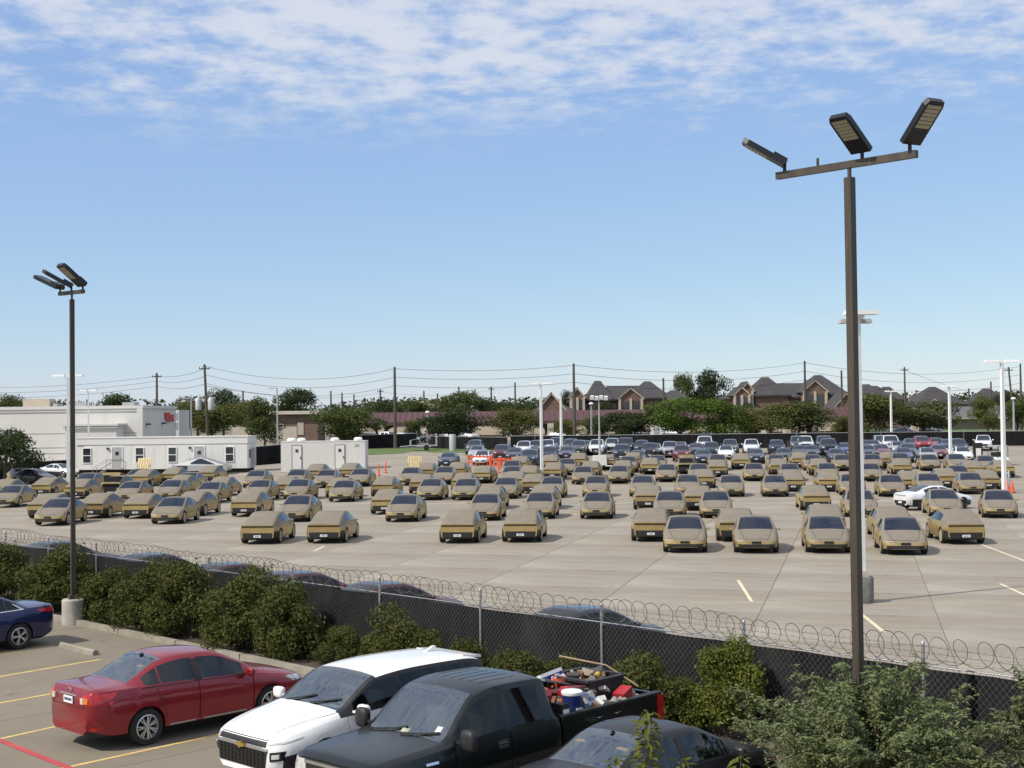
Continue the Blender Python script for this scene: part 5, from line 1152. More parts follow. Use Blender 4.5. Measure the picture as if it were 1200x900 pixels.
pm_ = MB(); pm_.cyl((0, 0, 0), (0, 0, FH + .36), .032, .030, 10); pm_.cyl((0, 0, FH + .36), (0, 0, FH + .40), .036, .02, 10); pme = pm_.mesh('post', M['galv'], 40)
posts_u = [113, 245, 343, 445, 563, 705, 872, 1082]; pts_ = []
for u in posts_u:
    p = pz(u, 635 + 160 * u / 1200, FH); pts_.append((Vector((p.x, p.y, 0)) - fpt(0)).dot(fdir))
pts_ = sorted(pts_); step = 3.3; pts_ = [pts_[0] - 3 * step, pts_[0] - 2 * step, pts_[0] - step] + pts_ + [pts_[-1] + step, pts_[-1] + 2 * step]
for t in pts_: obj('post', pme, fen, (t, .0, 0))
for i, z in enumerate((.12, .22, .32)):
    mb = MB(); q = []
    for a, b in zip(pts_[:-1], pts_[1:]):
        for s_ in range(6): q.append((a + (b - a) * s_ / 6, -.035, FH + z - .02 * math.sin(math.pi * s_ / 6)))
    mb.tube(q, .003, 3)
    for j in range(int((FT1 - FT0) / .13)):
        t = FT0 + .13 * j; mb.bar((t - .018, -.035, FH + z - .018), (t + .018, -.035, FH + z + .016), .004); 
    part('barbed_wire', mb, M['razor'], fen, stuff=True)
mb = MB(); rnd = random.Random(5); q = []; t = FT0; ph = 0; 
pitch = .33
while t < FT1:
    rr = .225 + .02 * math.sin(t * 1.3) + .015 * math.sin(t * 3.1); lift = .03 * math.sin(t * .9)
    q.append((t + .15 * math.cos(ph + .5) + .03 * math.sin(ph * .37), .02 + rr * .75 * math.cos(ph), FH + .24 + lift + rr * math.sin(ph))); ph += 2 * math.pi / 18; t += pitch / 18 * (1 + .22 * math.sin(t * 2.1 + 1))
mb.tube(q, .0068, 3)
part('razor_coil', mb, M['razor'], fen, stuff=True)
# lamp posts on the near side: three-headed
def head_mesh():
    a = MB(); a.prism([(-.165, 0), (.165, 0), (.165, .62), (.13, .70), (-.13, .70), (-.165, .62)], 'Z', -.045, .035); a.box((0, .1, .05), (.24, .22, .05)); 
    return a
HS = 1.0
def head(root, base, az, tilt, roll=0):
    """base on the arm; az: direction the head points to (deg, from +X towards +Y); tilt: upward (deg)"""
    e = bpy.data.objects.new('lamp_head', None); COL.objects.link(e); e.parent = root
    a = R_(az); d = Vector((math.cos(a) * math.cos(R_(tilt)), math.sin(a) * math.cos(R_(tilt)), math.sin(R_(tilt))))
    side_ = Vector((0, 0, 1)).cross(d).normalized() * -1; up_ = side_.cross(d); 
    if up_.z < 0: up_ = -up_; 
    side_ = d.cross(up_)
    if roll: q = Matrix.Rotation(R_(roll), 3, d); side_ = q @ side_; up_ = q @ up_
    b = Vector(base) + Vector((0, 0, .13))
    side_, d, up_ = side_ * HS, d * HS, up_ * HS
    e.matrix_local = Matrix(((side_.x, d.x, up_.x, b.x), (side_.y, d.y, up_.y, b.y), (side_.z, d.z, up_.z, b.z), (0, 0, 0, 1)))
    part('housing', head_mesh(), M['fixture'], e)
    for i in range(6): mb = MB(); mb.box((0, .30 + .062 * i, -.048), (.25, .052, .012)); part('led_row', mb, M['led'], e)
    mb = MB(); mb.cyl(base, b + Vector((0, 0, .02)), .03, n=8); part('knuckle', mb, M['fixture'], root)
def three_head(name, label, foot, h, arm, heads, yaw, base_h=.75, base_r=.36, stub=None):
    r = thing(name, label, 'lamp post', foot, 0, 'three-headed lamp posts by the wire fence')
    mb = MB(); mb.lathe([(base_r, 0), (base_r, base_h - .03), (base_r - .03, base_h), (.01, base_h)], 24, 0, 'Z'); part('concrete_base', mb, M['base_conc'], r, 40)
    mb = MB(); mb.box((0, 0, base_h + .06), (.26, .26, .12), 0, Matrix.Rotation(yaw, 3, 'Z')); part('base_cover', mb, M['bronze'], r)
    mb = MB(); mb.box((0, 0, (base_h + h) / 2), (.125, .125, h - base_h), 0, Matrix.Rotation(yaw, 3, 'Z')); part('pole', mb, M['bronze'], r)
    mb = MB(); mb.cyl((0, 0, h - .02), (0, 0, h + .15), .032, n=10); part('tenon', mb, M['bronze'], r)
    a = Vector(arm[0]); b = Vector(arm[1]); mb = MB(); mb.bar(a + Vector((0, 0, h + .2)), b + Vector((0, 0, h + .2)), .09, .11); part('cross_arm', mb, M['bronze'], r)
    if stub is not None: q = a.lerp(b, stub) + Vector((0, 0, h + .25)); mb = MB(); mb.cyl(q, q + Vector((0, 0, .13)), .022, n=8); part('stub', mb, M['bronze'], r)
    for f, az, tilt, roll in heads:
        q = a.lerp(b, f) + Vector((0, 0, h + .25)); head(r, q, az, tilt, roll)
    return r
HS = 1.08; DR = 21.0; tp = pd(995.5, 208, DR); foot = Vector((tp.x, DR, 0)); RFOOT = foot
e0, e1_ = Vector((-.84, .90, 0)), Vector((.84, -.90, 0)); e0, e1_ = Vector((-.93, .96, 0)), Vector((.80, -.82, 0))
three_head('lamp_post', 'tall bronze lamp post with three tilted lamps rising from the feathery shrub', foot, tp.z, (e0, e1_), ((.06, 169, 32, 0), (.63, -140, 38, 0), (.955, -62, 45, 0)), R_(38), stub=.31)
HS = 1.28; fl = pz(86, 731); tpl = pd(83, 351, fl.y); foot = Vector((fl.x, fl.y, 0))
three_head('lamp_post', 'bronze lamp post with three lamps on a concrete base by the left hedge', foot, tpl.z, (Vector((-.48, .34, 0)), Vector((.46, -.36, 0))), ((.04, 160, 24, 0), (.50, -168, 30, 0), (.96, -132, 38, 0)), R_(30), .72, .32)
# shrubs along the fence
hm = [bush_mesh('foliage', 11 + i, 2.7, 2.0, 1.7, 15000, .043, M['leaf_hedge'], 30) for i in range(3)]
hs = [stems_mb(l).mesh('stems', M['stem'], 60) for _, l in hm]
hedge = [(8, 690, 1.25, 1.15, 0), (66, 700, 1.35, 1.22, 1), (128, 735, 1.05, .95, 2), (172, 740, 1.15, 1.15, 1), (222, 748, 1.2, 1.25, 0), (285, 752, 1.25, 1.25, 1), (335, 768, .95, 1.15, 2), (398, 772, .6, .55, 0), (472, 765, .95, .98, 1), (545, 768, .62, .68, 2), (612, 778, .75, .68, 0), (652, 782, .6, .62, 1), (752, 792, .9, .85, 2), (792, 800, .6, .6, 0)]
names = ['rounded hedge shrub at the left edge behind the blue sedan', 'hedge shrub between the left edge and the left lamp post', 'low hedge shrub touching the left lamp post base on its right', 'dense hedge shrub right of the left lamp post, second from it', 'tall hedge shrub against the fence left of the red sedan', 'dense dark hedge shrub behind the red sedan roof',
         'hedge shrub above the red sedan bonnet', 'low sparse shrub between the red sedan and white suv', 'bushy round shrub behind the white suv roof', 'small shrub against the fence right of the white suv roof', 'low shrub behind the pickup cab roof', 'yellowish low shrub beside the spare tyre', 'shrub behind the black storage tote', 'small shrub by the pickup tailgate']
for i, ((u, v, s_, sz, k), lab) in enumerate(zip(hedge, names)):
    p = pz(u, v - 2, .3); d_ = (p.x * fn.x + p.y * fn.y) - FN0
    dv = Vector((p.x, p.y, 0)).normalized(); p = dv * ((FN0 - (1.25 if s_ > .7 else .85)) / dv.dot(fn))
    t = thing('hedge_shrub', lab, 'shrub', p, FANG + (0 if i % 2 else math.pi), 'shrubs along the wire fence'); t.scale = (s_, s_ * 1.05, sz)
    o = obj('foliage', hm[k][0], t); o['kind'] = 'stuff'; obj('stems', hs[k], t)
# feathery shrub at the right, a small-leaved one beside it, and a sprig at the right edge
def feathery(seed, n_br, w, h, n_leaf):
    rng = np.random.default_rng(seed); rnd = random.Random(seed); P = []; Nn = []; mb = MB()
    for b in range(n_br):
        a = rnd.uniform(0, 6.283); sp = rnd.random() ** .6; el = rnd.uniform(.15, 1.0); ln = h * rnd.uniform(.55, 1.08)
        tip = Vector((math.cos(a) * w * .5 * sp, math.sin(a) * w * .42 * sp, ln * (1 - .45 * sp * sp) * (.55 + .45 * el)))
        mid_ = tip * .5 + Vector((0, 0, .22 * h)); pts = [Vector((math.cos(a) * .1, math.sin(a) * .1, -.05))]
        for k in range(1, 9):
            s_ = k / 8; pts.append(pts[0] * (1 - s_) ** 2 + mid_ * 2 * s_ * (1 - s_) + tip * s_ * s_)
        mb.tube(pts, [.014 * (1 - k / 9) + .003 for k in range(9)], 4)
        for k in range(n_leaf):                       # compound leaves: pairs of small leaflets on short stalks
            s_ = rnd.uniform(.35, 1.0); i = min(7, int(s_ * 8)); q = pts[i].lerp(pts[i + 1], s_ * 8 - i)
            d = Vector((rnd.gauss(0, 1), rnd.gauss(0, 1), rnd.gauss(.25, .7))).normalized(); L2 = rnd.uniform(.10, .22)
            for m in range(6):
                c_ = q + d * (L2 * (m + .5) / 6) - Vector((0, 0, .02 * m * m / 6)); sd2 = d.cross(Vector((0, 0, 1))).normalized() * .022 * (1 if m % 2 else -1)
                P.append(c_ + sd2); Nn.append(Vector((rnd.gauss(0, .5), rnd.gauss(0, .5), 1)))
    return np.array([tuple(p) for p in P]), np.array([tuple(p) for p in Nn]), mb
P, Nn, bm_ = feathery(3, 165, 4.9, 2.5, 46); rng = np.random.default_rng(1)
p = pz(1010, 800, 1.2); loc = Vector((RFOOT.x, RFOOT.y, 0)) + Vector((.05, -.55, 0))
t = thing('feathery_shrub', 'large feathery grey-green shrub around the foot of the right lamp post', 'shrub', loc, FANG)
o = obj('foliage', quads_mesh('foliage', leaves(P, Nn, .043, rng, .36), M['leaf_feather']), t); o['kind'] = 'stuff'; part('branches', bm_, M['stem'], t, stuff=True)
me, lb = bush_mesh('foliage', 44, 2.0, 1.4, 1.9, 13000, .034, M['leaf_yellow'], 16)
p = pz(850, 815, .8); dv = Vector((p.x, p.y, 0)).normalized(); t = thing('small_leaved_shrub', 'yellow-green small-leaved shrub climbing the fence left of the feathery one', 'shrub', dv * ((FN0 - .8) / dv.dot(fn)), FANG)
o = obj('foliage', me, t); o['kind'] = 'stuff'; part('stems', stems_mb(lb, .012), M['stem'], t)
P, Nn, bm_ = feathery(9, 26, 1.5, 2.6, 40)
p = pz(1218, 860, 1.0); t = thing('feathery_shrub', 'tall leafy shoots cut by the right edge in front of the fence', 'shrub', Vector((p.x, p.y, 0)) + fn * (-.8 - (p.x * fn.x + p.y * fn.y - FN0)), FANG)
o = obj('foliage', quads_mesh('foliage', leaves(P, Nn, .042, rng, .45), M['leaf_feather']), t); o['kind'] = 'stuff'; part('branches', bm_, M['stem'], t, stuff=True)
# saplings in front of the black sedan: every leaf a piece
lf = MB(); lf.add([(0, 0, 0), (.022, .03, .006), (.026, .07, .002), (0, .125, -.012), (-.026, .07, .002), (-.022, .03, .006), (0, .06, -.008)], [(0, 1, 6), (1, 2, 6), (2, 3, 6), (3, 4, 6), (4, 5, 6), (5, 0, 6)]); lme = lf.mesh('leaf', M['leaf_yellow'])
def sapling(u, v0, v1, Y, n, label, seed, s=1.0):
    top = pd(u, v0, Y); r = thing('sapling', label, 'sapling', (top.x, Y, 0)); rnd = random.Random(seed); H = top.z; low = pd(u, v1, Y).z
    mb = MB(); pts = [(0, 0, -.05), (.03, .02, H * .4), (-.02, 0, H * .75), (.0, 0, H)]; mb.tube(pts, [.014, .011, .007, .003], 6); part('stem', mb, M['stem'], r)
    for i in range(n):
        z = low + (H - low) * (i + rnd.random()) / n; a = i * 2.4 + rnd.uniform(-.4, .4); tilt = rnd.uniform(-.9, .25); k = s * rnd.uniform(.65, 1.25)
        o = obj('leaf', lme, r); out = .02 + .10 * rnd.random() * (1 - .6 * (z - low) / max(.1, H - low))
        o.location = (-math.sin(a) * out, math.cos(a) * out, z); o.rotation_euler = (tilt, rnd.uniform(-.4, .4), a); o.scale = (k, k, k)
sapling(758, 832, 905, 15.4, 95, 'young leafy sapling rising in front of the black sedan', 4, 1.05)
sapling(722, 884, 915, 15.2, 26, 'short leafy shoot left of the sapling over the black sedan', 6)
sapling(800, 888, 915, 15.0, 22, 'short leafy shoot right of the sapling over the black sedan', 7)
sapling(868, 884, 915, 15.0, 24, 'leafy shoot in front of the black sedan bonnet', 8)
# ------------------------------------------------------------------ white light poles, utility poles, wires
def white_pole(u, vb, vt, label, kind='T', w=.2, arm=1.7, base=None, group='white light poles in the car lot', mat='white_pole'):
    p = pg(u, vb) if base != 'far' else pbase(u, vb); top = pd(u, vt, p.y).z - p.z
    r = thing('light_pole', label, 'light pole', p, 0, group); z0 = 0
    if base == 'conc':
        mb = MB(); mb.lathe([(.34, 0), (.34, .76), (.31, .80), (.01, .80)], 22, 0, 'Z'); part('concrete_base', mb, M['base_dark'], r, 40); z0 = .8
        mb = MB(); mb.box((0, 0, .88), (.34, .34, .2)); part('base_cover', mb, M['beige_trim'], r)
    mb = MB(); mb.box((0, 0, (z0 + top) / 2), (w, w, top - z0), 0, Matrix.Rotation(.3, 3, 'Z'), .75); part('pole', mb, M[mat], r)
    if kind == 'T':
        for sg in (-1, 1): mb = MB(); mb.box((sg * arm * .32, 0, top + .06), (arm * .46, .45, .17), 0, None, .9); part('lamp', mb, M[mat], r)
        mb = MB(); mb.box((0, 0, top - .02), (.36, .14, .12)); part('bracket', mb, M[mat], r)
    elif kind == 'double':
        for k, (dy, dz) in enumerate(((-.35, .10), (.35, -.12))): mb = MB(); mb.box((0, dy, top + dz), (1.0, .42, .13), 0, None, .92); part('lamp', mb, M['trailer'] if k == 0 else M['trimgrey'], r)
        mb = MB(); mb.box((.0, 0, top - .0), (.3, .5, .1)); part('bracket', mb, M[mat], r)
    elif kind == 'arm':
        mb = MB(); mb.box((-arm / 2, 0, top), (arm, .12, .1)); part('lamp_arm', mb, M[mat], r); mb = MB(); mb.box((-arm, 0, top - .03), (.5, .26, .1)); part('lamp', mb, M[mat], r)
    elif kind == 'round':
        mb = MB(); mb.lathe([(.30, 0), (.34, .12), (.2, .26), (.02, .30)], 14, 0, 'Z', (0, 0, top)); part('lamp', mb, M['white_pole'], r, 50)
    return r
white_pole(1011, 706, 371, 'white light pole on a dark round base right beside the tall bronze post', 'double', .17, base='conc')
white_pole(1177, 578, 424, 'white light pole at the right with a flat twin lamp', 'T', .26, 2.2)
white_pole(635, 553, 450, 'white light pole standing among the gold coupes in the middle', 'T', .26, 1.9)
white_pole(658, 534, 464, 'slim white light pole left of the trailer-mounted light mast', 'none', .26)
white_pole(1045, 521, 459, 'white light pole between the bronze post and the right-hand poles, by the fence', 'T', .24, 1.3)
white_pole(1114, 540, 453, 'white light pole just left of the rightmost white pole', 'T', .26, 1.3)
white_pole(80, 577, 441, 'white light pole beside the left bronze post', 'T', .27, 2.3)
white_pole(104, 556, 458, 'white light pole before the long trailer left end', 'T', .22, 1.7)
white_pole(325, 170, 455, 'grey light pole with one arm between the two white trailers', 'arm', .2, .8, 'far', 'slim light poles beyond the lot', 'grey_pole')
white_pole(224, 175, 463, 'pale light pole behind the long trailer', 'none', .2, 1, 'far', 'slim light poles beyond the lot', 'grey_pole')
white_pole(218, 195, 481, 'short grey light pole behind the long trailer', 'none', .16, 1, 'far', 'slim light poles beyond the lot', 'grey_pole')
white_pole(693, 190, 474, 'grey round-headed light pole before the maroon-roofed shops', 'round', .2, 1, 'far', 'slim light poles beyond the lot', 'grey_pole')
white_pole(501, 196, 484, 'grey round-headed light pole before the big oak', 'round', .2, 1, 'far', 'slim light poles beyond the lot', 'grey_pole')
white_pole(1188, 185, 468, 'grey round-headed light pole near the right edge', 'round', .22, 1, 'far', 'slim light poles beyond the lot', 'grey_pole')
# trailer-mounted light mast
p = pg(703, 551); top = pd(701, 467, p.y).z - p.z
r = thing('light_tower', 'trailer-mounted light tower with a cluster of white floodlights', 'light tower', p)
mb = MB(); mb.cyl((0, 0, .5), (0, 0, top * .55), .11, .11, 8); mb.cyl((0, 0, top * .5), (0, 0, top), .07, .06, 8); part('mast', mb, M['grey_pole'], r)
for i in range(4): mb = MB(); mb.box((-.66 + .44 * i, -.1, top + .1 - .06 * (i % 2)), (.4, .3, .34), 0, Matrix.Rotation(R_(20), 3, 'X'), .8); part('floodlight', mb, M['white_pole'], r)
mb = MB(); mb.bar((-.8, 0, top - .1), (.8, 0, top - .1), .08); part('crossbar', mb, M['grey_pole'], r)
mb = MB(); mb.box((0, .3, .95), (1.3, 1.9, .9), 0, None, .92); part('generator_box', mb, M['whitewall'], r)
mb = MB()
for sg in (-1, 1): mb.bar((sg * .5, -.9, .45), (sg * 1.6, -1.2, .45), .08); mb.cyl((sg * 1.6, -1.2, 0), (sg * 1.6, -1.2, .9), .05, n=6)
mb.bar((0, -.8, .45), (0, -2.4, .45), .09); part('outriggers', mb, M['white_pole'], r)
for sg in (-1, 1): mb = MB(); mb.lathe([(.2, -.1), (.34, -.08), (.34, .08), (.2, .1), (.02, .08)], 14, 0); mb.v = [(y + sg * .78, x + .3, z + .34) for x, y, z in mb.v]; part('wheel', mb, M['tyre'], r)
# utility poles
UP = {}
def upole(u, vt, Y, label, arms=1, lean=0, transformers=False, w=.16):
    b = pbase(u, Y); t = pd(u, vt, Y); H = t.z - b.z; r = thing('utility_pole', label, 'utility pole', b, 0, 'timber utility poles along the skyline')
    mb = MB(); mb.cyl((-lean, 0, -.2), (0, 0, H), w * 1.25, w * .8, 8); part('pole', mb, M['wood'], r, 40)
    for k in range(arms):
        mb = MB(); mb.bar((-.75, 0, H - .6 - 1.3 * k), (.75, 0, H - .6 - 1.3 * k), .12, .14)
        for x in (-.68, -.25, .25, .68): mb.cyl((x, 0, H - .53 - 1.3 * k), (x, 0, H - .3 - 1.3 * k), .05, n=6)
        part('cross_arm', mb, M['wood'], r)
    if transformers:
        for sg in (-1, 1): mb = MB(); mb.lathe([(.05, 0), (.42, .05), (.42, 1.5), (.3, 1.65), (.05, 1.7)], 14, 0, 'Z', (sg * .85, 0, H - 6.2)); part('transformer', mb, M['grey_pole'], r, 40)
        mb = MB(); mb.bar((-.9, 0, H - 5.2), (.9, 0, H - 5.2), .16); part('bracket', mb, M['wood'], r)
    UP[u] = t
for u, vt, Y, lab, arms, tr in ((184, 437, 210, 'utility pole rising behind the white warehouse end', 1, 0), (240, 427, 185, 'leaning utility pole carrying two grey transformers', 1, 1), (463, 430, 182, 'tall dark utility pole left of the grass strip trees', 0, 0),
        (673, 426, 186, 'tall dark utility pole before the maroon-roofed shops', 0, 0), (944, 423, 215, 'utility pole in front of the brick apartments', 0, 0), (987, 434, 230, 'utility pole just left of the tall bronze post', 0, 0), (1061, 430, 260, 'utility pole right of the tall bronze post on the skyline', 1, 0),
        (1183, 430, 240, 'leaning utility pole near the right edge', 1, 0), (1197, 426, 235, 'utility pole at the very right edge', 0, 0), (388, 458, 330, 'short far utility pole above the big left oak', 0, 0), (401, 460, 340, 'far utility pole, second above the big left oak', 0, 0),
        (415, 462, 350, 'far utility pole, third above the big left oak', 0, 0), (446, 456, 330, 'thick far utility pole left of the tall dark one', 1, 0), (497, 458, 330, 'far utility pole in front of the beige lantern tower', 0, 0), (513, 461, 335, 'far utility pole just right of the lantern tower', 0, 0),
        (538, 453, 330, 'far utility pole before the round skyline tree', 0, 0), (557, 456, 340, 'far utility pole right of the round skyline tree', 0, 0), (576, 453, 320, 'thick far utility pole between the trees', 1, 0), (604, 448, 320, 'far utility pole left of the middle white pole', 0, 0),
        (285, 458, 300, 'far utility pole above the left tree cluster', 0, 0), (1162, 447, 300, 'far utility pole left of the rightmost white pole', 0, 0), (1136, 455, 320, 'far utility pole above the beige shed', 0, 0), (778, 443, 235, 'utility pole before the middle apartment roofs', 0, 0)):
    upole(u, vt, Y, lab, arms, 0.0 if u not in (1183, 240) else (-.9 if u == 1183 else -.5), tr, .19 if Y < 300 else .22)
def cable(ua, va, ub, vb, Ya, Yb, sag, label):
    a, b = pd(ua, va, Ya), pd(ub, vb, Yb); pts = []
    for k in range(15):
        s_ = k / 14; q = a.lerp(b, s_); q.z -= sag * 4 * s_ * (1 - s_); pts.append(q)
    mb = MB(); mb.tube(pts, .030, 4); tag(obj('power_line', mb.mesh('power_line', M['cable'])), label, 'power line', 'power lines along the skyline')
for i, (dv) in enumerate((1, 11, 21)):
    nm = ['topmost', 'middle', 'lowest'][i]
    cable(240, 428 + dv, 463, 431 + dv, 185, 182, 1.6, nm + ' power line between the transformer pole and the tall dark pole')
    cable(463, 431 + dv, 673, 427 + dv, 182, 186, .5, nm + ' power line between the two tall dark poles')
    cable(673, 427 + dv, 944, 424 + dv, 186, 215, 1.2, nm + ' power line right of the second tall dark pole')
    cable(944, 424 + dv, 1197, 428 + dv, 215, 235, 1.6, nm + ' power line between the apartments pole and the right edge')
    cable(184, 440 + dv * .6, 240, 431 + dv * .9, 210, 185, .5, nm + ' power line between the warehouse pole and transformer pole')
    cable(-60, 452 + dv * .6, 184, 440 + dv * .6, 220, 210, .8, nm + ' power line above the white warehouse')
cable(240, 452, 446, 460, 185, 330, 1.5, 'long low power line sagging behind the left oaks')
cable(446, 459, 604, 452, 330, 320, 1.5, 'low power line between the far poles')
cable(1061, 434, 1200, 470, 260, 300, 1.0, 'power line running down to the right from the skyline pole')

# ------------------------------------------------------------------ far fences with black fabric
def black_fence(pts, label, h=1.6, wires=True):
    r = thing('black_fence', label, 'fence', (0, 0, 0), 0, 'black fabric fences round the car lot'); mb = MB(); top = MB()
    for i, (a, b) in enumerate(zip(pts[:-1], pts[1:])):
        L_ = (b - a).length; k = max(1, int(L_ / 3)); vs = []
        for j in range(k + 1):
            q = a.lerp(b, j / k); g = gz(q.x, q.y); wv = .05 * math.sin(j * 1.9); d = (b - a).normalized(); n_ = Vector((-d.y, d.x, 0)) * wv
            vs += [(q.x + n_.x, q.y + n_.y, g - .1), (q.x + n_.x, q.y + n_.y, g + h)]
            pm2 = MB(); pm2.cyl((q.x, q.y + .08, g), (q.x, q.y + .08, g + h + .35), .04, n=6)
            if j < k or i == len(pts) - 2: part('post', pm2, M['galv'], r)
        mb.add(vs, [(2 * j, 2 * j + 2, 2 * j + 3, 2 * j + 1) for j in range(k)])
        top.tube([(v[0], v[1], v[2] + .02) for v in vs[1::2]], .035, 5)
    part('privacy_screen', mb, M['screen'], r); part('top_rail', top, M['galv'], r)
def P2(u, Y): q = pd(u, 490, Y); return Vector((q.x, Y, 0))
black_fence([P2(598, 171), P2(800, 169), P2(1000, 168), P2(1260, 166)], 'long black fabric fence behind the packed back rows', 1.75)
black_fence([P2(594, 171), P2(530, 176), P2(505, 180)], 'short black fabric fence behind the navy sedan and grass', 1.6)
black_fence([P2(488, 186), P2(424, 184)], 'black fabric fence between the white trailer and the grass strip', 1.8)
black_fence([P2(333, 157), P2(299, 155)], 'black fabric fence filling the gap between the two trailers', 2.1)
black_fence([P2(84, 150), P2(-40, 135)], 'black fabric fence under the white warehouse wall', 1.6)
gr = MB(); q = [P2(425, 165.5), P2(600, 165.5), P2(592, 171), P2(500, 181), P2(425, 183)]
gr.add([(v.x, v.y, gz(v.x, v.y) + .05) for v in q], [tuple(range(5))]); structure('grass_strip', gr.mesh('grass_strip', M['grass']))
rd = sheet('shop_car_park', list(np.arange(-60, 131, 6.0)), list(np.arange(184, 215, 6.0)), M['asphalt'], .0, lambda x, y: x > -34 or y > 190)
gl = sheet('lawn', list(np.arange(30, 140, 6.0)), list(np.arange(210, 262, 6.0)), M['grass'], .03, lambda x, y: x > 58)
gl2 = sheet('verge', list(np.arange(-60, 140, 6.0)), [171.5, 176, 182], M['asphalt'], .02, lambda x, y: x > 2)
# ------------------------------------------------------------------ buildings
def window(root, x, y, z, w, h, mull=True, face=-1, frame='white_pole'):
    f = MB(); t = .06
    f.box((x, y + face * .03, z + h / 2 + t / 2), (w + 2 * t, .1, t)); f.box((x, y + face * .03, z - h / 2 - t / 2), (w + 2 * t, .1, t))
    for sg in (-1, 1): f.box((x + sg * (w / 2 + t / 2), y + face * .03, z), (t, .1, h))
    if mull: f.box((x, y + face * .035, z), (w, .07, .07))
    o = part('window', f, M[frame], root)
    for k in ((-1, 1) if mull else (0,)):
        g = MB(); g.box((x, y + face * .02, z + k * (h / 4 + .017)), (w, .02, (h / 2 - .035) if mull else h)); part('pane', g, M['winglass'], o)
def local(u0_, u1_, Y):
    a, b = P2(u0_, Y), P2(u1_, Y); return a, b
# long white office trailer
a = pg(76, 553); b = pg(290, 553.5); L_ = 17.7; zt = pd(190, 511, (a.y + b.y) / 2).z
tr = thing('office_trailer', 'long white office trailer with two grey doors and four windows', 'trailer', (b.x, b.y, 0), R_(-3)); Wd = 3.6; H = zt - .05
mb = MB(); mb.box((-L_ / 2, Wd / 2, .85 + (H - .85) / 2), (L_ - .02, Wd - .06, H - .85)); part('shell', mb, M['trailer'], tr)
pn = MB(); pn.box((0, 0, 0), (1.19, .05, H - 1.55)); pnm = pn.mesh('siding_panel', M['trailer'])
for i in range(14): obj('siding_panel', pnm, tr, (-.62 - 1.205 * i, .005, .85 + (H - 1.55) / 2))
for i in range(3): o = obj('siding_panel', pnm, tr, (.005, .6 + 1.205 * i, .85 + (H - 1.55) / 2)); o.rotation_euler = (0, 0, math.pi / 2)
mb = MB(); mb.box((-L_ / 2, -.02, H - .34), (L_ + .1, .1, .66)); mb.box((.02, Wd / 2, H - .34), (.1, Wd, .66)); part('fascia', mb, M['trailer'], tr)
mb = MB(); mb.box((-L_ / 2, Wd / 2, H + .03), (L_ + .24, Wd + .24, .1)); part('roof', mb, M['whitewall'], tr)
mb = MB(); mb.box((-L_ / 2, -.03, H - .69), (L_ + .1, .06, .03)); part('trim_strip', mb, M['trimgrey'], tr)
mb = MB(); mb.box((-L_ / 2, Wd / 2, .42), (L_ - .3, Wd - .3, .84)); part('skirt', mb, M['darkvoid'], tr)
def tx(u, vv=530): q = pd(u, vv, b.y); return (q.x - b.x) / math.cos(R_(3))
for u in (99, 162, 201, 269): window(tr, tx(u), -.02, 2.3, .78, 1.45)
for u in (135, 233):
    x = tx(u); d_ = MB(); d_.box((x, -.03, 2.05), (1.0, .08, 2.1)); o = part('door', d_, M['trimgrey'], tr)
    w_ = MB(); w_.box((x, -.08, 2.5), (.34, .03, .34)); part('door_window', w_, M['winglass'], o)
    w_ = MB(); w_.box((x + .38, -.1, 2.0), (.08, .08, .12)); part('door_handle', w_, M['galv'], o)
    f = MB(); f.box((x - .55, -.04, 2.05), (.08, .1, 2.2)); f.box((x + .55, -.04, 2.05), (.08, .1, 2.2)); f.box((x, -.04, 3.15), (1.18, .1, .08)); part('door_frame', f, M['white_pole'], tr)
    st_ = MB()
    for k in range(5): st_.box((x - .9 - .28 * k, -.7, .88 - .17 * k), (.3, 1.1, .05))
    st_.box((x, -.7, .95), (1.5, 1.2, .06)); part('steps', st_, M['base_conc'], tr)
    rl = MB()
    for yy in (-.15, -1.25):
        rl.tube([(x + .7, yy, 1.9), (x - .7, yy, 1.9), (x - 2.1, yy, 1.05)], .025, 5)
        for xx, z0, z1 in ((x + .7, .95, 1.9), (x - .7, .95, 1.9), (x - 2.1, .1, 1.05)): rl.cyl((xx, yy, z0), (xx, yy, z1), .025, n=5)
    part('handrail', rl, M['galv'], tr)
    l_ = MB(); l_.box((x - .95, -.12, 3.0), (.22, .18, .18)); part('wall_lamp', l_, M['trim'], tr)
mb = MB(); mb.box((.1, 1.9, 2.0), (.5, .9, 1.8)); part('air_conditioner', mb, M['trimgrey'], tr)
mb = MB(); mb.box((.06, .9, 2.3), (.03, .55, .9)); part('end_window', mb, M['winglass'], tr)
# short white trailer with two doors
a = pg(333, 552.5); b2 = pg(421, 552); L_ = (b2 - a).length; r = thing('white_trailer', 'short white trailer with two doors and roof vents beside the grass', 'trailer', ((a.x + b2.x) / 2, a.y + 1.2, 0), R_(-1)); H = pd(376, 517.5, a.y).z
mb = MB(); mb.box((0, 0, (H + .45) / 2), (L_, 2.5, H - .45)); mb.box((0, 0, H + .02), (L_ + .05, 2.55, .06)); part('shell', mb, M['whitewall'], r)
for x in (-L_ * .31, L_ * .20):
    d_ = MB(); d_.box((x, -1.27, 1.95), (.92, .05, 2.35)); o = part('door', d_, M['trailer'], r)
    for dx, dz, w_, h_2 in ((-.49, 1.95, .035, 2.45), (.49, 1.95, .035, 2.45), (0, 3.15, 1.0, .035)): f = MB(); f.box((x + dx, -1.285, dz), (w_, .05, h_2)); part('door_seal', f, M['trim'], o)
    f = MB(); f.box((x, -1.31, 2.6), (.28, .03, .3)); part('door_window', f, M['winglass'], o); f = MB(); f.box((x + .36, -1.33, 1.9), (.06, .08, .2)); part('door_handle', f, M['trim'], o)
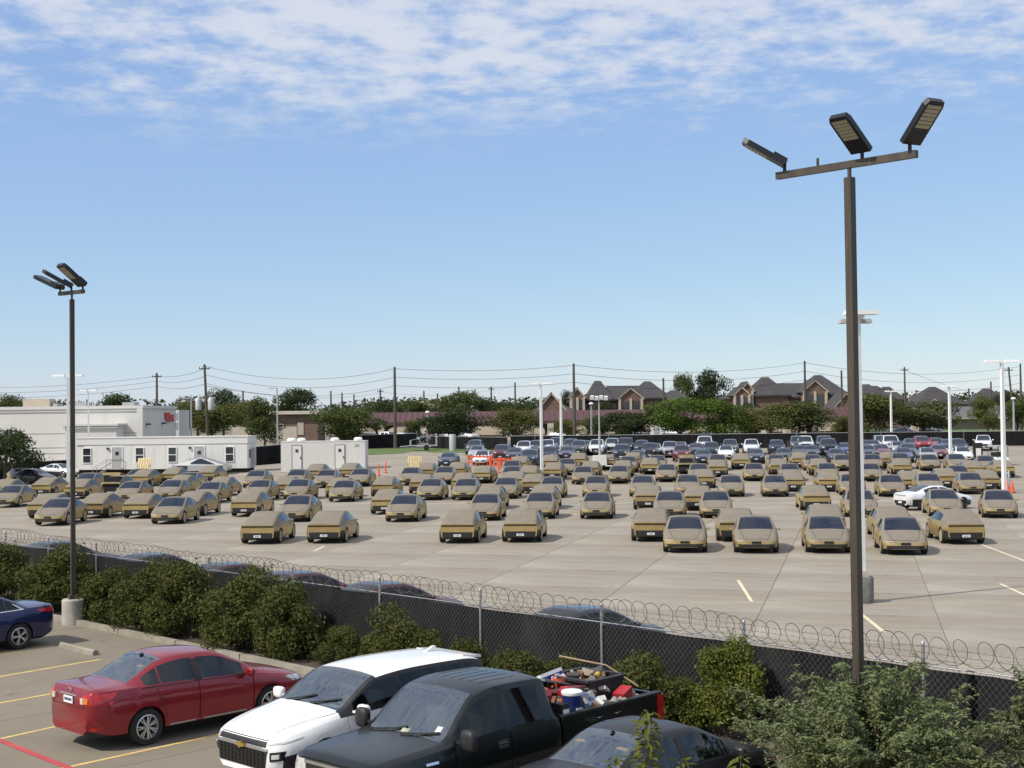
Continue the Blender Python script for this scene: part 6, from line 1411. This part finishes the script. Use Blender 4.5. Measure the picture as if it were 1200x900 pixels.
for x in (-L_ * .33, -L_ * .03, L_ * .26): mb = MB(); mb.box((x, -1.24, .45), (1.25, .1, .5), 0, None, .85); part('wheel_arch', mb, M['trim'], r)
for x in (-L_ * .4, -L_ * .28, L_ * .12, L_ * .4): mb = MB(); mb.lathe([(.05, 0), (.42, .04), (.45, .2), (.3, .34), (.02, .36)], 14, 0, 'Z', (x, 0, H + .03)); part('roof_vent', mb, M['white_pole'], r, 50)
mb = MB(); mb.bar((L_ / 2, 0, .5), (L_ / 2 + 1.4, 0, .45), .2, .14); mb.cyl((L_ / 2 + 1.2, 0, 0), (L_ / 2 + 1.2, 0, .9), .06, n=6); part('tow_bar', mb, M['trim'], r)
mb = MB(); mb.box((L_ * .40, -1.27, H - .4), (.4, .03, .25)); part('marking', mb, M['trimgrey'], r)
# white warehouse
Yw = 162; a, b = local(-160, 167, Yw); H = pd(80, 476, Yw).z; r = thing('warehouse', 'large white painted warehouse with roof units behind the long trailer', 'building', (b.x, Yw, 0), R_(-1)); L_ = (b - a).length
mb = MB(); mb.box((-L_ / 2, 7.5, H / 2), (L_, 15, H)); part('wall', mb, M['whitewall'], r)
mb = MB(); mb.box((-L_ / 2, -.06, H - .18), (L_ + .2, .2, .36)); mb.box((-L_ / 2, -.04, H - .62), (L_ + .14, .14, .1)); mb.box((.06, 7.5, H - .18), (.2, 15, .36)); part('parapet_trim', mb, M['whitewall'], r)
for z in (H * .58, H * .36, H * .27): mb = MB(); mb.box((-L_ / 2, -.02, z), (L_, .05, .05)); part('ledge', mb, M['trimgrey'], r)
xr = pd(203, 480, 182).x - b.x
mb = MB(); mb.box((-.3, .0, H / 2), (.7, .3, H - .4)); part('corner_pier', mb, M['whitewall'], r)
mb = MB(); mb.box((-5.2, -1.5, H * .36), (6.0, 3, H * .72)); mb.box((-5.2, -1.6, H * .72 - .1), (6.6, 3.5, .25)); mb.box((-5.2, -1.6, H * .72 - .4), (6.3, 3.3, .18)); part('entrance_block', mb, M['whitewall'], r)
for u, w_, h_2 in ((44, 3.3, 1.0), (66, .5, .4), (95, 1.6, .5), (152, 1.5, .45)):
    q = pd(u, 470, Yw + 6); mb = MB(); mb.box((q.x - b.x, 6, H + h_2 / 2), (w_, 2, h_2)); part('roof_unit', mb, M['beige_trim'] if u < 60 else M['trimgrey'], r)
mb = MB(); sg_ = [(-.95, .55), (.1, .55), (.2, .2), (.85, .35), (.95, -.5), (.55, -.3), (.2, -.55), (-.35, -.5), (-.85, -.3)]
q = pd(195.5, 489, Yw + 12); mb.prism([(x * 2.2 + 11.5, z * 1.05 + q.z) for x, z in sg_], 'X', .02, .16); part('red_sign', mb, M['sign_red'], r)
for y_, v_ in ((1.6, 497), (8.5, 496)): q = pd(180, v_, Yw + y_); mb = MB(); mb.box((.25, y_, q.z), (.5, .6, .18)); part('wall_lamp', mb, M['trim'], r)
q = pd(207, 490, 186); 
r2 = thing('white_annex', 'white building end with two dark windows right of the warehouse', 'building', (q.x, 186, gz(q.x, 186)))
mb = MB(); mb.box((-.45, 3, 3.0), (1.5, 6, 6.0)); part('wall', mb, M['whitewall'], r2)
for z in (3.9, 5.2): window(r2, -.45, -.0, z, .9, .8, False)
# red brick shed between the trailers, low tan wall
q = pd(343, 500, 205); g = gz(q.x, 205); r = thing('brick_shed', 'red brick building with pale flat roof left of the big oak', 'building', (q.x, 205, g))
mb = MB(); mb.box((0, 4, 2.2), (7.5, 8, 4.4)); part('wall', mb, M['brick'], r); mb = MB(); mb.box((0, 3.8, 4.7), (8.4, 9, .5)); part('roof', mb, M['stone_light'], r)
mb = MB(); mb.box((1.2, -.03, 2.3), (.9, .08, 1.9)); part('door', mb, M['beige_trim'], r); window(r, -2, 0, 2.4, 1.2, 1.1, False)
q = pd(310, 520, 190); r = thing('tan_wall', 'low tan wall seen between the two white trailers', 'wall', (q.x, 190, gz(q.x, 190))); mb = MB(); mb.box((0, .15, 1.6), (9, .3, 3.2)); part('panel', mb, M['stone_light'], r)
# shops with a maroon metal roof
Ys = 214; a, b = local(398, 1012, Ys); g = 2.1; r = thing('shop_row', 'long row of beige shops with a maroon metal roof', 'building', (a.x, Ys, g)); L_ = b.x - a.x
ze = pd(690, 492.5, Ys).z - g; zr_ = pd(690, 480.5, Ys).z - g
mb = MB(); mb.box((L_ / 2, 8, ze / 2), (L_, 14, ze)); part('wall', mb, M['stone_wall'], r)
mb = MB(); mb.prism([(-1.0, ze - .05), (2.6, zr_), (13.2, zr_), (16, ze - .05)], 'X', -1.2, L_ + 1.2); part('roof', mb, M['maroon_roof'], r)
mb = MB(); mb.box((L_ / 2, -1.02, ze - .22), (L_ + 2.4, .14, .5)); part('fascia', mb, M['maroon_roof'], r)
sm2 = MB(); sm2.bar((0, -.98, ze - .02), (0, 2.62, zr_ + .03), .07, .10); seam = sm2.mesh('roof_seam', M['maroon_roof'])
for i in range(int(L_ / .9)): obj('roof_seam', seam, r, (.4 + .9 * i, 0, 0))
nb = int(L_ / 6.6)
for i in range(nb):
    x = 3.3 + 6.6 * i; mb = MB(); mb.box((x - 3.3, -.9, ze / 2 - .2), (.95, .9, ze - .4)); mb.box((x - 3.3, -.9, .5), (1.15, 1.1, 1.0)); part('pier', mb, M['stone_light'] if i % 3 else M['stone_wall'], r)
    arch = [(x - 2.4, ze - 2.1), (x + 2.4, ze - 2.1)] + [(x + 2.4 * math.cos(t_), ze - 1.55 + 1.05 * math.sin(t_)) for t_ in [math.pi * k / 12 for k in range(0, 13)]]
    mb = MB(); mb.prism(arch, 'Y', -.95, -.3); part('arch_panel', mb, M['shop_panel'], r)
    mb = MB(); mb.box((x, -.1, (ze - 2.2) / 2 + .25), (4.7, .4, ze - 2.4)); o = part('shop_front', mb, M['stone_wall'], r)
    for k in (-1, 0, 1): w_ = MB(); w_.box((x + k * 1.5, -.34, (ze - 2.2) / 2 + .45), (1.38, .1, ze - 2.9)); part('pane', w_, M['winglass'], o)
for i in (9, 10): mb = MB(); mb.box((3.3 + 6.6 * i, -1.0, 2.2), (2.6, .2, .9)); part('shop_sign', mb, M['whitewall'], r)
for u, col_ in ((769, 'plate'), (857, 'stone_light'), (922, 'stone_light'), (1072, 'stone_light')):
    q = pd(u, 510, 205); gq = gz(q.x, 205); t = thing('roadside_sign', {769: 'white sign panel standing before the shops', 857: 'arched pale marker before the bright green trees', 922: 'pale marker post before the olive trees', 1072: 'striped pale post before the right-hand trees'}[u], 'sign', (q.x, 205, gq))
    mb = MB(); w_ = 1.1 if u != 769 else 1.6
    mb.prism([(-w_ / 2, 0), (w_ / 2, 0), (w_ / 2, 1.9)] + [(w_ / 2 * math.cos(t_), 1.9 + (.5 if u == 857 else .05) * math.sin(t_)) for t_ in [math.pi * k / 8 for k in range(1, 8)]] + [(-w_ / 2, 1.9)], 'Y', -.25, .25); part('panel', mb, M[col_], t)
    mb = MB(); mb.box((0, -.27, 1.2), (w_ * .5, .05, .8)); part('face', mb, M['beige_trim'] if u != 769 else M['trimgrey'], t)
# apartments behind
def hip(mb, x0, x1, y0, y1, z0, z1, ov=.6, inset=None):
    ins = inset if inset is not None else min((x1 - x0), (y1 - y0)) / 2; x0 -= ov; x1 += ov; y0 -= ov; y1 += ov; ym = (y0 + y1) / 2; i2 = min(ins, (x1 - x0) / 2 - .3)
    mb.add([(x0, y0, z0), (x1, y0, z0), (x1, y1, z0), (x0, y1, z0), (x0 + i2, ym - .6, z1), (x1 - i2, ym - .6, z1), (x1 - i2, ym + .6, z1), (x0 + i2, ym + .6, z1), (x0, y0, z0 - .3), (x1, y0, z0 - .3), (x1, y1, z0 - .3), (x0, y1, z0 - .3)],
           [(0, 1, 5, 4), (1, 2, 6, 5), (2, 3, 7, 6), (3, 0, 4, 7), (4, 5, 6, 7), (0, 8, 9, 1), (1, 9, 10, 2), (2, 10, 11, 3), (3, 11, 8, 0)])
def apartments(u0_, u1_, Y, ve, vr, label, hips, gables, g=2.6, depth=16, wallm='brick', roofm='roof_dark', wins=True):
    a, b = local(u0_, u1_, Y); r = thing('apartment_block', label, 'building', (a.x, Y, g)); L_ = b.x - a.x; um = (u0_ + u1_) / 2
    X = lambda u: pd(u, 470, Y).x - a.x
    Z = lambda v, u=um, Yq=Y: pd(u, v, Yq).z - g
    ze = Z(ve); zr2 = pd(um, vr, Y + depth / 2).z - g
    mb = MB(); mb.box((L_ / 2, depth / 2, ze / 2), (L_, depth, ze)); part('wall', mb, M[wallm], r)
    mb = MB(); hip(mb, 0, L_, 0, depth, ze, zr2); part('roof', mb, M[roofm], r)
    for (ua, ub, vtop, vbot, dep) in hips:
        xa, xb = X(ua), X(ub); zt_ = pd((ua + ub) / 2, vtop, Y + 3).z - g; zb_ = Z(vbot, (ua + ub) / 2)
        mb = MB(); mb.box(((xa + xb) / 2, dep / 2 - 1.2, zb_ / 2), (xb - xa, dep, zb_)); part('wing', mb, M[wallm], r); mb = MB(); hip(mb, xa, xb, -1.2, dep - 1.2, zb_ + .02, zt_); part('wing_roof', mb, M[roofm], r)
    for (ua, ub, vtop, vbot, dy) in gables:
        xa, xb = X(ua), X(ub); zt_ = Z(vtop, (ua + ub) / 2); zb_ = Z(vbot, (ua + ub) / 2); xm = (xa + xb) / 2
        mb = MB(); mb.prism([(xa, 0), (xb, 0), (xb, zb_), (xm, zt_), (xa, zb_)], 'Y', -dy, 4); o = part('gable', mb, M[wallm], r)
        tm = MB()
        for x0_, x1_ in ((xa - .3, xm), (xb + .3, xm)): tm.bar((x0_, -dy - .15, zb_ - .15), (x1_, -dy - .15, zt_ + .15), .4, .24)
        part('gable_trim', tm, M['beige_trim'], o)
        rf_ = MB(); rf_.add([(xa - .5, -dy - .4, zb_ - .15), (xm, -dy - .4, zt_ + .35), (xb + .5, -dy - .4, zb_ - .15), (xa - .5, 6, zb_ - .15), (xm, 6, zt_ + .35), (xb + .5, 6, zb_ - .15)], [(0, 1, 4, 3), (1, 2, 5, 4)]); part('gable_roof', rf_, M[roofm], o)
        w_ = (xb - xa) * .2
        for sg in (-1, 1):
            if zb_ > 4: mb = MB(); mb.box((xm + sg * w_ * 1.05, -dy - .02, zb_ - 1.6), (w_ * 1.3, .1, 2.2)); part('balcony_opening', mb, M['winglass'], r)
        if zb_ > 4:
            for k in (-1, 0, 1): mb = MB(); mb.box((xm + k * (xb - xa) * .46, -dy - .12, zb_ - 2), (.45, .3, 4)); part('column', mb, M['beige_trim'], r)
    if wins:
        n_ = int(L_ / 5)
        for i in range(n_):
            for z in (ze - 1.6, ze - 4.8): window(r, 2.5 + 5 * i, -.02, z, 1.5, 1.5, True, -1, 'beige_trim')
    return r
apartments(672, 802, 268, 468, 452, 'dark-roofed brick apartments above the middle shops', [(690, 715, 446, 468, 13), (742, 782, 446.5, 466, 14), (780, 806, 457, 468, 12)], [(724, 752, 456, 467, 2.2), (668, 684, 456, 466, 2)])
apartments(858, 1000, 268, 465, 449, 'dark-roofed brick apartments left of the tall bronze post', [(884, 922, 441.5, 463, 14), (944, 990, 439, 462, 15)], [(858, 876, 455, 463, 2.4), (868, 881, 449, 458, 1.2), (938, 966, 447, 459, 2.4)])
apartments(1012, 1060, 282, 470, 452, 'dark-roofed apartment wing just right of the tall bronze post', [(1012, 1032, 450, 466, 12), (1036, 1056, 453, 468, 12)], [], wins=False)
apartments(1064, 1142, 300, 476, 461, 'brown-roofed houses above the right-hand trees', [(1076, 1128, 453, 474, 14)], [(1084, 1100, 468, 476, 1.5)], wallm='tan_wall')
apartments(1146, 1230, 320, 476, 459, 'dark-roofed houses at the right edge of the skyline', [(1150, 1178, 455, 472, 12)], [], wallm='tan_wall')
apartments(626, 672, 238, 482, 470, 'small brick house with a beige gable above the shops', [], [(630, 662, 462, 481, 1.5)], wins=False)
apartments(980, 1016, 236, 483, 474, 'small brick gabled house seen left of the tall bronze post', [], [(975, 1003, 462, 478, 1.5)], wins=False)
apartments(768, 812, 240, 484, 474, 'beige-gabled house half hidden behind the bright green trees', [], [(776, 800, 467, 482, 1.5)], wins=False)
# beige shed at the right
Yb = 250; a, b = local(1088, 1190, Yb); g = gz(a.x, Yb); r = thing('beige_shed', 'long tan shed with a grey metal roof beyond the lawn', 'building', (a.x, Yb, g)); L_ = b.x - a.x; ze = pd(1140, 489, Yb).z - g; zr2 = pd(1140, 476, Yb).z - g
mb = MB(); mb.box((L_ / 2, 6, ze / 2), (L_, 12, ze)); part('wall', mb, M['tan_wall'], r); mb = MB(); mb.prism([(-.8, ze - .1), (3.6, zr2), (8.4, zr2), (12.8, ze - .1)], 'X', -.6, L_ + .6); part('roof', mb, M['grey_roof'], r)
mb = MB(); mb.box((L_ / 2, -.85, ze - .15), (L_ + 1.2, .1, .32)); part('fascia', mb, M['beige_trim'], r)
for k in range(1, 8): mb = MB(); mb.box((L_ / 2, -.03, ze * k / 8), (L_, .05, .08)); part('siding_band', mb, M['tan_wall'], r)
# lantern tower far off
q = pd(497, 480, 330); g = gz(q.x, 330); zt_ = pd(497, 469, 330).z - g; r = thing('lantern_tower', 'small beige tower with a low tiled roof on the skyline', 'tower', (q.x, 330, g))
mb = MB(); mb.box((0, 0, zt_ / 2 - .8), (5.2, 5, zt_ - 1.6)); part('shaft', mb, M['beige_trim'], r); mb = MB(); hip(mb, -3, 3, -3, 3, zt_ - 1.6, zt_, .5); part('roof', mb, M['stone_wall'], r)
for x in (-1.3, 1.3): mb = MB(); mb.box((x, -2.52, zt_ - 3.2), (1.2, .1, 1.8)); part('opening', mb, M['winglass'], r)
mb = MB(); mb.box((-.5, 0, zt_ * .28), (12, 8, zt_ * .56)); part('base_block', mb, M['whitewall'], r); mb = MB(); hip(mb, -7, 6, -4, 4, zt_ * .56, zt_ * .72); part('base_roof', mb, M['roof_dark'], r)
# ------------------------------------------------------------------ cones, barricades, bits
def cone_mb(h, r):
    a = MB(); a.lathe([(r, .04), (r * .25, h), (.01, h)], 12, 0, 'Z'); a.box((0, 0, .02), (r * 2.6, r * 2.6, .04)); return a
dm_ = MB(); dm_.lathe([(.20, 0), (.20, .06), (.075, .09), (.06, 1.05), (.03, 1.12), (.01, 1.12)], 12, 0, 'Z'); dm = dm_.mesh('delineator', M['orange'], 40)
for i, (u, v, lab) in enumerate(((444, 557, 'orange delineator post beside the white trailer tow bar, left of two'), (452, 554, 'orange delineator post left of the grass strip, right of two'))):
    o = obj('delineator_post', dm, None, pg(u, v)); tag(o, lab, 'traffic post', 'orange delineator posts')
cm = cone_mb(.8, .16).mesh('traffic_cone', M['orange'], 40)
for u, v, lab in ((1186.5, 577, 'orange traffic cone right of the rightmost white pole'), (1181, 575, 'orange traffic cone right at the rightmost white pole foot')):
    tag(obj('traffic_cone', cm, None, pg(u, v)), lab, 'traffic cone', 'orange traffic cones')
mb = MB(); mb.lathe([(.09, 0), (.09, 1.35), (.06, 1.42), (.01, 1.42)], 12, 0, 'Z'); tag(obj('bollard', mb.mesh('bollard', M['galv'], 40), None, pg(1182.5, 575)), 'grey steel bollard beside the orange cones', 'bollard')
for i in range(4):
    u = 560 + 7 * i if i < 2 else 578 + 10 * (i - 2); p = pg(556 + 12.5 * i, 545.5 if i < 2 else 549); r = thing('barricade', 'orange picket barricade, %s from left, before the white sedan and maroon suv' % ORD[i], 'barricade', p, R_(-6), 'orange picket barricades')
    for k in range(4): mb = MB(); mb.box((-.6 + .4 * k, 0, .55), (.13, .05, 1.05)); part('picket', mb, M['orange'], r)
    mb = MB(); mb.box((0, .04, .9), (1.5, .05, .14)); mb.box((0, .04, .3), (1.5, .05, .10)); part('rail', mb, M['orange'], r)
for u, v, lab in ((579, 555, 'tall orange post left of the gap in the barricades'), (584.5, 554, 'tall orange post right of the gap in the barricades')): tag(obj('delineator_post', dm, None, pg(u, v)), lab, 'traffic post', 'orange delineator posts')
p = pbase(530, 172); mb = MB(); mb.lathe([(.42, 0), (.42, 2.0), (.40, 2.05), (.01, 2.05)], 18, 0, 'Z'); tag(obj('concrete_post', mb.mesh('concrete_post', M['grey_pole'], 40), None, p), 'thick pale cylinder post behind the navy sedan', 'post')
p = pbase(496, 174); r = thing('tow_trailer', 'small pale flatbed trailer parked on the grass by the fence', 'trailer', p, R_(8))
mb = MB(); mb.box((0, 0, .6), (3.4, 1.6, .12)); mb.bar((-1.7, 0, .6), (-3.0, 0, .5), .12); part('deck', mb, M['grey_pole'], r)
mb = MB()
for x in (-1.65, 1.65): mb.cyl((x, -.78, .6), (x, -.78, 1.3 if x < 0 else 2.1), .05, n=6); mb.cyl((x, .78, .6), (x, .78, 1.3 if x < 0 else 2.1), .05, n=6)
mb.bar((-1.65, -.78, 1.3), (1.65, -.78, 2.1), .06); part('side_rail', mb, M['grey_pole'], r)
mb = MB(); mb.lathe([(.2, -.1), (.36, -.08), (.36, .08), (.2, .1), (.02, .08)], 14, 0); mb.v = [(x + .3, y - .85, z + .36) for x, y, z in mb.v]; part('wheel', mb, M['tyre'], r)
p = pg(1146, 541); r = thing('sign_board', 'black framed sign board with white centre at the row end', 'sign', p)
mb = MB(); mb.box((0, 0, .95), (.95, .16, 1.9)); part('frame', mb, M['trim'], r); mb = MB(); mb.box((.05, -.1, .95), (.5, .04, .8)); part('panel', mb, M['plate'], r)
p = pg(1170, 545); r = thing('golf_cart', 'small white golf cart behind the rightmost gold coupes', 'cart', p, R_(10))
mb = MB(); mb.box((0, 0, .55), (1.2, 2.2, .5), 0, None, .85); part('body', mb, M['paint_white'], r); mb = MB(); mb.box((0, .1, 1.85), (1.25, 1.9, .1)); part('canopy', mb, M['grey_pole'], r); mb = MB()
for x in (-.55, .55):
    for y in (-.8, .9): mb.cyl((x, y, .7), (x, y, 1.85), .03, n=5)
part('canopy_post', mb, M['trim'], r)
mb = MB(); mb.box((0, .2, 1.0), (1.1, .5, .5)); part('seat', mb, M['trim'], r)
for x in (-.55, .55):
    for y in (-.75, .75): mb = MB(); mb.lathe([(.1, -.08), (.24, -.07), (.24, .07), (.1, .08), (.02, .07)], 12, 0); mb.v = [(yy + x, xx + y, z + .24) for xx, yy, z in mb.v]; part('wheel', mb, M['tyre'], r)
# ------------------------------------------------------------------ trees
TM = {}
def treep(kind, leafm, seed):
    k = (kind, leafm, seed)
    if k not in TM: TM[k] = make_tree(kind, seed, M[leafm])
    return TM[k]
def tree(u, vt, wpx, Y, kind, leafm, seed, label, squash=1.0):
    b = pbase(u, Y); H = pd(u, vt, Y).z - b.z; w = wpx * Y / F_PX * 1.08; t = thing('tree', label, 'tree', b, seed * 1.7 + u, 'trees beyond the car lot'); t.scale = (w, w * squash, H)
    cm_, tm_ = treep(kind, leafm, seed); o = obj('crown', cm_, t); o['kind'] = 'stuff'; obj('trunk', tm_, t)
for a_ in ((402, 474, 92, 186, 'oak', 'leaf_oak', 1, 'broad dark oak right behind the short white trailer'), (534, 473, 84, 190, 'oak', 'leaf_dark', 2, 'broad dark oak behind the navy sedan and black fence'), (607, 475, 62, 188, 'oak', 'leaf_olive', 3, 'olive-green tree left of the middle white pole'),
        (738, 479, 86, 190, 'oak', 'leaf_dark', 1, 'dark oak right of the light tower before the shops'), (798, 464, 84, 188, 'round', 'leaf_bright', 4, 'bright green tree, left of the two vivid ones'), (840, 465, 76, 187, 'round', 'leaf_bright', 5, 'bright green tree, right of the two vivid ones'),
        (903, 468, 82, 190, 'oak', 'leaf_olive', 6, 'olive tree below the brick gables'), (947, 467, 78, 192, 'oak', 'leaf_oak', 3, 'dark olive tree left of the tall bronze post'), (988, 486, 34, 200, 'round', 'leaf_olive', 5, 'small olive tree just left of the tall bronze post'), (1032, 458, 88, 190, 'tall', 'leaf_olive', 7, 'leafy tree just right of the tall bronze post'),
        (1082, 464, 80, 195, 'oak', 'leaf_oak', 2, 'dark spreading tree with a leaning trunk beyond the black fence'), (1157, 461, 40, 196, 'tall', 'leaf_olive', 6, 'narrow olive tree before the tan shed'), (1192, 464, 48, 205, 'tall', 'leaf_oak', 7, 'dark tree at the right edge'),
        (873, 474, 46, 193, 'round', 'leaf_oak', 5, 'mid-green tree squeezed between the bright green and olive trees'), (700, 486, 40, 196, 'round', 'leaf_oak', 4, 'low green tree left of the dark oak by the light tower'), (665, 490, 40, 203, 'round', 'leaf_olive', 4, 'small yellowish tree by the slim grey pole'), (484, 491, 30, 203, 'round', 'leaf_olive', 5, 'small bright tree before the shop arches'), (511, 489, 26, 204, 'round', 'leaf_oak', 4, 'small tree left of the broad dark oak'),
        (310, 462, 52, 182, 'tall', 'leaf_oak', 6, 'tall slender tree left of the single-arm pole'), (347, 453, 66, 262, 'round', 'leaf_dark', 5, 'big round dark tree on the skyline behind the brick shed'), (248, 468, 78, 215, 'oak', 'leaf_olive', 3, 'spreading olive tree behind the transformer pole'),
        (288, 466, 56, 222, 'tall', 'leaf_olive', 7, 'olive tree right of the transformer pole'), (212, 466, 56, 230, 'oak', 'leaf_olive', 6, 'olive tree just right of the warehouse'), (262, 454, 46, 270, 'round', 'leaf_dark', 4, 'dark tree above the left tree cluster'), (232, 458, 60, 265, 'oak', 'leaf_oak', 2, 'dark tree behind the transformer pole'),
        (134, 459, 54, 262, 'round', 'leaf_dark', 5, 'dark tree rising over the warehouse roof'), (12, 461, 50, 262, 'round', 'leaf_oak', 4, 'dark tree over the warehouse roof at the left edge'), (68, 466, 12, 240, 'tall', 'leaf_oak', 7, 'thin twiggy tree over the warehouse roof'), (6, 497, 78, 128, 'oak', 'leaf_dark', 6, 'dark tree cut by the left edge before the warehouse'),
        (836, 429, 52, 300, 'tall', 'leaf_dark', 6, 'tallest dark tree on the skyline between the apartments'), (803, 435, 34, 300, 'round', 'leaf_oak', 5, 'smaller skyline tree left of the tallest one'), (541, 457, 54, 300, 'round', 'leaf_oak', 4, 'round mid-green tree on the skyline above the dark oak'), (566, 463, 30, 310, 'tall', 'leaf_dark', 7, 'pointed dark tree right of the round skyline tree'),
        (702, 470, 44, 245, 'tall', 'leaf_dark', 6, 'dark tree between shops and apartments'), (742, 484, 56, 243, 'round', 'leaf_dark', 5, 'low dark tree above the shop roof'), (641, 465, 18, 270, 'tall', 'leaf_dark', 7, 'narrow dark conifer left of the small brick house'), (665, 456, 22, 290, 'round', 'leaf_dark', 4, 'dark tree beside the second tall utility pole'),
        (872, 470, 30, 240, 'tall', 'leaf_dark', 6, 'dark tree before the left gable of the brick apartments'), (916, 476, 26, 245, 'round', 'leaf_oak', 5, 'small dark tree against the brick apartment wall'), (1112, 478, 44, 262, 'round', 'leaf_dark', 4, 'dark hedge tree behind the tan shed'), (1128, 472, 36, 275, 'round', 'leaf_dark', 5, 'dark tree right behind the tan shed roof'),
        (1182, 456, 40, 280, 'round', 'leaf_dark', 4, 'dark skyline tree near the right edge'), (490, 466, 50, 290, 'round', 'leaf_oak', 5, 'mid-green tree left of the lantern tower'), (450, 468, 50, 295, 'round', 'leaf_dark', 4, 'dark low tree behind the tall dark pole'), (590, 470, 40, 300, 'round', 'leaf_dark', 5, 'dark tree behind the olive tree'), (612, 470, 46, 330, 'oak', 'leaf_dark', 1, 'dark far tree left of the middle white pole'),
        (1016, 462, 30, 240, 'tall', 'leaf_oak', 7, 'dark tree hugging the tall white pole')):
    tree(*a_)
# far-off wood: one mass along the horizon
rng = np.random.default_rng(8); lob = []
for i in range(170):
    Y = rng.uniform(400, 520); u = rng.uniform(-250, 1450); q = pd(u, 480, Y); h = rng.uniform(4, 7.5); w = rng.uniform(9, 16); lob.append((q.x, Y, 4 + h * .5, w, w, h * .62))
P, Nn = crown_points(lob, 60000, rng, .7, .3, 0); fo = obj('far_wood', quads_mesh('far_wood', leaves(P, Nn, .62, rng), M['leaf_dark'])); fo['kind'] = 'stuff'
for m in [m for m in bpy.data.materials if m.name.startswith('tmp')]: bpy.data.materials.remove(m)
